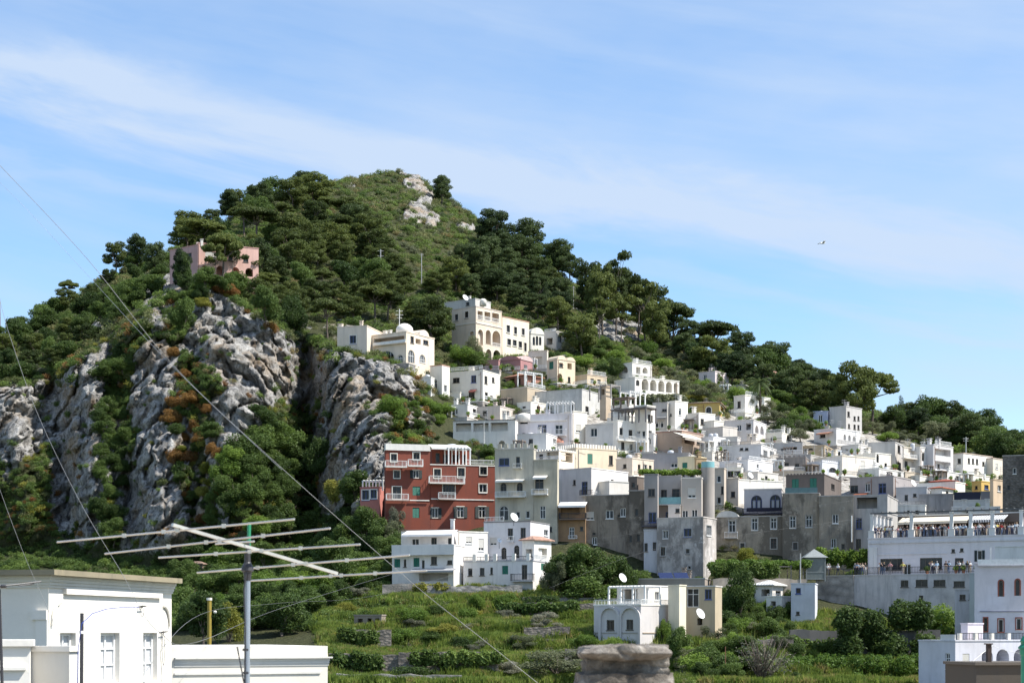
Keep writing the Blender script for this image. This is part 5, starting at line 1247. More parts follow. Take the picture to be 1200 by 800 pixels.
mb.lathe((p.x, p.y, p.z - 6), [(r_, 0), (r_, 6 + 58 / F * 268), (r_ - .2, 6 + 58 / F * 268), (r_ - .2, 5.6 + 58 / F * 268), (.01, 5.6 + 58 / F * 268)], 28); mb.build('wall', plaster((.4, .37, .34), .5), h.root, False)
mb = MB(); z_ = p.z + 58 / F * 268; mb.lathe((p.x, p.y, z_ + .01), [(r_ - .02, 0), (r_ - .02, .9), (r_ - .06, .9), (r_ - .06, .01)], 28); mb.build('railing', paint((.2, .42, .44), .1, 0, 'tinted_glass'), h.root)
h = H('narrow beige house with two windows right of the round tower')
h.blk(837.5, 848.5, 851, 549, 606, (.55, .48, .4), [(842.5, 561, 5, 8, 'w'), (842.5, 586, 5, 8, 'w'), (846.5, 574, 3, 9, 'd')], a=18, Y=281)
# the two long white houses below
h = H('long white house with a covered roof terrace and green shutters')
h.blk(459.5, 531.5, 541.5, 638.5, 690, (.76, .73, .7), [(465.5, 659.5, 7, 10, 'g'), (474.6, 659.5, 3, 9, 'd'), (488, 658.5, 7, 10.5, 'g'), (496, 661, 3.2, 10, 'd'), (508.5, 656.5, 7, 9.5, 'd'), (527, 658.5, 6, 5, 'd'), (508, 676, 34, 9, 'o')], a=17, Y=245, R=5)
h.balcony(459, 532, 649, 638.5, 1.0, plaster((.76, .73, .7), .3), (.76, .73, .7), True); h.awning(480, 531, 665.5, 668.5, 1.8, (.35, .35, .36))
h.blk(470, 530, 541, 621, 642, (.76, .73, .7), [(485, 636, 3.5, 9, 'd'), (489, 636, 3.5, 9, 'd'), (508.5, 634.5, 6.5, 10, 'd'), (527, 634, 4, 8, 'd')], a=17, Y=250.5, copc=(.3, .22, .18)); h.awning(470, 530, 621, 627, 2.6, (.7, .7, .7)); h.chimney(.03, .2, .5, 1.6, False)
h.blk(537, 538.2, 571.5, 623, 662, WHITE, [(549.5, 632.5, 7, 8, 's'), (564, 638, 6.5, 14, 's')], a=60, Y=251)
h = H('white terrace house with potted parapet, arched doors and roof railing')
h.blk(543, 624.5, 648, 657, 692, (.72, .7, .69), [(551, 670, 5, 9, 'd'), (565, 669.5, 5.5, 9, 'd'), (576, 668.5, 3, 8, 'd'), (592, 667.5, 7, 10, 'g'), (614.5, 670, 6.5, 17, 'd'), (638, 664, 8, 8, 'g')], a=20, Y=244, copc=(.45, .45, .48))
h.rail(543, 624, 651.5, 656.5, -.1, METAL_D()); h.balcony(598, 624, 680, 672, 1.0, METAL_D(), (.5, .5, .5)); h.rail(626, 646, 650, 656, -.1)
for px in (556, 570, 580, 602, 619):
    s_ = h.fL.s(px); mb = MB(); h.fL.fbox(mb, s_ - .25, s_ + .25, h.zt, h.zt + 1.1, -.3, .1); mb.build('pier', plaster(WHITE, .3), h.root)
h.blk(567, 621.5, 644, 611, 660, (.68, .68, .7), [(578, 634, 8, 9, 's'), (590.5, 648, 6, 14, 'a'), (598, 625, 6, 12.5, 'd'), (605.5, 646, 6, 15, 'a'), (613, 624, 6, 12, 'd'), (640, 624, 5, 7, 'w')], a=22, Y=252, copc=(.25, .25, .25)); h.rail(568, 590, 605, 611, -.2); h.balcony(595, 601, 634, 628, .5)
h.blk(612, 626, 646, 633, 660, WHITE, [(620, 648, 8, 10, 'o'), (636, 647, 10, 10, 'o')], a=40, Y=248); h.gable(.6, (.5, .3, .22), .4)
# cream house in the gardens
h = H('cream garden house with two blind arches and a railed roof terrace')
h.blk(696, 751, 802, 709, 765, (.6, .57, .55), [(715.3, 732, 9, 12, 'd'), (738, 731.5, 8, 12, 'd'), (797, 720, 2.5, 6, 'd'), (786, 747, 10, 10, 'O')], a=38, Y=212, copc=WHITE)
for c_ in (715, 739):
    s0, s1 = sorted((h.fL.s(c_ - 10), h.fL.s(c_ + 10))); mb = MB(); h._ring(mb, h.fL, s0, s1, h.fL.z(757, s0), h.fL.z(712, s0), True, .32, 0.002, .28); mb.build('arch', plaster((.6, .57, .55), .3), h.root)
h.band(741, 697, 750, 1, .1, (.4, .38, .36)); h.band(741, 753, 800, 1, .1, (.5, .4, .3)); h.rail(696, 750, 702, 708.5, -.05); h.rail(752, 784, 702, 708.5, -.05)
h.blk(723, 758, 790, 686.5, 712, (.72, .68, .62), [(738, 697, 18, 14, 'o'), (770, 698, 5, 10, 'w')], a=40, Y=217, copc=WHITE); h.pergola(712, 756, 687, 708, 3.5, METAL_W(), 4, True, 3.2)
h.blk(783, 796, 804, 686, 745, (.76, .7, .56), [], a=40, Y=214.6)
h.blk(803, 838, 846, 687, 745, (.5, .42, .3), [(812, 700, 14, 22, 'w'), (830, 696, 8, 12, 'b'), (820, 728, 6, 8, 'o')], a=20, Y=217, copc=(.62, .6, .58))
h = H('flat stone roof shed with solar panels behind the cream garden house', 'shed')
h.blk(723, 826, 834, 678, 700, (.36, .31, .27), [(740, 687, 20, 6, 'o')], a=14, Y=243, copc=(.5, .47, .44), drop=3)
mb = MB(); mf = MB()
for px in (781, 799):
    s_ = h.fL.s(px); q = [h.fL.pt(s_ + 1, h.zt + .15, -.4), h.fL.pt(s_ - 1, h.zt + .15, -.4), h.fL.pt(s_ - .5, h.zt + 1.0, -1.6), h.fL.pt(s_ + 1.5, h.zt + 1.0, -1.6)]
    mb.face(q); mb.face([p_ - Vector((0, .02, .06)) for p_ in q][::-1])
mb.build('solar_panel', paint((.02, .03, .09), .2, 0, 'solar_cell'), h.root); h.clutter(31, 3)
h = H('narrow white house with a small blue window beside the weathered stone wall')
h.blk(927, 955, 958, 684, 745, (.6, .61, .66), [(935.5, 692, 6, 7, 'b'), (935, 718, 4, 4, 'd')], a=14, Y=232); h.rail(928, 954, 728, 736, .9, METAL_D())
h = H('low white garden sheds with a pitched white roof', 'shed')
h.blk(884, 905, 928, 686, 700, (.66, .63, .6), [(897, 694, 10, 8, 'o'), (912, 696, 6, 8, 'd')], a=34, Y=240); h.gable(.7, (.7, .69, .66), .5)
h.blk(898, 916, 927, 699, 720, WHITE, [(906, 707, 6, 6, 'o')], a=30, Y=234); h.rail(899, 915, 695, 700, -.1)
# lilac house at the lower right
h = H('lilac-white house with brick-arched windows at the lower right')
h.blk(1142, 1230, 1240, 660, 760, (.66, .64, .68), [(1173, 689, 5, 19, 'a'), (1192.5, 688, 5, 19, 'a'), (1155, 732, 4, 17, 'k'), (1173, 733, 6, 16, 'w'), (1194, 731, 6, 14, 'w')], a=12, Y=206, moulded=(.3, .1, .07)); h.band(716, 1148, 1200, 1.0, .1, (.25, .25, .3)); h.balcony(1146, 1200, 661.5, 655, .3, solid=True)
h = H('small white house with a row of arches under a potted roof terrace')
h.blk(1101, 1119.5, 1235, 751, 815, (.66, .66, .72), [(1110.5, 774, 5.5, 18, 'w'), (1132, 774.5, 8, 18, 's'), (1157, 769, 13, 17, 'O'), (1175, 769, 15, 18, 'O'), (1195, 769, 14, 18, 'O')], a=62, Y=190, R=16, L=6)
h.rail(1126, 1200, 741, 749, -.3, METAL_D()); h.rail(1102, 1119, 743, 751, -.1, plaster((.7, .7, .7), .3), True, 'parapet')
for px in (1126.5, 1145, 1164, 1183.5):
    s_ = h.fR.s(px); mb = MB(); h.fR.fbox(mb, s_ - .2, s_ + .2, h.zt, h.zt + .9, -.45, -.05); mb.build('pier', plaster(WHITE, .3), h.root)
h.blk(1126, 1134, 1152, 731, 752, (.66, .6, .64), [], a=60, Y=196)
h = H('ruined garden hut of grey posts and boards on the terraces', 'hut')
h.blk(415, 447, 452, 721, 739, None, [(422, 730, 6, 11, 'o'), (433, 730, 5, 12, 'o'), (442, 730, 5, 12, 'o')], a=16, mat=plaster((.3, .26, .22), .9), copc=(.32, .28, .25), deck=.1)
h = H('tiny stone hut at the mouth of the ravine', 'hut')
h.blk(220, 237, 241, 661, 680, (.34, .25, .2), [(228, 671, 5, 9, 'o')], a=16); h.gable(.4, (.3, .2, .15), .2)

# smaller houses that fill the gaps
for lab, args, kw in (
 ('low white house with a flat roof tucked above the row of two-windowed houses', (897, 916, 933, 507, 522, WHITE, [(905, 514, 4, 4, 'd'), (924, 513, 4, 5, 'd')]), dict(a=30)),
 ('little cream house between the grey cube house and the white villa', (866, 880, 897, 517, 532, (.68, .62, .5), [(874, 524, 3, 5, 'd'), (888, 524, 3, 5, 'w')]), dict(a=40)),
 ('low white house wedged between the cream house and the grey roof house', (1003, 1030, 1064, 549, 566, (.7, .69, .67), [(1015, 556, 4, 5, 'd'), (1044, 556, 4, 6, 'd'), (1054, 556, 4, 6, 'w')]), dict(a=40)),
 ('flat beige house below the square white house with roof railing', (556, 586, 607, 476, 495, (.6, .53, .43), [(568, 484, 5, 6, 'd'), (595, 484, 4, 6, 'w')]), dict(a=26)),
 ('low white terrace house at the top of the rock garden', (520, 548, 566, 474, 492, (.7, .69, .66), [(533, 482, 6, 6, 'o'), (556, 482, 4, 6, 'd')]), dict(a=24)),
 ('small white house with a dark door behind the lilac-white house', (606, 622, 640, 471, 488, WHITE, [(614, 479, 4, 6, 'd'), (631, 479, 4, 7, 'k')]), dict(a=42)),
 ('narrow white house with a roof terrace left of the tan blank house', (745, 766, 772, 508, 532, (.66, .64, .62), [(754, 517, 4, 7, 'd'), (761, 517, 4, 7, 'w')]), dict(a=18)),
 ('white house with a shaded porch right of the tan blank house', (822, 836, 850, 512, 534, (.7, .69, .68), [(829, 521, 5, 7, 'o'), (843, 521, 4, 7, 'w')]), dict(a=40)),
 ('small grey house behind the toothed cornice house', (930, 950, 966, 533, 548, (.45, .44, .43), [(940, 540, 4, 4, 'd'), (958, 540, 3, 5, 'd')]), dict(a=32)),
 ('pale house with a single window behind the vaulted stone house', (850, 864, 880, 543, 562, (.62, .58, .52), [(857, 551, 4, 5, 'd'), (872, 551, 4, 6, 'd')]), dict(a=40)),
 ('low white outbuilding between the balcony house and the long end house', (1096, 1110, 1132, 553, 568, (.68, .67, .65), [(1103, 560, 3, 5, 'd'), (1122, 560, 4, 5, 'w')]), dict(a=44)),
 ('small cream outbuilding right of the red-brown roof house', (1128, 1138, 1160, 556, 570, (.7, .64, .5), [(1149, 562, 4, 4, 'd')]), dict(a=46)),
 ('white wall house beside the lilac-white house and the castle house', (606, 640, 660, 508, 532, (.66, .65, .64), [(622, 517, 5, 6, 'd'), (650, 517, 4, 6, 'w')]), dict(a=20, Y=300)),
):
    h = H(lab); h.blk(*args, **kw); h.clutter(len(lab) * 7 + int(args[0]), 2)
    if int(args[0]) % 2: h.rail(args[0] + 2, args[1] - 1, args[3] - 4, args[3], -.15)

for k, h in enumerate(list(HOUSES)):
    xl, xc, xr, yt, yb, a, Y = h.spec
    if h.name in ('house', 'villa') and xl > 500 and 428 < yb < 601 and Y > 270 and xr < 1180: terrace_below(h, 100 + k)
# ---- the crowded column terrace --------------------------------------------
h = H('white viewpoint building with a columned pergola terrace full of people', 'terrace_building')
h.blk(1017, 1235, 1240, 626, 700, (.7, .67, .69), [(1044.6, 661, 26, 13.5, 'd'), (1063, 667, 9, 13, 'w'), (1091, 660, 26, 13.5, 'd'), (1124, 661, 10, 15, 'k'), (1148, 651, 6, 13, 'G'), (1117, 645, 4, 4, 'd'), (1127, 644, 4, 4, 'd')], a=27, Y=237, cop=True, deck=.02, dirt=.25)
T = h; tf = h.fL; tz = h.zt + .17; tr = Face(tf.pt(tf.L, 0), T.fR.d, -tf.d * -1, 20)
wm = plaster((.74, .73, .72), .25)
def column(p):
    mb = MB(); p = Vector(p)
    mb.box(p, tf.d * .42, tf.n * .42, (0, 0, .95)); mb.box(p + Vector((0, 0, .95)), tf.d * .47, tf.n * .47, (0, 0, .1))
    mb.lathe(p + Vector((0, 0, 1.05)), [(.34, 0), (.34, .08), (.29, .14), (.27, 2.15), (.33, 2.25), (.36, 2.4)], 14)
    mb.build('column', wm, T.root)
for px in (1020.5, 1067, 1114, 1136.5, 1162, 1196, 1228): column(tf.pt(tf.s(px), tz, -.55))
e0 = tf.pt(tf.s(1020.5), tz, -.55)
for k in range(1, 6): column(e0 + T.fR.d * 2.15 * k)
mb = MB(); zb_ = tz + 3.45
tf.fbox(mb, 0, tf.s(1019), zb_, zb_ + .22, -.68, -.42)
for k in range(int(tf.L / 1.1)): tf.fbox(mb, k * 1.1, k * 1.1 + .1, zb_ + .22, zb_ + .34, -3.2 if k * 1.1 < tf.s(1062) else -11.3, -.3)
q = e0 + T.fR.d * 5.6; mb.box((q.x, q.y, zb_), T.fR.d * 5.8, tf.d * .12, (0, 0, .22))
mb.build('pergola_beam', paint((.1, .1, .1), .6, 0, 'dark_beam'), T.root)
T.rail(1019, 1230, 0, 0) if False else None
mb = MB(); s1 = tf.s(1019)
tf.fbox(mb, 0, s1, tz + .98, tz + 1.04, -.3, -.22)
for k in range(int(s1 / .16)): tf.fbox(mb, k * .16, k * .16 + .02, tz, tz + .98, -.27, -.25)
mb.build('railing', METAL_D(), T.root)
T.band(633.5, 1018, 1230, 2.2, .14, (.66, .65, .68)); T.band(648.5, 1026, 1110, 1.2, .1, (.72, .71, .74))
for px, c in ((1022, 1.0), (1025.8, .8)):
    s_ = tf.s(px); mb = MB(); tf.fbox(mb, s_ - .3, s_ + .3, T.zb, T.zt - 1.2, .003, .5 * c); mb.build('buttress', wm, T.root)
# lower terrace level and its retaining walls
zl = ZC + (HZ - 675.5) / F * 250
def front(px, out):
    p = tf.pt(tf.s(px, out), 0, out); return p.y
def py_of(z, Y): return HZ - (z - ZC) / Y * F
y1 = front(1148, 3.4)
h = H('long pale building under the lower terrace with small square windows', 'terrace_wall')
h.blk(1000, 1148, 1151, py_of(zl, y1), 745, (.56, .53, .52), [(1060, 683.5, 9, 8, 'd'), (1080, 683, 14, 8.5, 'd'), (1101, 683, 14, 8, 'd'), (1079.5, 700, 5, 5.5, 'd'), (1124, 684, 13, 7, 'd')], a=27, Y=y1, deck=.02, dirt=.8)
LT = h; h.rail(1001, 1146, py_of(zl + 1.05, y1), py_of(zl + .16, y1), .04, METAL_D())
for px in (1085, 1119, 1128, 1143):
    s_ = h.fL.s(px); mb = MB(); p = h.fL.pt(s_, zl + .17, -.7); mb.lathe(p, [(.16, 0), (.26, .42)], 10)
    pot = mb.build('flower_pot', paint((.3, .13, .07), .8), h.root); v, q = leaf_cloud([(p.x, p.y, p.z + .75, .38, .38, .36)], 160, .13, int(px)); 
    v = v - np.array(origin_of(pot)); o = bpy.data.objects.new('pot_plant', np_mesh('pot_plant', v, q, FRESH)); COL.objects.link(o); o.parent = pot
y2 = front(1000, 3.4) + .1
h = H('crumbling grey stone wall under the garden viewpoint path', 'retaining_wall')
h.blk(956, 1000, 1002, py_of(zl, y2), 745, None, [], a=27, Y=y2 - .5, mat=stone((.34, .31, .28), scale=.7), deck=.02); GP = h
h.rail(957, 999, py_of(zl + 1.0, y2 - .5), py_of(zl + .16, y2 - .5), -.05, METAL_D())
h = H('grey stair block with two small dark windows beside the narrow tree', 'stair_block')
h.blk(1119, 1146, 1150, 691, 735, (.5, .49, .52), [(1128, 699.5, 7, 6.5, 'd'), (1139, 699, 7, 6.5, 'd')], a=24, Y=228, dirt=.6); h.blk(1136, 1166, 1168, 672, 715, (.42, .45, .46), [], a=20, Y=226, dirt=.3)
h = H('white curved parapet wall above the brick-arched lilac house', 'parapet_wall')
h.blk(1166, 1232, 1236, 640, 668, (.7, .69, .68), [(1185, 636, 1, 1, 'd')], a=16, Y=222)
# restaurant behind the columns
def stripe(c1, c2, f):
    m = NT('striped_cloth'); w = m.n('ShaderNodeTexWave', bands_direction='X'); w.inputs['Scale'].default_value = f
    m.l(m.pos(), w.inputs['Vector']); m.col(m.ramp(w.outputs['Fac'], [(.48, c1), (.52, c2)])); m.set(Roughness=.9); return m.mat
h = H('cafe front with a cream awning and a striped awning behind the columns', 'cafe')
yb_ = T.C.y + 9 * math.cos(rad(27)); 
h.blk(1052, 1222, 1226, py_of(tz + 3.5, yb_), py_of(tz, yb_), (.16, .13, .11), [(1076, 621, 34, 15, 'o'), (1112, 621, 30, 15, 'o'), (1146, 620, 28, 15, 'o'), (1182, 619, 30, 15, 'o')], a=27, Y=yb_, copc=(.66, .66, .64))  # wall colour set dark to stand in for the shade under the awnings
f2 = h.fL; zt2 = h.zt - .2
for x0, x1, mt in ((1058, 1139, fabric((.74, .66, .52), 'cream_cloth')), (1141, 1182, stripe((.7, .7, .68), (.12, .12, .13), 1.0))):
    s0, s1 = f2.s(x1), f2.s(x0); mb = MB(); q = [f2.pt(s0, zt2, .02), f2.pt(s1, zt2, .02), f2.pt(s1, zt2 - .85, 3.2), f2.pt(s0, zt2 - .85, 3.2)]
    mb.face(q); mb.face([p - Vector((0, 0, .05)) for p in q][::-1]); mb.face([q[3], q[2], q[2] - Vector((0, 0, .35)), q[3] - Vector((0, 0, .35))]); mb.build('awning', mt, h.root)

# ---- garden walls, hedges, kiosk -------------------------------------------
def rwall(label, px0, px1, pyt, pyb, Y, mat, th=.8, slope=0.0, name='retaining_wall', ang=0.0):
    r = random.Random(int(px0)); a, b = at(px0, pyt, Y), at(px1, pyt, Y + (px1 - px0) / F * Y * math.tan(rad(ang))); a0 = at(px0, pyb, Y)
    n = max(4, int((b - a).length / .8)); mb = MB(); T_, B_ = [], []
    nrm = (b - a).cross(Vector((0, 0, 1))).normalized()
    for k in range(n + 1):
        p = a.lerp(b, k / n); z = p.z - slope * k / n + r.uniform(-.14, .14); T_.append(Vector((p.x, p.y, z)) + nrm * r.uniform(-.05, .05)); B_.append(Vector((p.x, p.y, a0.z - 2.5)) + nrm * .12)
    d = -nrm * th
    for k in range(n):
        mb.face([B_[k], B_[k + 1], T_[k + 1], T_[k]]); mb.face([T_[k], T_[k + 1], T_[k + 1] + d, T_[k] + d]); mb.face([B_[k + 1] + d, B_[k] + d, T_[k] + d, T_[k + 1] + d])
    mb.face([B_[0], T_[0], T_[0] + d, B_[0] + d]); mb.face([B_[-1], B_[-1] + d, T_[-1] + d, T_[-1]])
    o = mb.build(name, mat, None, False, a0); tag(o, label, name.replace('_', ' ')); return o
DST = stone((.2, .175, .15), scale=1.9); GST = stone((.3, .28, .26), scale=1.1); RND = plaster((.17, .165, .16), .9)
rwall('dark dry-stone terrace wall at the left end of the gardens', 385, 467, 766, 793, gY(425, 793) - 2, DST)
rwall('overgrown terrace wall below the meadow strip', 467, 584, 763, 781, gY(520, 781) - 2, DST)
rwall('lowest terrace wall along the bottom edge of the picture', 394, 541, 790, 806, 189, GST)
rwall('rough wall under the ruined garden hut', 400, 458, 738, 762, gY(430, 762) - 2, DST)
rwall('tall grey block wall under the white terrace house', 500, 612, 686, 706, 241.5, GST)
rwall('long low grey wall between the upper garden beds', 588, 698, 706, 722, gY(640, 722) - 1, DST)
rwall('short stone wall behind the grey rounded shrub', 614, 668, 734, 746, gY(640, 746) - 1, DST)
rwall('dark stone wall left of the cream garden house', 662, 699, 760, 780, gY(680, 780) - 2, DST)
rwall('pale rock wall under the left end of the long white house', 448, 500, 684, 716, 243, stone((.3, .27, .24), scale=.6))
rwall('tall dark grey retaining wall below the narrow white house', 926, 1102, 738, 775, 216, RND, 1.0)
rwall('grey-brown wall above the bare twiggy shrub', 872, 930, 749, 775, 214, stone((.32, .28, .25), scale=.7), 1.0)
rwall('stone wall above the cream house garden', 806, 862, 724, 745, 229, DST)
rwall('long grey garden wall under the clipped bushes', 612, 730, 700, 716, 238, GST)
rwall('beige garden wall below the vine pergola', 836, 945, 678, 694, 243, plaster((.42, .36, .3), .8))
def green(name, label, blobs, n, size, mat, seed, cat=None, flat=0.0):
    v, q = leaf_cloud(blobs, n, size, seed, .3, .25, .35, flat); c = np.array(blobs)[:, :3].mean(0); zmin = v[:, 2].min(); c[2] = zmin
    o = bpy.data.objects.new(name, np_mesh(name, v - c, q, mat)); COL.objects.link(o); o.location = c; return tag(o, label, cat or name.replace('_', ' '))
def strip(px0, px1, pyt, pyb, Y, dep, seed, step=1.6, wob=.25):
    r = random.Random(seed); a, b = at(px0, (pyt + pyb) / 2, Y), at(px1, (pyt + pyb) / 2, Y); hh = (pyb - pyt) / 2 / F * Y; n = max(2, int((b - a).length / step)); B = []
    for k in range(n + 1):
        p = a.lerp(b, k / n)
        for j in range(max(1, int(hh * 2 / step))):
            m = max(1, int(hh * 2 / step)); z = p.z - hh + (j + .5) * 2 * hh / m
            B.append((p.x + r.uniform(-wob, wob), p.y + r.uniform(0, dep), z + r.uniform(-wob, wob), step * .8, max(.5, dep * .6), hh / m * 1.25))
    return B
green('hedge', 'thick bright green hedge beside the garden kiosk', strip(966, 1016, 644, 661, 254, 1.5, 1), 8000, .17, FRESH, 1)
green('vine', 'leafy vine spread over the garden pergola', strip(838, 944, 656, 664, 247, 3.5, 2, 1.2), 9000, .18, FRESH, 2)
green('hedge', 'bright clipped hedge along the bottom edge of the picture', strip(935, 1100, 770, 812, 205, 3.5, 3, 1.7), 30000, .15, FRESH, 3)
green('ivy', 'huge dark ivy mass hanging over the grey retaining wall', strip(1000, 1080, 712, 770, 213, 2.4, 4, 2.2, .9), 24000, .17, OAK, 4)
green('ivy', 'ivy patch on the overgrown terrace wall', strip(486, 520, 765, 780, gY(520, 781) - 3.0, .5, 5, 1.0), 1500, .2, OAK, 5)
green('creeper', 'flowering creeper over the left end of the long white house wall', strip(488, 520, 684, 693, 241.5, .8, 6, .9), 1600, .18, LIME, 6)
green('roof_hedge', 'row of green planter bushes on the roof of the modern grey house', strip(755, 818, 550, 555.5, 268, 1.0, 7, 1.0, .1), 2200, .2, FRESH, 7)
green('hedge', 'dark square hedge behind the garden kiosk path', strip(930, 972, 497, 515, 338, 2.5, 8, 1.6), 2600, .4, OAK, 8)
green('hedge', 'long dark hedge below the arcaded villa', strip(752, 800, 463, 472, 338, 2.5, 9, 1.6), 2600, .38, OLIVE, 9)
green('hedge', 'green hedge on the terraces under the dark rubble-stone house', strip(840, 905, 662, 676, 246, 1.0, 10, 1.3, .4), 6000, .17, OAK, 10)
green('ivy', 'creeper hiding most of the dark dry-stone wall at the left end', strip(392, 440, 766, 785, gY(425, 793) - 2.6, .5, 15, 1.1), 2600, .2, SCRUB_G, 15)
green('ivy', 'ivy hanging over the right half of the overgrown terrace wall', strip(530, 582, 763, 776, gY(520, 781) - 2.7, .5, 16, 1.1), 2600, .2, SCRUB_G, 16)
green('ivy', 'creeper over the rough wall under the ruined garden hut', strip(402, 436, 738, 754, gY(430, 762) - 2.6, .5, 17, 1.1), 1800, .2, OAK, 17)
green('ivy', 'green creeper along the long low grey wall between the beds', strip(592, 670, 706, 716, gY(640, 722) - 1.7, .5, 18, 1.2), 3000, .22, SCRUB_G, 18)
green('ivy', 'ivy over the tall dark grey retaining wall near the narrow white house', strip(930, 985, 748, 775, 215, .5, 19, 1.4), 3600, .2, OAK, 19)
# vine pergola posts
h = empty('pergola', at(845, 690, 247), 'garden pergola of thin posts carrying the leafy vine', 'pergola')
for k in range(8):
    for dy in (0, 3.2):
        p = at(843 + k * 14, 690, 247) + Vector((0, dy, -.5)); mb = MB(); mb.box(p, (.07, 0, 0), (0, .07, 0), (0, 0, 4.0)); mb.build('post', paint((.2, .18, .16), .8), h)
mb = MB()
for dy in (0, 3.2): a, b = at(840, 664, 247), at(944, 664, 247); mb.box((a + b) / 2 + Vector((0, dy, 0)), ((b - a).x / 2, 0, 0), (0, .06, 0), (0, 0, .12))
mb.build('beam', paint((.2, .18, .16), .8), h)
# kiosk
k0 = at(954, 679, 249); h = empty('kiosk', k0, 'small grey glazed garden kiosk with a pyramid roof', 'kiosk')
mb = MB(); W2 = 1.35
for sx in (-1, 1):
    for sy in (-1, 1): mb.box(k0 + Vector((sx * W2, sy * W2, -.3)), (.09, 0, 0), (0, .09, 0), (0, 0, 3.6))
for z in (.0, 1.0, 3.05):
    for s_ in (-1, 1): mb.box(k0 + Vector((0, s_ * W2, z)), (W2 - .1, 0, 0), (0, .06, 0), (0, 0, .14)); mb.box(k0 + Vector((s_ * W2, 0, z)), (.06, 0, 0), (0, W2 - .1, 0), (0, 0, .14))
mb.build('frame', paint((.2, .22, .22), .5), h)
mb = MB()
for s_ in (-1, 1): mb.box(k0 + Vector((0, s_ * W2, .14)), (W2 - .1, 0, 0), (0, .015, 0), (0, 0, 2.9)); mb.box(k0 + Vector((s_ * W2, 0, .14)), (.015, 0, 0), (0, W2 - .1, 0), (0, 0, 2.9))
mb.build('pane', paint((.13, .15, .15), .2, 0, 'dim_glass'), h)
mb = MB(); b = [k0 + Vector((x * 1.75, y * 1.75, 3.2)) for x, y in ((-1, -1), (1, -1), (1, 1), (-1, 1))]; tp = k0 + Vector((0, 0, 4.5))
for i in range(4): mb.face([b[i], b[(i + 1) % 4], tp])
mb.face(b[::-1]); mb.build('roof', paint((.2, .22, .22), .7), h)
def mast(label, px, pyt, pyb, r=.06, Y=None, arms=(), name='antenna_mast', mat=None):
    b = gpt(px, pyb) if Y is None else at(px, pyb, Y); k = b.y / F; hgt = (pyb - pyt) * k; root = empty(name, b, label, name.replace('_', ' ')); mb = MB()
    mb.tube([b - Vector((0, 0, 1.5)), b + Vector((0, 0, hgt))], r, 6); mb.build('pole', mat or paint((.45, .45, .44), .5), root); mb = MB()
    for f_, w in arms:
        z = hgt * f_; mb.tube([b + Vector((-w / 2 * k, 0, z)), b + Vector((w / 2 * k, .1, z))], r * .5, 5)
        for j in (-.5, 0, .5): mb.tube([b + Vector((j * w * k * .8, -.4, z)), b + Vector((j * w * k * .8, .4, z))], r * .35, 4)
    mb.build('arm', mat or paint((.45, .45, .44), .5), root); return root
mast('tall grey antenna mast among the pines above the cream villa', 447, 291, 330, .12, None, ((.95, 7), (.8, 7), (.65, 6)))
mast('short bracket antenna left of the tall mast among the pines', 437, 311, 330, .1, None, ((.95, 6), (.6, 5)))
mast('slender pole on the slope under the rocky summit', 494.5, 296, 334, .1, None, ((.97, 5),))
mast('cross-armed pole on the slope above the cream hotel', 534, 314, 342, .1, None, ((.95, 10), (.8, 8)))
mast('white roof antenna on the domed cream villa', 468, 362, 385, .07, 326, ((.9, 8), (.7, 9), (.55, 6)), 'roof_antenna', METAL_W())
mast('slim pole in the garden right of the hotel', 671, 336, 362, .09, None, ((.95, 4),))
mast('roof antenna above the long grey hall', 852, 528, 552, .06, 285, ((.95, 9), (.75, 8)), 'roof_antenna')
mast('roof antenna on the blank white block', 905, 512, 534, .05, 305, ((.95, 9), (.8, 7)), 'roof_antenna')
mast('roof antenna beside the toothed cornice house', 1003, 505, 533, .05, 300, ((.95, 10), (.8, 8)), 'roof_antenna')
mast('thin mast on the white house above the penthouse', 918, 528, 556, .05, 290, ((.95, 8),), 'roof_antenna')
mast('utility pole behind the long white end house', 1132, 512, 530, .12, 338, ((.9, 7), (.75, 6)), 'utility_pole')
mast('pole in front of the garden kiosk', 938, 648, 686, .08, 243, (), 'lamp_pole')
mast('thin rust-coloured pole in the bushes right of the pillar', 850, 757, 805, .05, 200, (), 'garden_pole', paint((.2, .09, .05), .8))
mast('pale garden pole with a cross arm, left one of a pair', 855, 752, 780, .06, 212, ((.95, 6),), 'garden_pole')
mast('pale garden pole without arm, right one of a pair', 861, 753, 780, .06, 212, (), 'garden_pole')
mast('tall white lamp post at the right terrace of the viewpoint building', 1161, 641, 660, .05, 224, (), 'lamp_post', METAL_W())
def dish(label, px, py, Y, r=.45):
    p = at(px, py, Y); root = empty('satellite_dish', p - Vector((0, 0, .6)), label, 'satellite dish'); mb = MB(); d = Vector((.55, -.6, .4)).normalized(); u = d.cross(Vector((0, 0, 1))).normalized(); w = u.cross(d)
    rr = [[p + d * (.25 * (q / 4) ** 2 * r) + (u * math.cos(t) + w * math.sin(t)) * r * q / 4 for t in [2 * math.pi * j / 14 for j in range(14)]] for q in (0.2, 1, 2, 3, 4)]
    for A, B_ in zip(rr, rr[1:]):
        for j in range(14): mb.face([A[j], A[(j + 1) % 14], B_[(j + 1) % 14], B_[j]])
    mb.face(rr[0]); mb.build('reflector', METAL_W(), root); mb = MB(); mb.tube([p - Vector((0, 0, 1.2)), p], .035, 6); mb.tube([p, p + d * .5], .02, 5); mb.build('bracket', METAL_D(), root)
dish('white satellite dish beside the castle-like house on the white roof', 602, 606, 249, .7); dish('white satellite dish on the garden wall by the cream house', 820, 719, 209, .7)
dish('white satellite dish near the flat stone shed', 729, 677, 240, .7); dish('small white dish on the white terrace house wall', 585, 633, 249.5, .4); dish('small white dish on the roof of the cream hotel', 545, 349, 398, .8)
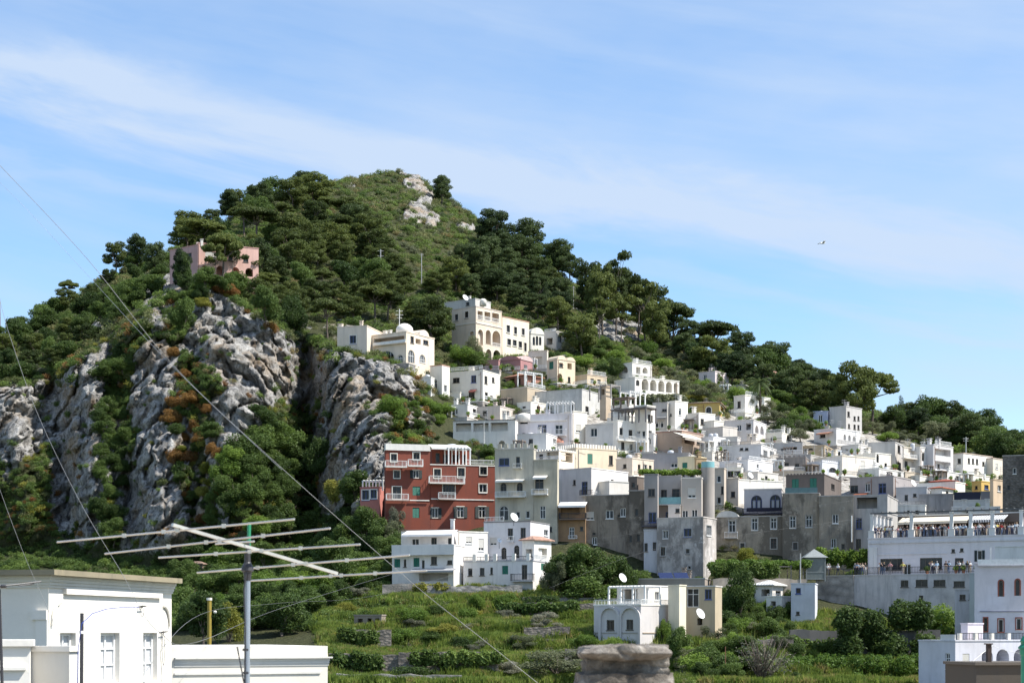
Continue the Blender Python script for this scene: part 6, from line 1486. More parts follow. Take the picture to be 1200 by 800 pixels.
dish('grey-white dish under the dark house penthouse', 879, 557, 281, .6); dish('small pale dish on the low grey house roof', 1070, 566, 283, .6)
# ---- people -----------------------------------------------------------------
def person_mesh(pose):
    """one continuous body grown from a posed skeleton (1.72 m); materials: skin, top, trousers, shoes"""
    J = {'pelvis': (0, 0, .93, .125), 'waist': (0, .005, 1.08, .115), 'chest': (0, .01, 1.3, .14), 'neck': (0, 0, 1.46, .055), 'jaw': (0, -.02, 1.54, .068), 'head': (0, -.005, 1.645, .088), 'crown': (0, .01, 1.7, .06)}
    E = [('pelvis', 'waist', 2), ('waist', 'chest', 1), ('chest', 'neck', 1), ('neck', 'jaw', 0), ('jaw', 'head', 0), ('head', 'crown', 0)]
    st = {'walk': (.2, -.18), 'stand': (.02, -.02), 'hips': (.05, .0), 'lean': (-.1, .12), 'phone': (.03, -.04), 'cross': (.0, .04)}[pose]
    for s, k in ((-1, 'l'), (1, 'r')):
        f = st[0 if s < 0 else 1]
        J['hip' + k] = (s * .095, 0, .87, .095); J['knee' + k] = (s * .105, -f * .5 - .02, .48, .062); J['ank' + k] = (s * .11, -f + .03, .09, .042); J['toe' + k] = (s * .125, -f - .12, .04, .04)
        J['sh' + k] = (s * .18, .01, 1.4, .065)
        if pose == 'lean': el, wr, ha = (s * .24, -.14, 1.16), (s * .16, -.36, 1.1), (s * .12, -.43, 1.09)
        elif pose == 'phone' and s > 0: el, wr, ha = (s * .27, -.16, 1.2), (s * .16, -.34, 1.46), (s * .13, -.38, 1.54)
        elif pose == 'hips': el, wr, ha = (s * .36, .06, 1.16), (s * .2, -.04, 1.0), (s * .16, -.07, .97)
        elif pose == 'cross': el, wr, ha = (s * .25, -.06, 1.14), (s * .02, -.2, 1.16), (-s * .06, -.2, 1.17)
        else:
            g = f * -.8; el, wr, ha = (s * .235, .03 + g * .3, 1.13), (s * .25, -.05 + g, .9), (s * .25, -.08 + g, .81)
        J['el' + k] = (*el, .044); J['wr' + k] = (*wr, .033); J['ha' + k] = (*ha, .036)
        E += [('pelvis', 'hip' + k, 2), ('hip' + k, 'knee' + k, 2), ('knee' + k, 'ank' + k, 2), ('ank' + k, 'toe' + k, 3), ('chest', 'sh' + k, 1), ('sh' + k, 'el' + k, 1), ('el' + k, 'wr' + k, 0), ('wr' + k, 'ha' + k, 0)]
    N = list(J); me = bpy.data.meshes.new('body'); me.from_pydata([J[n][:3] for n in N], [(N.index(a), N.index(b)) for a, b, _ in E], [])
    o = bpy.data.objects.new('body', me); COL.objects.link(o); md = o.modifiers.new('skin', 'SKIN'); md.use_smooth_shade = True
    for i, n in enumerate(N):
        sv = me.skin_vertices[0].data[i]; r = J[n][3]; sv.radius = (r * (1.25 if n in ('chest', 'pelvis', 'waist') else 1), r * (.85 if n in ('chest', 'pelvis', 'waist') else 1)); sv.use_root = n == 'pelvis'
    o.modifiers.new('sub', 'SUBSURF').levels = 1; o.modifiers['sub'].render_levels = 1
    dg = bpy.context.evaluated_depsgraph_get(); out = bpy.data.meshes.new_from_object(o.evaluated_get(dg)); bpy.data.objects.remove(o)
    A = np.array([J[a][:3] for a, b, _ in E]); B = np.array([J[b][:3] for a, b, _ in E]); mi = [m for *_, m in E]
    for m in range(4): out.materials.append(None)
    for p in out.polygons:
        c = np.array(p.center); t_ = np.clip(((c - A) * (B - A)).sum(1) / ((B - A) ** 2).sum(1), 0, 1); d = np.linalg.norm(A + (B - A) * t_[:, None] - c, axis=1); p.material_index = mi[int(np.argmin(d))]
    out.name = 'body'; return out
def hair_mesh(long):
    mb = MB(); R = []
    for r, z, y in ((.075, 1.56 if not long else 1.4, .05), (.1, 1.62, .015), (.105, 1.68, .012), (.08, 1.74, .012), (.03, 1.765, .012)):
        R.append([mb.vert((r * math.cos(t_) * (1 if math.sin(t_) > -.3 or z > 1.66 else .95), y + r * (math.sin(t_) if math.sin(t_) > -.2 or z > 1.66 else -.2), z)) for t_ in [2 * math.pi * j / 10 for j in range(10)]])
    for a, b in zip(R, R[1:]):
        for j in range(10): mb.f.append([a[j], a[(j + 1) % 10], b[(j + 1) % 10], b[j]]); mb.m.append(0)
    mb.f.append(R[-1]); mb.m.append(0); mb.f.append(R[0][::-1]); mb.m.append(0)
    me = bpy.data.meshes.new('hair'); me.from_pydata(mb.v, [], mb.f); me.materials.append(None); return me
POSES = {p: person_mesh(p) for p in ('stand', 'walk', 'hips', 'lean', 'phone', 'cross')}
HAIR = [hair_mesh(False), hair_mesh(True)]
TOPS = {'white': (.75, .75, .74), 'black': (.02, .02, .022), 'navy': (.025, .035, .09), 'red': (.45, .04, .03), 'grey': (.25, .25, .26), 'pale blue': (.35, .48, .62), 'beige': (.5, .4, .3), 'pink': (.6, .3, .3), 'green': (.08, .2, .1), 'yellow': (.6, .5, .12)}
LEGS = {'black': (.018, .018, .02), 'navy': (.025, .035, .08), 'beige': (.45, .37, .28), 'white': (.7, .7, .68), 'grey': (.2, .2, .21), 'denim': (.1, .15, .25)}
SKIN = [paint(c, .6, 0, 'skin') for c in ((.5, .32, .24), (.42, .26, .18), (.55, .37, .29))]
HAIRM = [paint(c, .6, 0, 'hair') for c in ((.02, .015, .012), (.07, .04, .02), (.25, .16, .07), (.3, .29, .28))]
SHOE = paint((.05, .045, .04), .6, 0, 'shoes')
rp = random.Random(11)
PW = {'stand': 'standing', 'walk': 'walking', 'hips': 'hands on hips', 'lean': 'leaning forward', 'phone': 'one arm raised', 'cross': 'arms folded'}
def person(p, face, label, pose, top, leg, group):
    root = empty('person', p, label, 'person', group); del root['origin']
    root.rotation_euler = (0, 0, face); sc = rp.uniform(.94, 1.05); root.scale = (sc * 1.08, sc * 1.08, sc)
    for me, mats in ((POSES[pose], [rp.choice(SKIN), fabric(TOPS[top], 'shirt'), fabric(LEGS[leg], 'trousers'), SHOE]), (HAIR[rp.random() < .4], [rp.choice(HAIRM)])):
        o = bpy.data.objects.new('body' if me.name.startswith('body') else 'hair', me); COL.objects.link(o); o.parent = root
        for i, m in enumerate(mats): o.material_slots[i].link = 'OBJECT'; o.material_slots[i].material = m
def crowd(fc, z, pxs, outs, where, group, tops=None):
    pxs = sorted(pxs); used = {}
    for i, px in enumerate(pxs):
        o = rp.choice(outs); s = fc.s(px, o); p = fc.pt(s, z, o)
        top = tops.get(i) if tops and i in tops else rp.choices(list(TOPS), (7, 5, 4, 1, 3, 3, 2, 1, 1, .6))[0]; leg = rp.choice(list(LEGS)); pose = rp.choice(list(PW))
        ang = rp.uniform(-.6, .6) - .45 if rp.random() < .6 else rp.uniform(0, 6.28)
        person(p, ang, f"person in {top} top, {leg} trousers, {PW[pose]}, {ordinal(i)} {where}", pose, top, leg, group)
ru = random.Random(21)
crowd(tf, tz, [1026 + 2.3 * k + ru.uniform(-.6, .6) for k in range(10)] + [1024 + 3.1 * k for k in range(8)], (-.8, -1.4, -2.6, -4, -6), 'before the second column', 'people on the upper terrace')
crowd(tf, tz, [1053 + 2.4 * k + ru.uniform(-.6, .6) for k in range(5)] + [1071 + 1.75 * k + ru.uniform(-.6, .6) for k in range(24)], (-.8, -1.2, -1.9, -3.2, -5), 'about the second column', 'people on the upper terrace')
crowd(tf, tz, [1117, 1120.5, 1125, 1128.5, 1131] + [1139.5 + 1.9 * k + ru.uniform(-.6, .6) for k in range(11)], (-.9, -1.5, -3, -5), 'about the fourth column', 'people on the upper terrace')
crowd(tf, tz, [1166, 1168.5, 1171, 1174, 1177, 1180, 1183, 1186, 1189, 1191.5], (-.9, -1.6, -2.6), 'between the last columns', 'people on the upper terrace', {2: 'red', 3: 'red'})
crowd(LT.fL, zl + .17, [1030.5, 1033, 1036, 1043, 1058, 1089.5, 1092, 1095, 1098, 1108.5, 1112, 1122, 1124, 1128.5, 1133.5, 1136.5], (-.6, -1.0, -1.6), 'on lower terrace', 'people on the lower terrace', {3: 'pink', 4: 'yellow'})
crowd(LT.fL, zl + .17, [1002, 1004.5, 1006, 1008, 1010.5, 1012.5, 1014], (-.6, -1.0), 'at the buttress', 'people at the white buttress')
crowd(GP.fL, zl + .17, [958, 960.5, 963, 965.5, 969.5, 972, 982], (-.6, -1.0, -1.5), 'beside the kiosk', 'people beside the garden kiosk')
# ---- foreground roofs, antenna, cables --------------------------------------
rb = MB(); rb.aabox(-14, 16, 3, 38, ZC - 10, ZC - 2.6); o = rb.build('roof_terrace', plaster((.55, .47, .38), .5)); tag(o, 'flat roof below the camera that carries the antenna and parapet', 'roof', kind='structure')  # unseen slab, coloured pale and warm to bounce light onto the nearby walls
h = H('big bright white flat-roofed building with a tan coping and deep windows', 'house')
h.blk(-80, 57, 201, 671, 960, (.81, .775, .71), [], a=13.5, Y=55, cop=False, dirt=.22)
fR, fL = h.fR, h.fL
wh = h.m
def cornice(h, steps, faces, ext=0.0):
    """stacked mouldings round the two faces in view: (top drop, height, projection, material)"""
    for i, (dz, hh, out, m) in enumerate(steps):
        mb = MB(); z1 = h.zt - dz
        h.fL.fbox(mb, -out, h.fL.L, z1 - hh, z1, .004, out); h.fR.fbox(mb, .004, h.fR.L + ext, z1 - hh, z1, .004, out)
        mb.build('coping' if i == 0 else 'cornice', m, h.root)
tan = plaster((.3, .26, .18), .7); sh = plaster((.7, .68, .62), .3)
cornice(h, [(-.1, .18, .44, tan), (.082, .1, .2, sh), (.184, .1, .15, sh), (.286, .1, .1, sh), (.388, .08, .06, sh)], 'LR')
mb = MB(); q = [h.fL.pt(0, h.zt), h.fL.pt(h.fL.L, h.zt), h.fL.pt(h.fL.L, h.zt) + fR.d * fR.L, fR.pt(fR.L, h.zt)]; mb.face(q); mb.build('roof', tan, h.root)
# window openings are real recesses: rebuild the sunlit wall with them
bpy.data.objects.remove(h.w)
mb = MB(); holes = []
wins = [(79.6, 738, 812, 18.5), (129, 741, 808, 22.5), (176, 742.5, 797, 16.5)]
zt_, zb2 = fR.z(741, fR.s(129)), fR.z(797, fR.s(176))
for px, a, b, w in wins:
    s0, s1 = fR.s(px - w / 2), fR.s(px + w / 2); holes.append((s0, s1, zb2, zt_, False, .28, False))
wall_face(mb, fR, h.zb, h.zt, holes); wall_face(mb, fL, h.zb, h.zt, [])
wall_face(mb, Face(fL.pt(fL.L, 0), fR.d, fL.d, fR.L), h.zb, h.zt, []); wall_face(mb, Face(fR.pt(fR.L, 0), fL.d, fR.d, fL.L), h.zb, h.zt, [])
mb.build('wall', wh, h.root)
pale = paint((.6, .61, .62), .15, 0, 'curtained_glass'); peach = plaster((.72, .6, .5), .1)
for s0, s1, c, d, *_ in holes:
    mb = MB(); h._ring(mb, fR, s0 + .003, s1 - .003, c + .003, d - .003, False, -.1, -.26, -.18); m_ = (s0 + s1) / 2
    fR.fbox(mb, m_ - .05, m_ + .05, c + .1, d - .1, -.26, -.19)
    for f_ in (.36, .68): fR.fbox(mb, s0 + .1, s1 - .1, c + (d - c) * f_ - .025, c + (d - c) * f_ + .025, -.26, -.2)
    fR.fbox(mb, s0 - .06, s1 + .06, c - .1, c - .003, -.2, .1)
    w_ = mb.build('window', paint((.76, .76, .75), .4, 0, 'window_frame'), h.root)
    mb = MB(); mb.face([fR.pt(s0, c, -.25), fR.pt(s1, c, -.25), fR.pt(s1, d, -.25), fR.pt(s0, d, -.25)]); mb.build('pane', pale, w_)
s0, s1 = fR.s(74), fR.s(187); zz = fR.z(696, (s0 + s1) / 2); mb = MB(); fR.fbox(mb, s0, s1, zz - .07, zz + .12, .004, .13)
for sx, k in ((s0, -1), (s1, 1)):
    pts = [fR.pt(sx + k * (.25 + .55 * math.sin(t_)), zz - .35 - .75 * (1 - math.cos(t_)), .05) for t_ in [math.pi / 2 * j / 6 for j in range(7)]]; mb.tube(pts, .05, 6)
mb.build('moulding', wh, h.root)
s0 = fL.s(43); mb = MB(); fL.fbox(mb, fL.s(57) + .02, s0, h.zb, h.zt - 1.5, .004, .08); fL.fbox(mb, fL.s(57) + .02, fL.s(38), h.zt - 1.5, h.zt - 1.2, .004, .12); mb.build('pilaster', wh, h.root)
h = H('low bright white wing with a projecting cornice beside the big white building', 'house')
h.blk(200.6, 201.2, 384, 757, 960, (.81, .775, .71), [], a=64, Y=64.5, cop=False, dirt=.1, L=8)
fR = h.fR; mb = MB(); sh2 = plaster((.76, .75, .72), .2)
for dz, hh, out in ((.42, .06, .16), (.482, .1, .07), (.584, .1, .05), (.686, .08, .03), (1.0, .08, .05)):
    mb = MB(); z1 = h.zt - dz; fR.fbox(mb, .1, fR.L + (out if dz < .9 else -.3), z1 - hh, z1, .004, out); mb.build('cornice', sh2, h.root)
mb = MB(); q = [fR.pt(0, h.zt), fR.pt(fR.L, h.zt), fR.pt(fR.L, h.zt) + h.fL.d * 8, fR.pt(0, h.zt) + h.fL.d * 8]; mb.face(q); mb.build('roof', sh2, h.root)
s0 = fR.s(352); mb = MB(); fR.fbox(mb, .3, s0, h.zt - 1.62, h.zt - 1.5, .004, .05); mb.build('moulding', sh2, h.root)
h = H('low white parapet block with a moulded lip at the left picture edge', 'parapet_wall')
h.blk(-70, -69, 35, 757, 960, (.81, .775, .71), [], a=75, Y=44, cop=False, dirt=.1, L=3)
mb = MB(); h.fR.fbox(mb, .0, h.fR.L + .1, h.zt + .002, h.zt + .17, -3, .1); h.fR.fbox(mb, 0, h.fR.L - .1, h.zt - .62, h.zt - .54, .004, .1); mb.build('coping', wh, h.root)
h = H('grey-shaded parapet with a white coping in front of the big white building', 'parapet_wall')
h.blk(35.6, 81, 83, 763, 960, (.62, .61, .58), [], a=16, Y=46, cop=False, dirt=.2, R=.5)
mb = MB(); h.fL.fbox(mb, -.06, h.fL.L - .05, h.zt + .002, h.zt + .15, -.5, .08); mb.build('coping', wh, h.root)
# VHF antenna
def P(px, py, Y): return at(px, py, Y)
m0 = P(288, 830, 12); root = empty('antenna', m0, 'large comb-shaped aluminium roof antenna on a steel mast', 'antenna')
alu = paint((.62, .6, .55), .35, .6, 'aluminium'); steel = paint((.35, .4, .46), .4, .5, 'galvanised_steel')
mb = MB(); mb.tube([P(288, 1150, 12), P(290, 668, 12)], .021, 10); mb.build('mast', steel, root)
mb = MB(); mb.tube([P(290, 676, 12), P(290.6, 634, 12)], .013, 8); mb.build('upper_pipe', METAL_D(), root)
mb = MB(); mb.tube([P(291.5, 640, 12.05), P(292, 614, 12.05)], .013, 8); mb.build('green_cap', paint((.02, .25, .12), .5), root)
mb = MB(); mb.lathe(P(290, 680, 12), [(.024, 0), (.03, .06), (.045, .07), (.04, .1), (.022, .13), (.02, .19)], 10); mb.build('clamp', METAL_D(), root)
mb = MB(); a, b = P(202, 614.5, 11.3), P(395, 671.5, 12.6); d = (b - a).normalized(); u = d.cross(Vector((0, 0, 1))).normalized(); w = u.cross(d); mb.box(a, u * .01, w * .01, b - a); mb.build('boom', alu, root)
for x0, y0, Y0, x1, y1, Y1 in ((67, 634.8, 11.9, 345, 608, 10.9), (123, 648.5, 12.1, 387, 618.7, 11.1), (186, 653, 12.3, 422, 637.5, 11.4), (231, 670.7, 12.5, 480, 650, 11.6), (294, 680, 12.7, 500, 668, 11.9), (252.5, 637, 11.9, 298, 634, 11.8)):
    mb = MB(); mb.tube([P(x0, y0, Y0), P(x1, y1, Y1)], .0066, 8)
    for f_ in (.3, .47, .53, .72):
        if x1 - x0 > 100: c_ = P(x0, y0, Y0).lerp(P(x1, y1, Y1), f_); mb.box(c_ - Vector((0, 0, .012)), (.012, 0, 0), (0, .014, 0), (0, 0, .026))
    mb.build('element', alu, root)
mb = MB(); mb.tube([P(289, 668, 11.97), P(286, 690, 11.96), P(287.5, 740, 11.95), P(286.5, 850, 11.95)], .006, 6); mb.tube([P(278, 757, 11.95), P(286, 800, 11.95)], .005, 5)
for py in (762, 789): mb.lathe(P(288.5, py, 12), [(.026, 0), (.026, .015)], 8)
mb.build('coaxial_cable', METAL_D(), root)
# poles
root = empty('pole', P(95, 900, 24), 'black pole with a white clip and a thin blue wire before the white building', 'pole')
mb = MB(); mb.tube([P(94.5, 1000, 24), P(96, 718, 24)], .026, 8); mb.build('shaft', METAL_D(), root)
mb = MB(); mb.tube([P(95.5, 742, 24), P(95.6, 738.5, 24)], .034, 8); mb.build('clip', METAL_W(), root)
mb = MB(); mb.tube([P(91, 800, 23.9), P(91.5, 760, 23.9), P(96, 730, 23.9), P(108, 718.5, 24.5), P(125, 713, 25.5), P(145, 711, 26.5), P(163, 711, 27.5)], .0065, 6); mb.build('blue_wire', paint((.03, .06, .3), .5), root)
root = empty('lamp_post', P(4, 900, 18), 'leaning black post with a horizontal arm at the left picture edge', 'lamp post')
mb = MB(); mb.tube([P(12, 1100, 18), P(-1, 690, 18)], .017, 8); mb.build('shaft', METAL_D(), root); mb = MB(); mb.tube([P(-12, 687.5, 18), P(20, 684.5, 18.2), P(48, 681, 18.4)], .009, 6); mb.tube([P(22, 686, 18.2), P(40, 683.5, 18.35)], .006, 6); mb.lathe(P(4, 688.5, 18), [(.03, 0), (.04, .02), (.02, .035)], 8); mb.build('arm', METAL_D(), root)
root = empty('post', P(245, 790, 80), 'mustard-yellow post behind the white wing', 'post')
mb = MB(); mb.tube([P(245, 900, 80), P(245.4, 700, 80)], .1, 10); mb.build('shaft', paint((.3, .22, .03), .7), root); mb = MB(); mb.lathe(P(245.3, 703, 80), [(.13, 0), (.13, .12)], 10); mb.lathe(P(252, 718, 80), [(.06, 0), (.09, .06), (.05, .12)], 8); mb.build('insulator', paint((.7, .68, .6), .4), root)
root = empty('lattice_pylon', P(1, 420, 420), 'thin lattice pylon at the left picture edge on the skyline', 'pylon')
mb = MB(); k = 420 / F
for s_ in (-1, 1):
    mb.tube([P(-1 + s_ * 2.5, 420, 420), P(-1 + s_ * .7, 350, 420)], .12, 5)
for j in range(9): mb.tube([P(-1 + (-1) ** j * (2.5 - j * .2), 412 - j * 7, 420), P(-1 - (-1) ** j * (2.3 - j * .2), 405 - j * 7, 420)], .07, 4)
mb.build('lattice', paint((.3, .3, .32), .6), root)
def cable(label, pts, r, c=(.35, .35, .34)):
    P_ = [P(*p) for p in pts]; n = len(P_); out = []
    for i in range(n - 1):
        p0, p1, p2, p3 = P_[max(i - 1, 0)], P_[i], P_[i + 1], P_[min(i + 2, n - 1)]
        for k in range(8):
            t_ = k / 8; out.append(.5 * ((2 * p1) + (p2 - p0) * t_ + (2 * p0 - 5 * p1 + 4 * p2 - p3) * t_ ** 2 + (3 * p1 - p0 - 3 * p2 + p3) * t_ ** 3))
    out.append(P_[-1]); mb = MB(); mb.tube(out, r * .5, 6); o = mb.build('cable', paint(c, .5, .2, 'cable'), None, True, P_[0]); tag(o, label, 'cable'); return o
cable('bright cable running from the sky at left down across the cliff and gardens', [(-20, 172, 22), (0, 194, 22), (102, 303, 21.5), (205, 430, 21), (330, 548, 20.5), (480, 680, 20), (560, 744, 19.7), (640, 808, 19.5), (700, 860, 19)], .0065, (.24, .24, .23))
cable('fainter cable just below the bright one against the sky at left', [(-20, 200, 40), (0, 214, 40), (50, 265, 40), (95, 314, 40), (205, 432, 38), (330, 550, 36)], .006, (.3, .32, .36))
cable('steep cable from the skyline pylon down to the white building corner', [(0, 352, 60), (12, 395, 58), (45, 487, 56), (95, 590, 54), (145, 675, 53), (163, 712, 52)], .013, (.25, .25, .25))
cable('short cable above the left end of the white building roof', [(-5, 560, 50), (15, 615, 50), (36, 668, 50), (75, 755, 50)], .011, (.25, .25, .25))
cable('wire from the blue wire clip to the far window of the white building', [(163, 712, 52), (188, 741, 53), (230, 752, 60), (330, 712, 90), (460, 672, 140)], .016, (.2, .2, .2))
cable('upper thin wire sloping over the garden trees', [(190, 758, 62), (245, 716, 79), (330, 706, 120), (460, 693, 180), (640, 640, 230)], .016, (.2, .2, .2))
cable('wire across the dark stone houses, upper of two', [(640, 640, 235), (760, 622, 238), (860, 606, 240), (1000, 586, 244)], .016, (.2, .2, .2))
cable('wire across the dark stone houses, lower of two', [(640, 690, 225), (760, 645, 232), (900, 622, 238), (1010, 607, 243)], .016, (.2, .2, .2))
cable('thick white cable before the small arched house at the lower right', [(1100, 808, 110), (1128, 785, 112), (1150, 766, 113), (1163, 756, 114)], .05, (.7, .7, .68))
cable('thin drooping wire at the lower right over the arches', [(1163, 756, 60), (1180, 762, 60), (1205, 767, 60)], .012, (.6, .6, .58))
# dark parapet and green vent at the lower right, rough stone pillar in the middle
h = H('dark weathered concrete parapet corner at the bottom right', 'parapet_wall')
h.blk(1143, 1144, 1260, 779, 1000, None, [], a=80, Y=28, cop=False, mat=plaster((.085, .075, .065), .8), L=1.2)
mb = MB(); h.fR.fbox(mb, -.04, h.fR.L, h.zt + .002, h.zt + .05, -1.2, .05); mb.build('coping', plaster((.13, .115, .1), .8), h.root)
mb = MB(); s_ = h.fR.s(1164); h.fR.fbox(mb, s_ - .035, s_ + .035, h.zt + .05, h.zt + .34, -.2, -.13); h.fR.fbox(mb, s_ - .06, s_ + .05, h.zt + .34, h.zt + .36, -.22, -.11); mb.build('iron_post', paint((.04, .025, .02), .8), h.root)
p = P(1201, 800, 26); root = empty('vent_pipe', p, 'bright green cylindrical vent pipe at the right picture edge', 'vent pipe')
mb = MB(); mb.lathe(p - Vector((0, 0, 2.2)), [(.06, 0), (.06, 2.62), (.075, 2.64), (.075, 2.72)], 16); mb.build('pipe', paint((.01, .2, .12), .35), root)
mb = MB(); mb.lathe(p + Vector((0, 0, .52)), [(.1, 0), (.1, .03), (.06, .07), (.06, .1), (.075, .12), (.03, .2)], 16); mb.build('cap', paint((.01, .17, .1), .35), root)
# pillar
def rough_block(px0, px1, pyt, pyb, Y, dep, seed, amp=.04, bulge=0.06):
    a, b = P(px0, pyb, Y), P(px1, pyt, Y); n = 22; V = []; Q = []
    G = np.linspace(-1, 1, n); fc = []
    for ax in range(3):
        for s_ in (-1, 1):
            U, W_ = np.meshgrid(G, G, indexing='ij'); o = np.full_like(U, s_); c = [None] * 3; c[ax] = o; c[(ax + 1) % 3] = U; c[(ax + 2) % 3] = W_
            pts = np.stack(c, -1).reshape(-1, 3); off = sum(len(v) for v in V); V.append(pts)
            i = np.arange(n * n).reshape(n, n); q = np.stack([i[:-1, :-1], i[1:, :-1], i[1:, 1:], i[:-1, 1:]], -1).reshape(-1, 4) + off; Q.append(q if s_ > 0 else q[:, ::-1])
    V = np.concatenate(V); h_ = np.array([(b.x - a.x) / 2, dep / 2, (b.z - a.z) / 2]); ce = np.array([(a.x + b.x) / 2, Y + dep / 2, (a.z + b.z) / 2])
    nrm = V / np.linalg.norm(V, axis=1)[:, None]; rd = 1 - bulge * (np.abs(V).prod(1))
    W_ = V * rd[:, None] * h_; k = fbm(W_ * 7 + seed, 4, True) * amp * .8 - (1 - np.abs(pnoise(W_ * np.array([5, 5, 14.]) + seed))) ** 8 * amp * .9 + fbm(W_ * 30 + seed, 3) * amp * .3
    W_ = W_ + nrm * k[:, None] + ce; return W_, np.concatenate(Q)
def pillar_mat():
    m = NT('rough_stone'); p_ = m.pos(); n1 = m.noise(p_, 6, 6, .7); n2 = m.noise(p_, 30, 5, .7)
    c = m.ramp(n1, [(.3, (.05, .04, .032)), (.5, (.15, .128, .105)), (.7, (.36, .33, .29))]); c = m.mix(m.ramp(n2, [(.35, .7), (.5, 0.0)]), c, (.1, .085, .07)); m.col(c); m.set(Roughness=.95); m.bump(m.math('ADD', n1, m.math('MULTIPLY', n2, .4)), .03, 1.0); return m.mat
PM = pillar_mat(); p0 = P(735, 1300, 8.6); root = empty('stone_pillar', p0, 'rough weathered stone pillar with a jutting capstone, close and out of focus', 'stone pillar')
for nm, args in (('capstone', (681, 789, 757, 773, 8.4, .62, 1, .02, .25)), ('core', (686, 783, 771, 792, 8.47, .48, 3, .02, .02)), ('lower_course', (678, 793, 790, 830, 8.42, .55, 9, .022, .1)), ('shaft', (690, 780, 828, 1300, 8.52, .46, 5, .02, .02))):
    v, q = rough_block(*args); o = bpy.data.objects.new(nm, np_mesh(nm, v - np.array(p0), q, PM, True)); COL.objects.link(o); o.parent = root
# gull
g0 = P(964, 285, 150); root = empty('seagull', g0, 'white seagull gliding against the sky', 'seagull'); mb = MB()
d = Vector((.9, .25, .15)).normalized(); mb.tube([g0 - d * .3, g0 - d * .18, g0, g0 + d * .16, g0 + d * .26], .012, 8); mb.v.clear(); mb.f.clear(); mb.m.clear()
for a_, b_, r0, r1 in ((-.32, -.18, .012, .05), (-.18, .02, .05, .075), (.02, .16, .075, .05), (.16, .24, .05, .045), (.24, .3, .045, .012)): mb.tube([g0 + d * a_, g0 + d * b_], r0, 8, 0, r1)
u = d.cross(Vector((0, 0, 1))).normalized()
for s_ in (-1, 1):
    up = .34 if s_ > 0 else -.2
    L0, L1, L2 = g0 + u * s_ * .06, g0 + u * s_ * .32 + Vector((.05, 0, .16)), g0 + u * s_ * .68 + Vector((-.14, 0, .05))
    for (A, wa), (B_, wb) in (((L0, .11), (L1, .09)), ((L1, .09), (L2, .025))):
        q = [A + d * wa, B_ + d * wb, B_ - d * wb, A - d * wa]; mb.face(q); mb.face([x - Vector((0, 0, .015)) for x in q][::-1])
mb.face([g0 - d * .3, g0 - d * .44 + u * .07, g0 - d * .44 - u * .07]); mb.build('body', paint((.7, .7, .7), .7), root)

# wall hooks where the wires meet the white building
HB = H.__new__(H)
for lab, px, py in (('small iron wire bracket with a hanging loop high on the sunlit white wall', 163, 711), ('iron wire bracket with long dangling loops beside the far window of the white wall', 188, 741)):
    f_ = HOUSES[[q.label.startswith('big bright white flat') for q in HOUSES].index(True)]; fc = f_.fR; s_ = fc.s(px); z_ = fc.z(py, s_); root = empty('wire_bracket', fc.pt(s_, z_), lab, 'wire bracket')
    mb = MB()
    for k in (-.12, 0, .12): mb.tube([fc.pt(s_ + k, z_, .0), fc.pt(s_ + k * 1.3, z_ + .05, .22)], .018, 6)
    mb.tube([fc.pt(s_ - .2, z_ + .02, .15), fc.pt(s_ + .2, z_ + .04, .15)], .02, 6); mb.build('bracket', METAL_D(), root)
    mb = MB(); L = .35 if px < 170 else 1.2
    mb.tube([fc.pt(s_ + .1 * math.sin(t_), z_ - L / 2 + L / 2 * math.cos(t_), .12) for t_ in [2 * math.pi * j / 14 for j in range(15)]], .009, 5)
    if px > 170: mb.tube([fc.pt(s_ - .15, z_, .12), fc.pt(s_ - .2, z_ - .9, .1), fc.pt(s_ - .1, z_ - 1.5, .1), fc.pt(s_ - .12, z_ - 1.8, .1)], .01, 5)
    mb.build('wire_loop', METAL_D(), root)
# ---- light, sky, camera ---------------------------------------------------
SUN = Vector((0.60 * 0.99, -0.60 * 0.24, 0.80)).normalized()
el = math.asin(SUN.z); azr = math.atan2(SUN.x, SUN.y)
sd = bpy.data.lights.new('sun', 'SUN'); sd.energy = 4.6; sd.angle = rad(0.53); sd.color = (1.0, 0.955, 0.88)
so = bpy.data.objects.new('sun', sd); COL.objects.link(so); so.location = (60, -20, 200)
so.rotation_euler = (-SUN).to_track_quat('-Z', 'Y').to_euler()
W = bpy.data.worlds.new('World'); S.world = W; W.use_nodes = True
t = W.node_tree; bg = t.nodes['Background']; bg.inputs['Strength'].default_value = 0.097
sky = t.nodes.new('ShaderNodeTexSky'); sky.sky_type = 'NISHITA'; sky.sun_disc = False
sky.sun_elevation = el; sky.sun_rotation = azr; sky.altitude = 100; sky.air_density = 1.0; sky.dust_density = 0.3; sky.ozone_density = 2.5
tc = t.nodes.new('ShaderNodeTexCoord')
def wn(typ): return t.nodes.new(typ)
def wmap(rot, sc, loc=(0, 0, 0)):
    r = wn('ShaderNodeMapping'); r.inputs['Rotation'].default_value = rot; t.links.new(tc.outputs['Generated'], r.inputs['Vector'])
    m = wn('ShaderNodeMapping'); m.inputs['Scale'].default_value = sc; m.inputs['Location'].default_value = loc
    t.links.new(r.outputs['Vector'], m.inputs['Vector']); return m.outputs['Vector']
def wnoise(vec, scale, det, rough, dist=0.0):
    n = wn('ShaderNodeTexNoise'); n.inputs['Scale'].default_value = scale; n.inputs['Detail'].default_value = det
    n.inputs['Roughness'].default_value = rough; n.inputs['Distortion'].default_value = dist
    t.links.new(vec, n.inputs['Vector']); return n.outputs['Fac']
def wramp(f, stops):
    r = wn('ShaderNodeValToRGB'); e = r.color_ramp.elements
    while len(e) < len(stops): e.new(0.5)
    for x, (p, c) in zip(e, stops): x.position = p; x.color = (c, c, c, 1)
    t.links.new(f, r.inputs['Fac']); return r.outputs['Color']
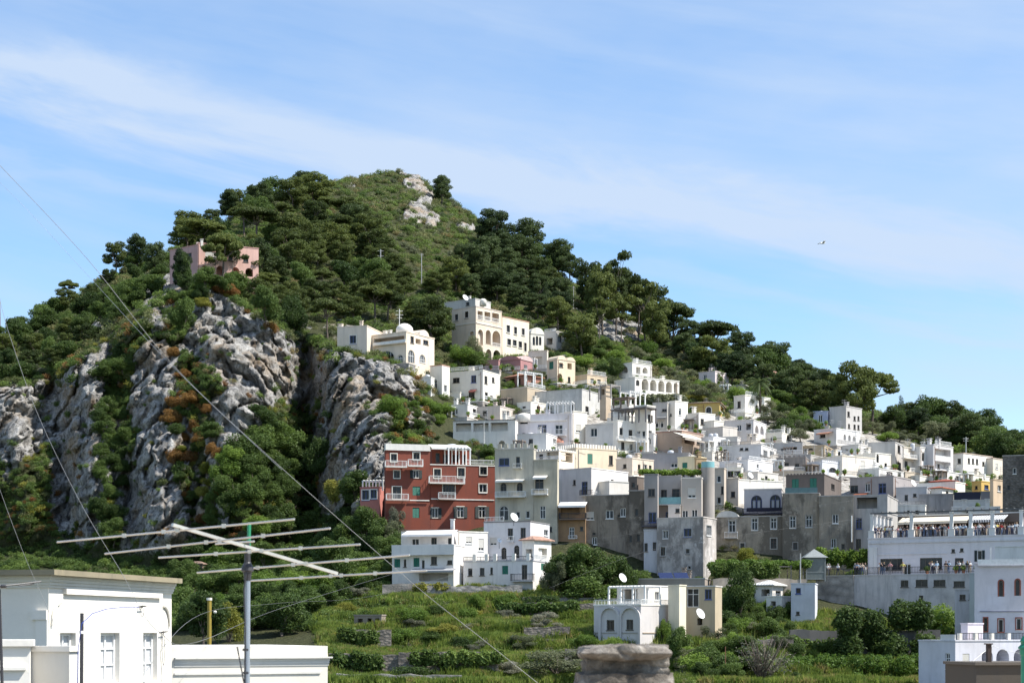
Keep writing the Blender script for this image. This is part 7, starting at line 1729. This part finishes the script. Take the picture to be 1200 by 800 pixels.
def wmath(op, a, b):
    m = wn('ShaderNodeMath'); m.operation = op
    for k, v in enumerate((a, b)):
        if hasattr(v, 'is_linked'): t.links.new(v, m.inputs[k])
        else: m.inputs[k].default_value = v
    return m.outputs[0]
# long streaks of thin cloud running down to the right, and a broad veil near the horizon
c1 = wramp(wnoise(wmap((0, rad(-12), 0), (1.0, 0.6, 7.0), (0.3, 0.0, 0.2)), 1.5, 6, 0.55, 0.5), [(0.4, 0.0), (0.62, 1.0)])
c2 = wramp(wnoise(wmap((0, rad(-9), 0), (3.0, 1.0, 26.0)), 1.5, 5, 0.6, 0.3), [(0.45, 0.0), (0.8, 1.0)])
c3 = wramp(wnoise(wmap((0, 0, 0), (3, 3, 7), (1.1, 0.2, 0.0)), 1.2, 5, 0.55), [(0.36, 0.0), (0.68, 1.0)])
bz = wn('ShaderNodeSeparateXYZ'); t.links.new(wmap((0, rad(-10), 0), (1, 1, 1)), bz.inputs[0])
wob = wmath('MULTIPLY', wmath('SUBTRACT', wnoise(wmap((0, rad(-10), 0), (2.2, 1.0, 9.0), (0.7, 0, 0)), 2.0, 6, 0.6, 0.4), 0.5), 0.085)
zz_ = wmath('ADD', bz.outputs[2], wob)
band = wramp(zz_, [(0.0, 0.0), (0.198, 0.0), (0.209, 0.34), (0.217, 0.02), (0.228, 0.05), (0.244, 0.7), (0.254, 0.62), (0.27, 0.12), (0.285, 0.06), (0.33, 0.3), (0.42, 0.1)])
cl = wmath('ADD', wmath('MULTIPLY', c1, 0.3), wmath('ADD', wmath('MULTIPLY', c2, 0.2), wmath('ADD', wmath('MULTIPLY', c3, 0.34), wmath('MULTIPLY', band, 0.85))))
cl = wmath('MINIMUM', wmath('ADD', cl, 0.05), 0.92)
mx = wn('ShaderNodeMix'); mx.data_type = 'RGBA'
t.links.new(cl, mx.inputs[0])
hs = wn('ShaderNodeHueSaturation'); hs.inputs['Saturation'].default_value = 1.2; hs.inputs['Value'].default_value = 1.3
t.links.new(sky.outputs['Color'], hs.inputs['Color'])
ci = [q for q in mx.inputs if q.type == 'RGBA']
t.links.new(hs.outputs['Color'], ci[0]); ci[1].default_value = (3.75, 4.5, 5.65, 1)
t.links.new([q for q in mx.outputs if q.type == 'RGBA'][0], bg.inputs['Color'])
cd = bpy.data.cameras.new('camera'); cam = bpy.data.objects.new('camera', cd); COL.objects.link(cam)
cam.location = (0, 0, ZC); cam.rotation_euler = (rad(90), 0, 0)
cd.sensor_width = 36; cd.lens = 36 * F / 1200; cd.shift_y = (HZ - 400) / 1200; cd.clip_start = 0.1; cd.clip_end = 20000
cd.dof.use_dof = True; cd.dof.focus_distance = 280; cd.dof.aperture_fstop = 7.0
S.camera = cam
S.view_settings.view_transform = 'Standard'; S.view_settings.look = 'None'; S.view_settings.exposure = 0.82; S.view_settings.gamma = 1
S.view_settings.use_curve_mapping = False
S.cycles.max_bounces = 6; S.cycles.diffuse_bounces = 3; S.cycles.glossy_bounces = 2; S.cycles.transmission_bounces = 2; S.cycles.transparent_max_bounces = 4
S.cycles.use_denoising = True
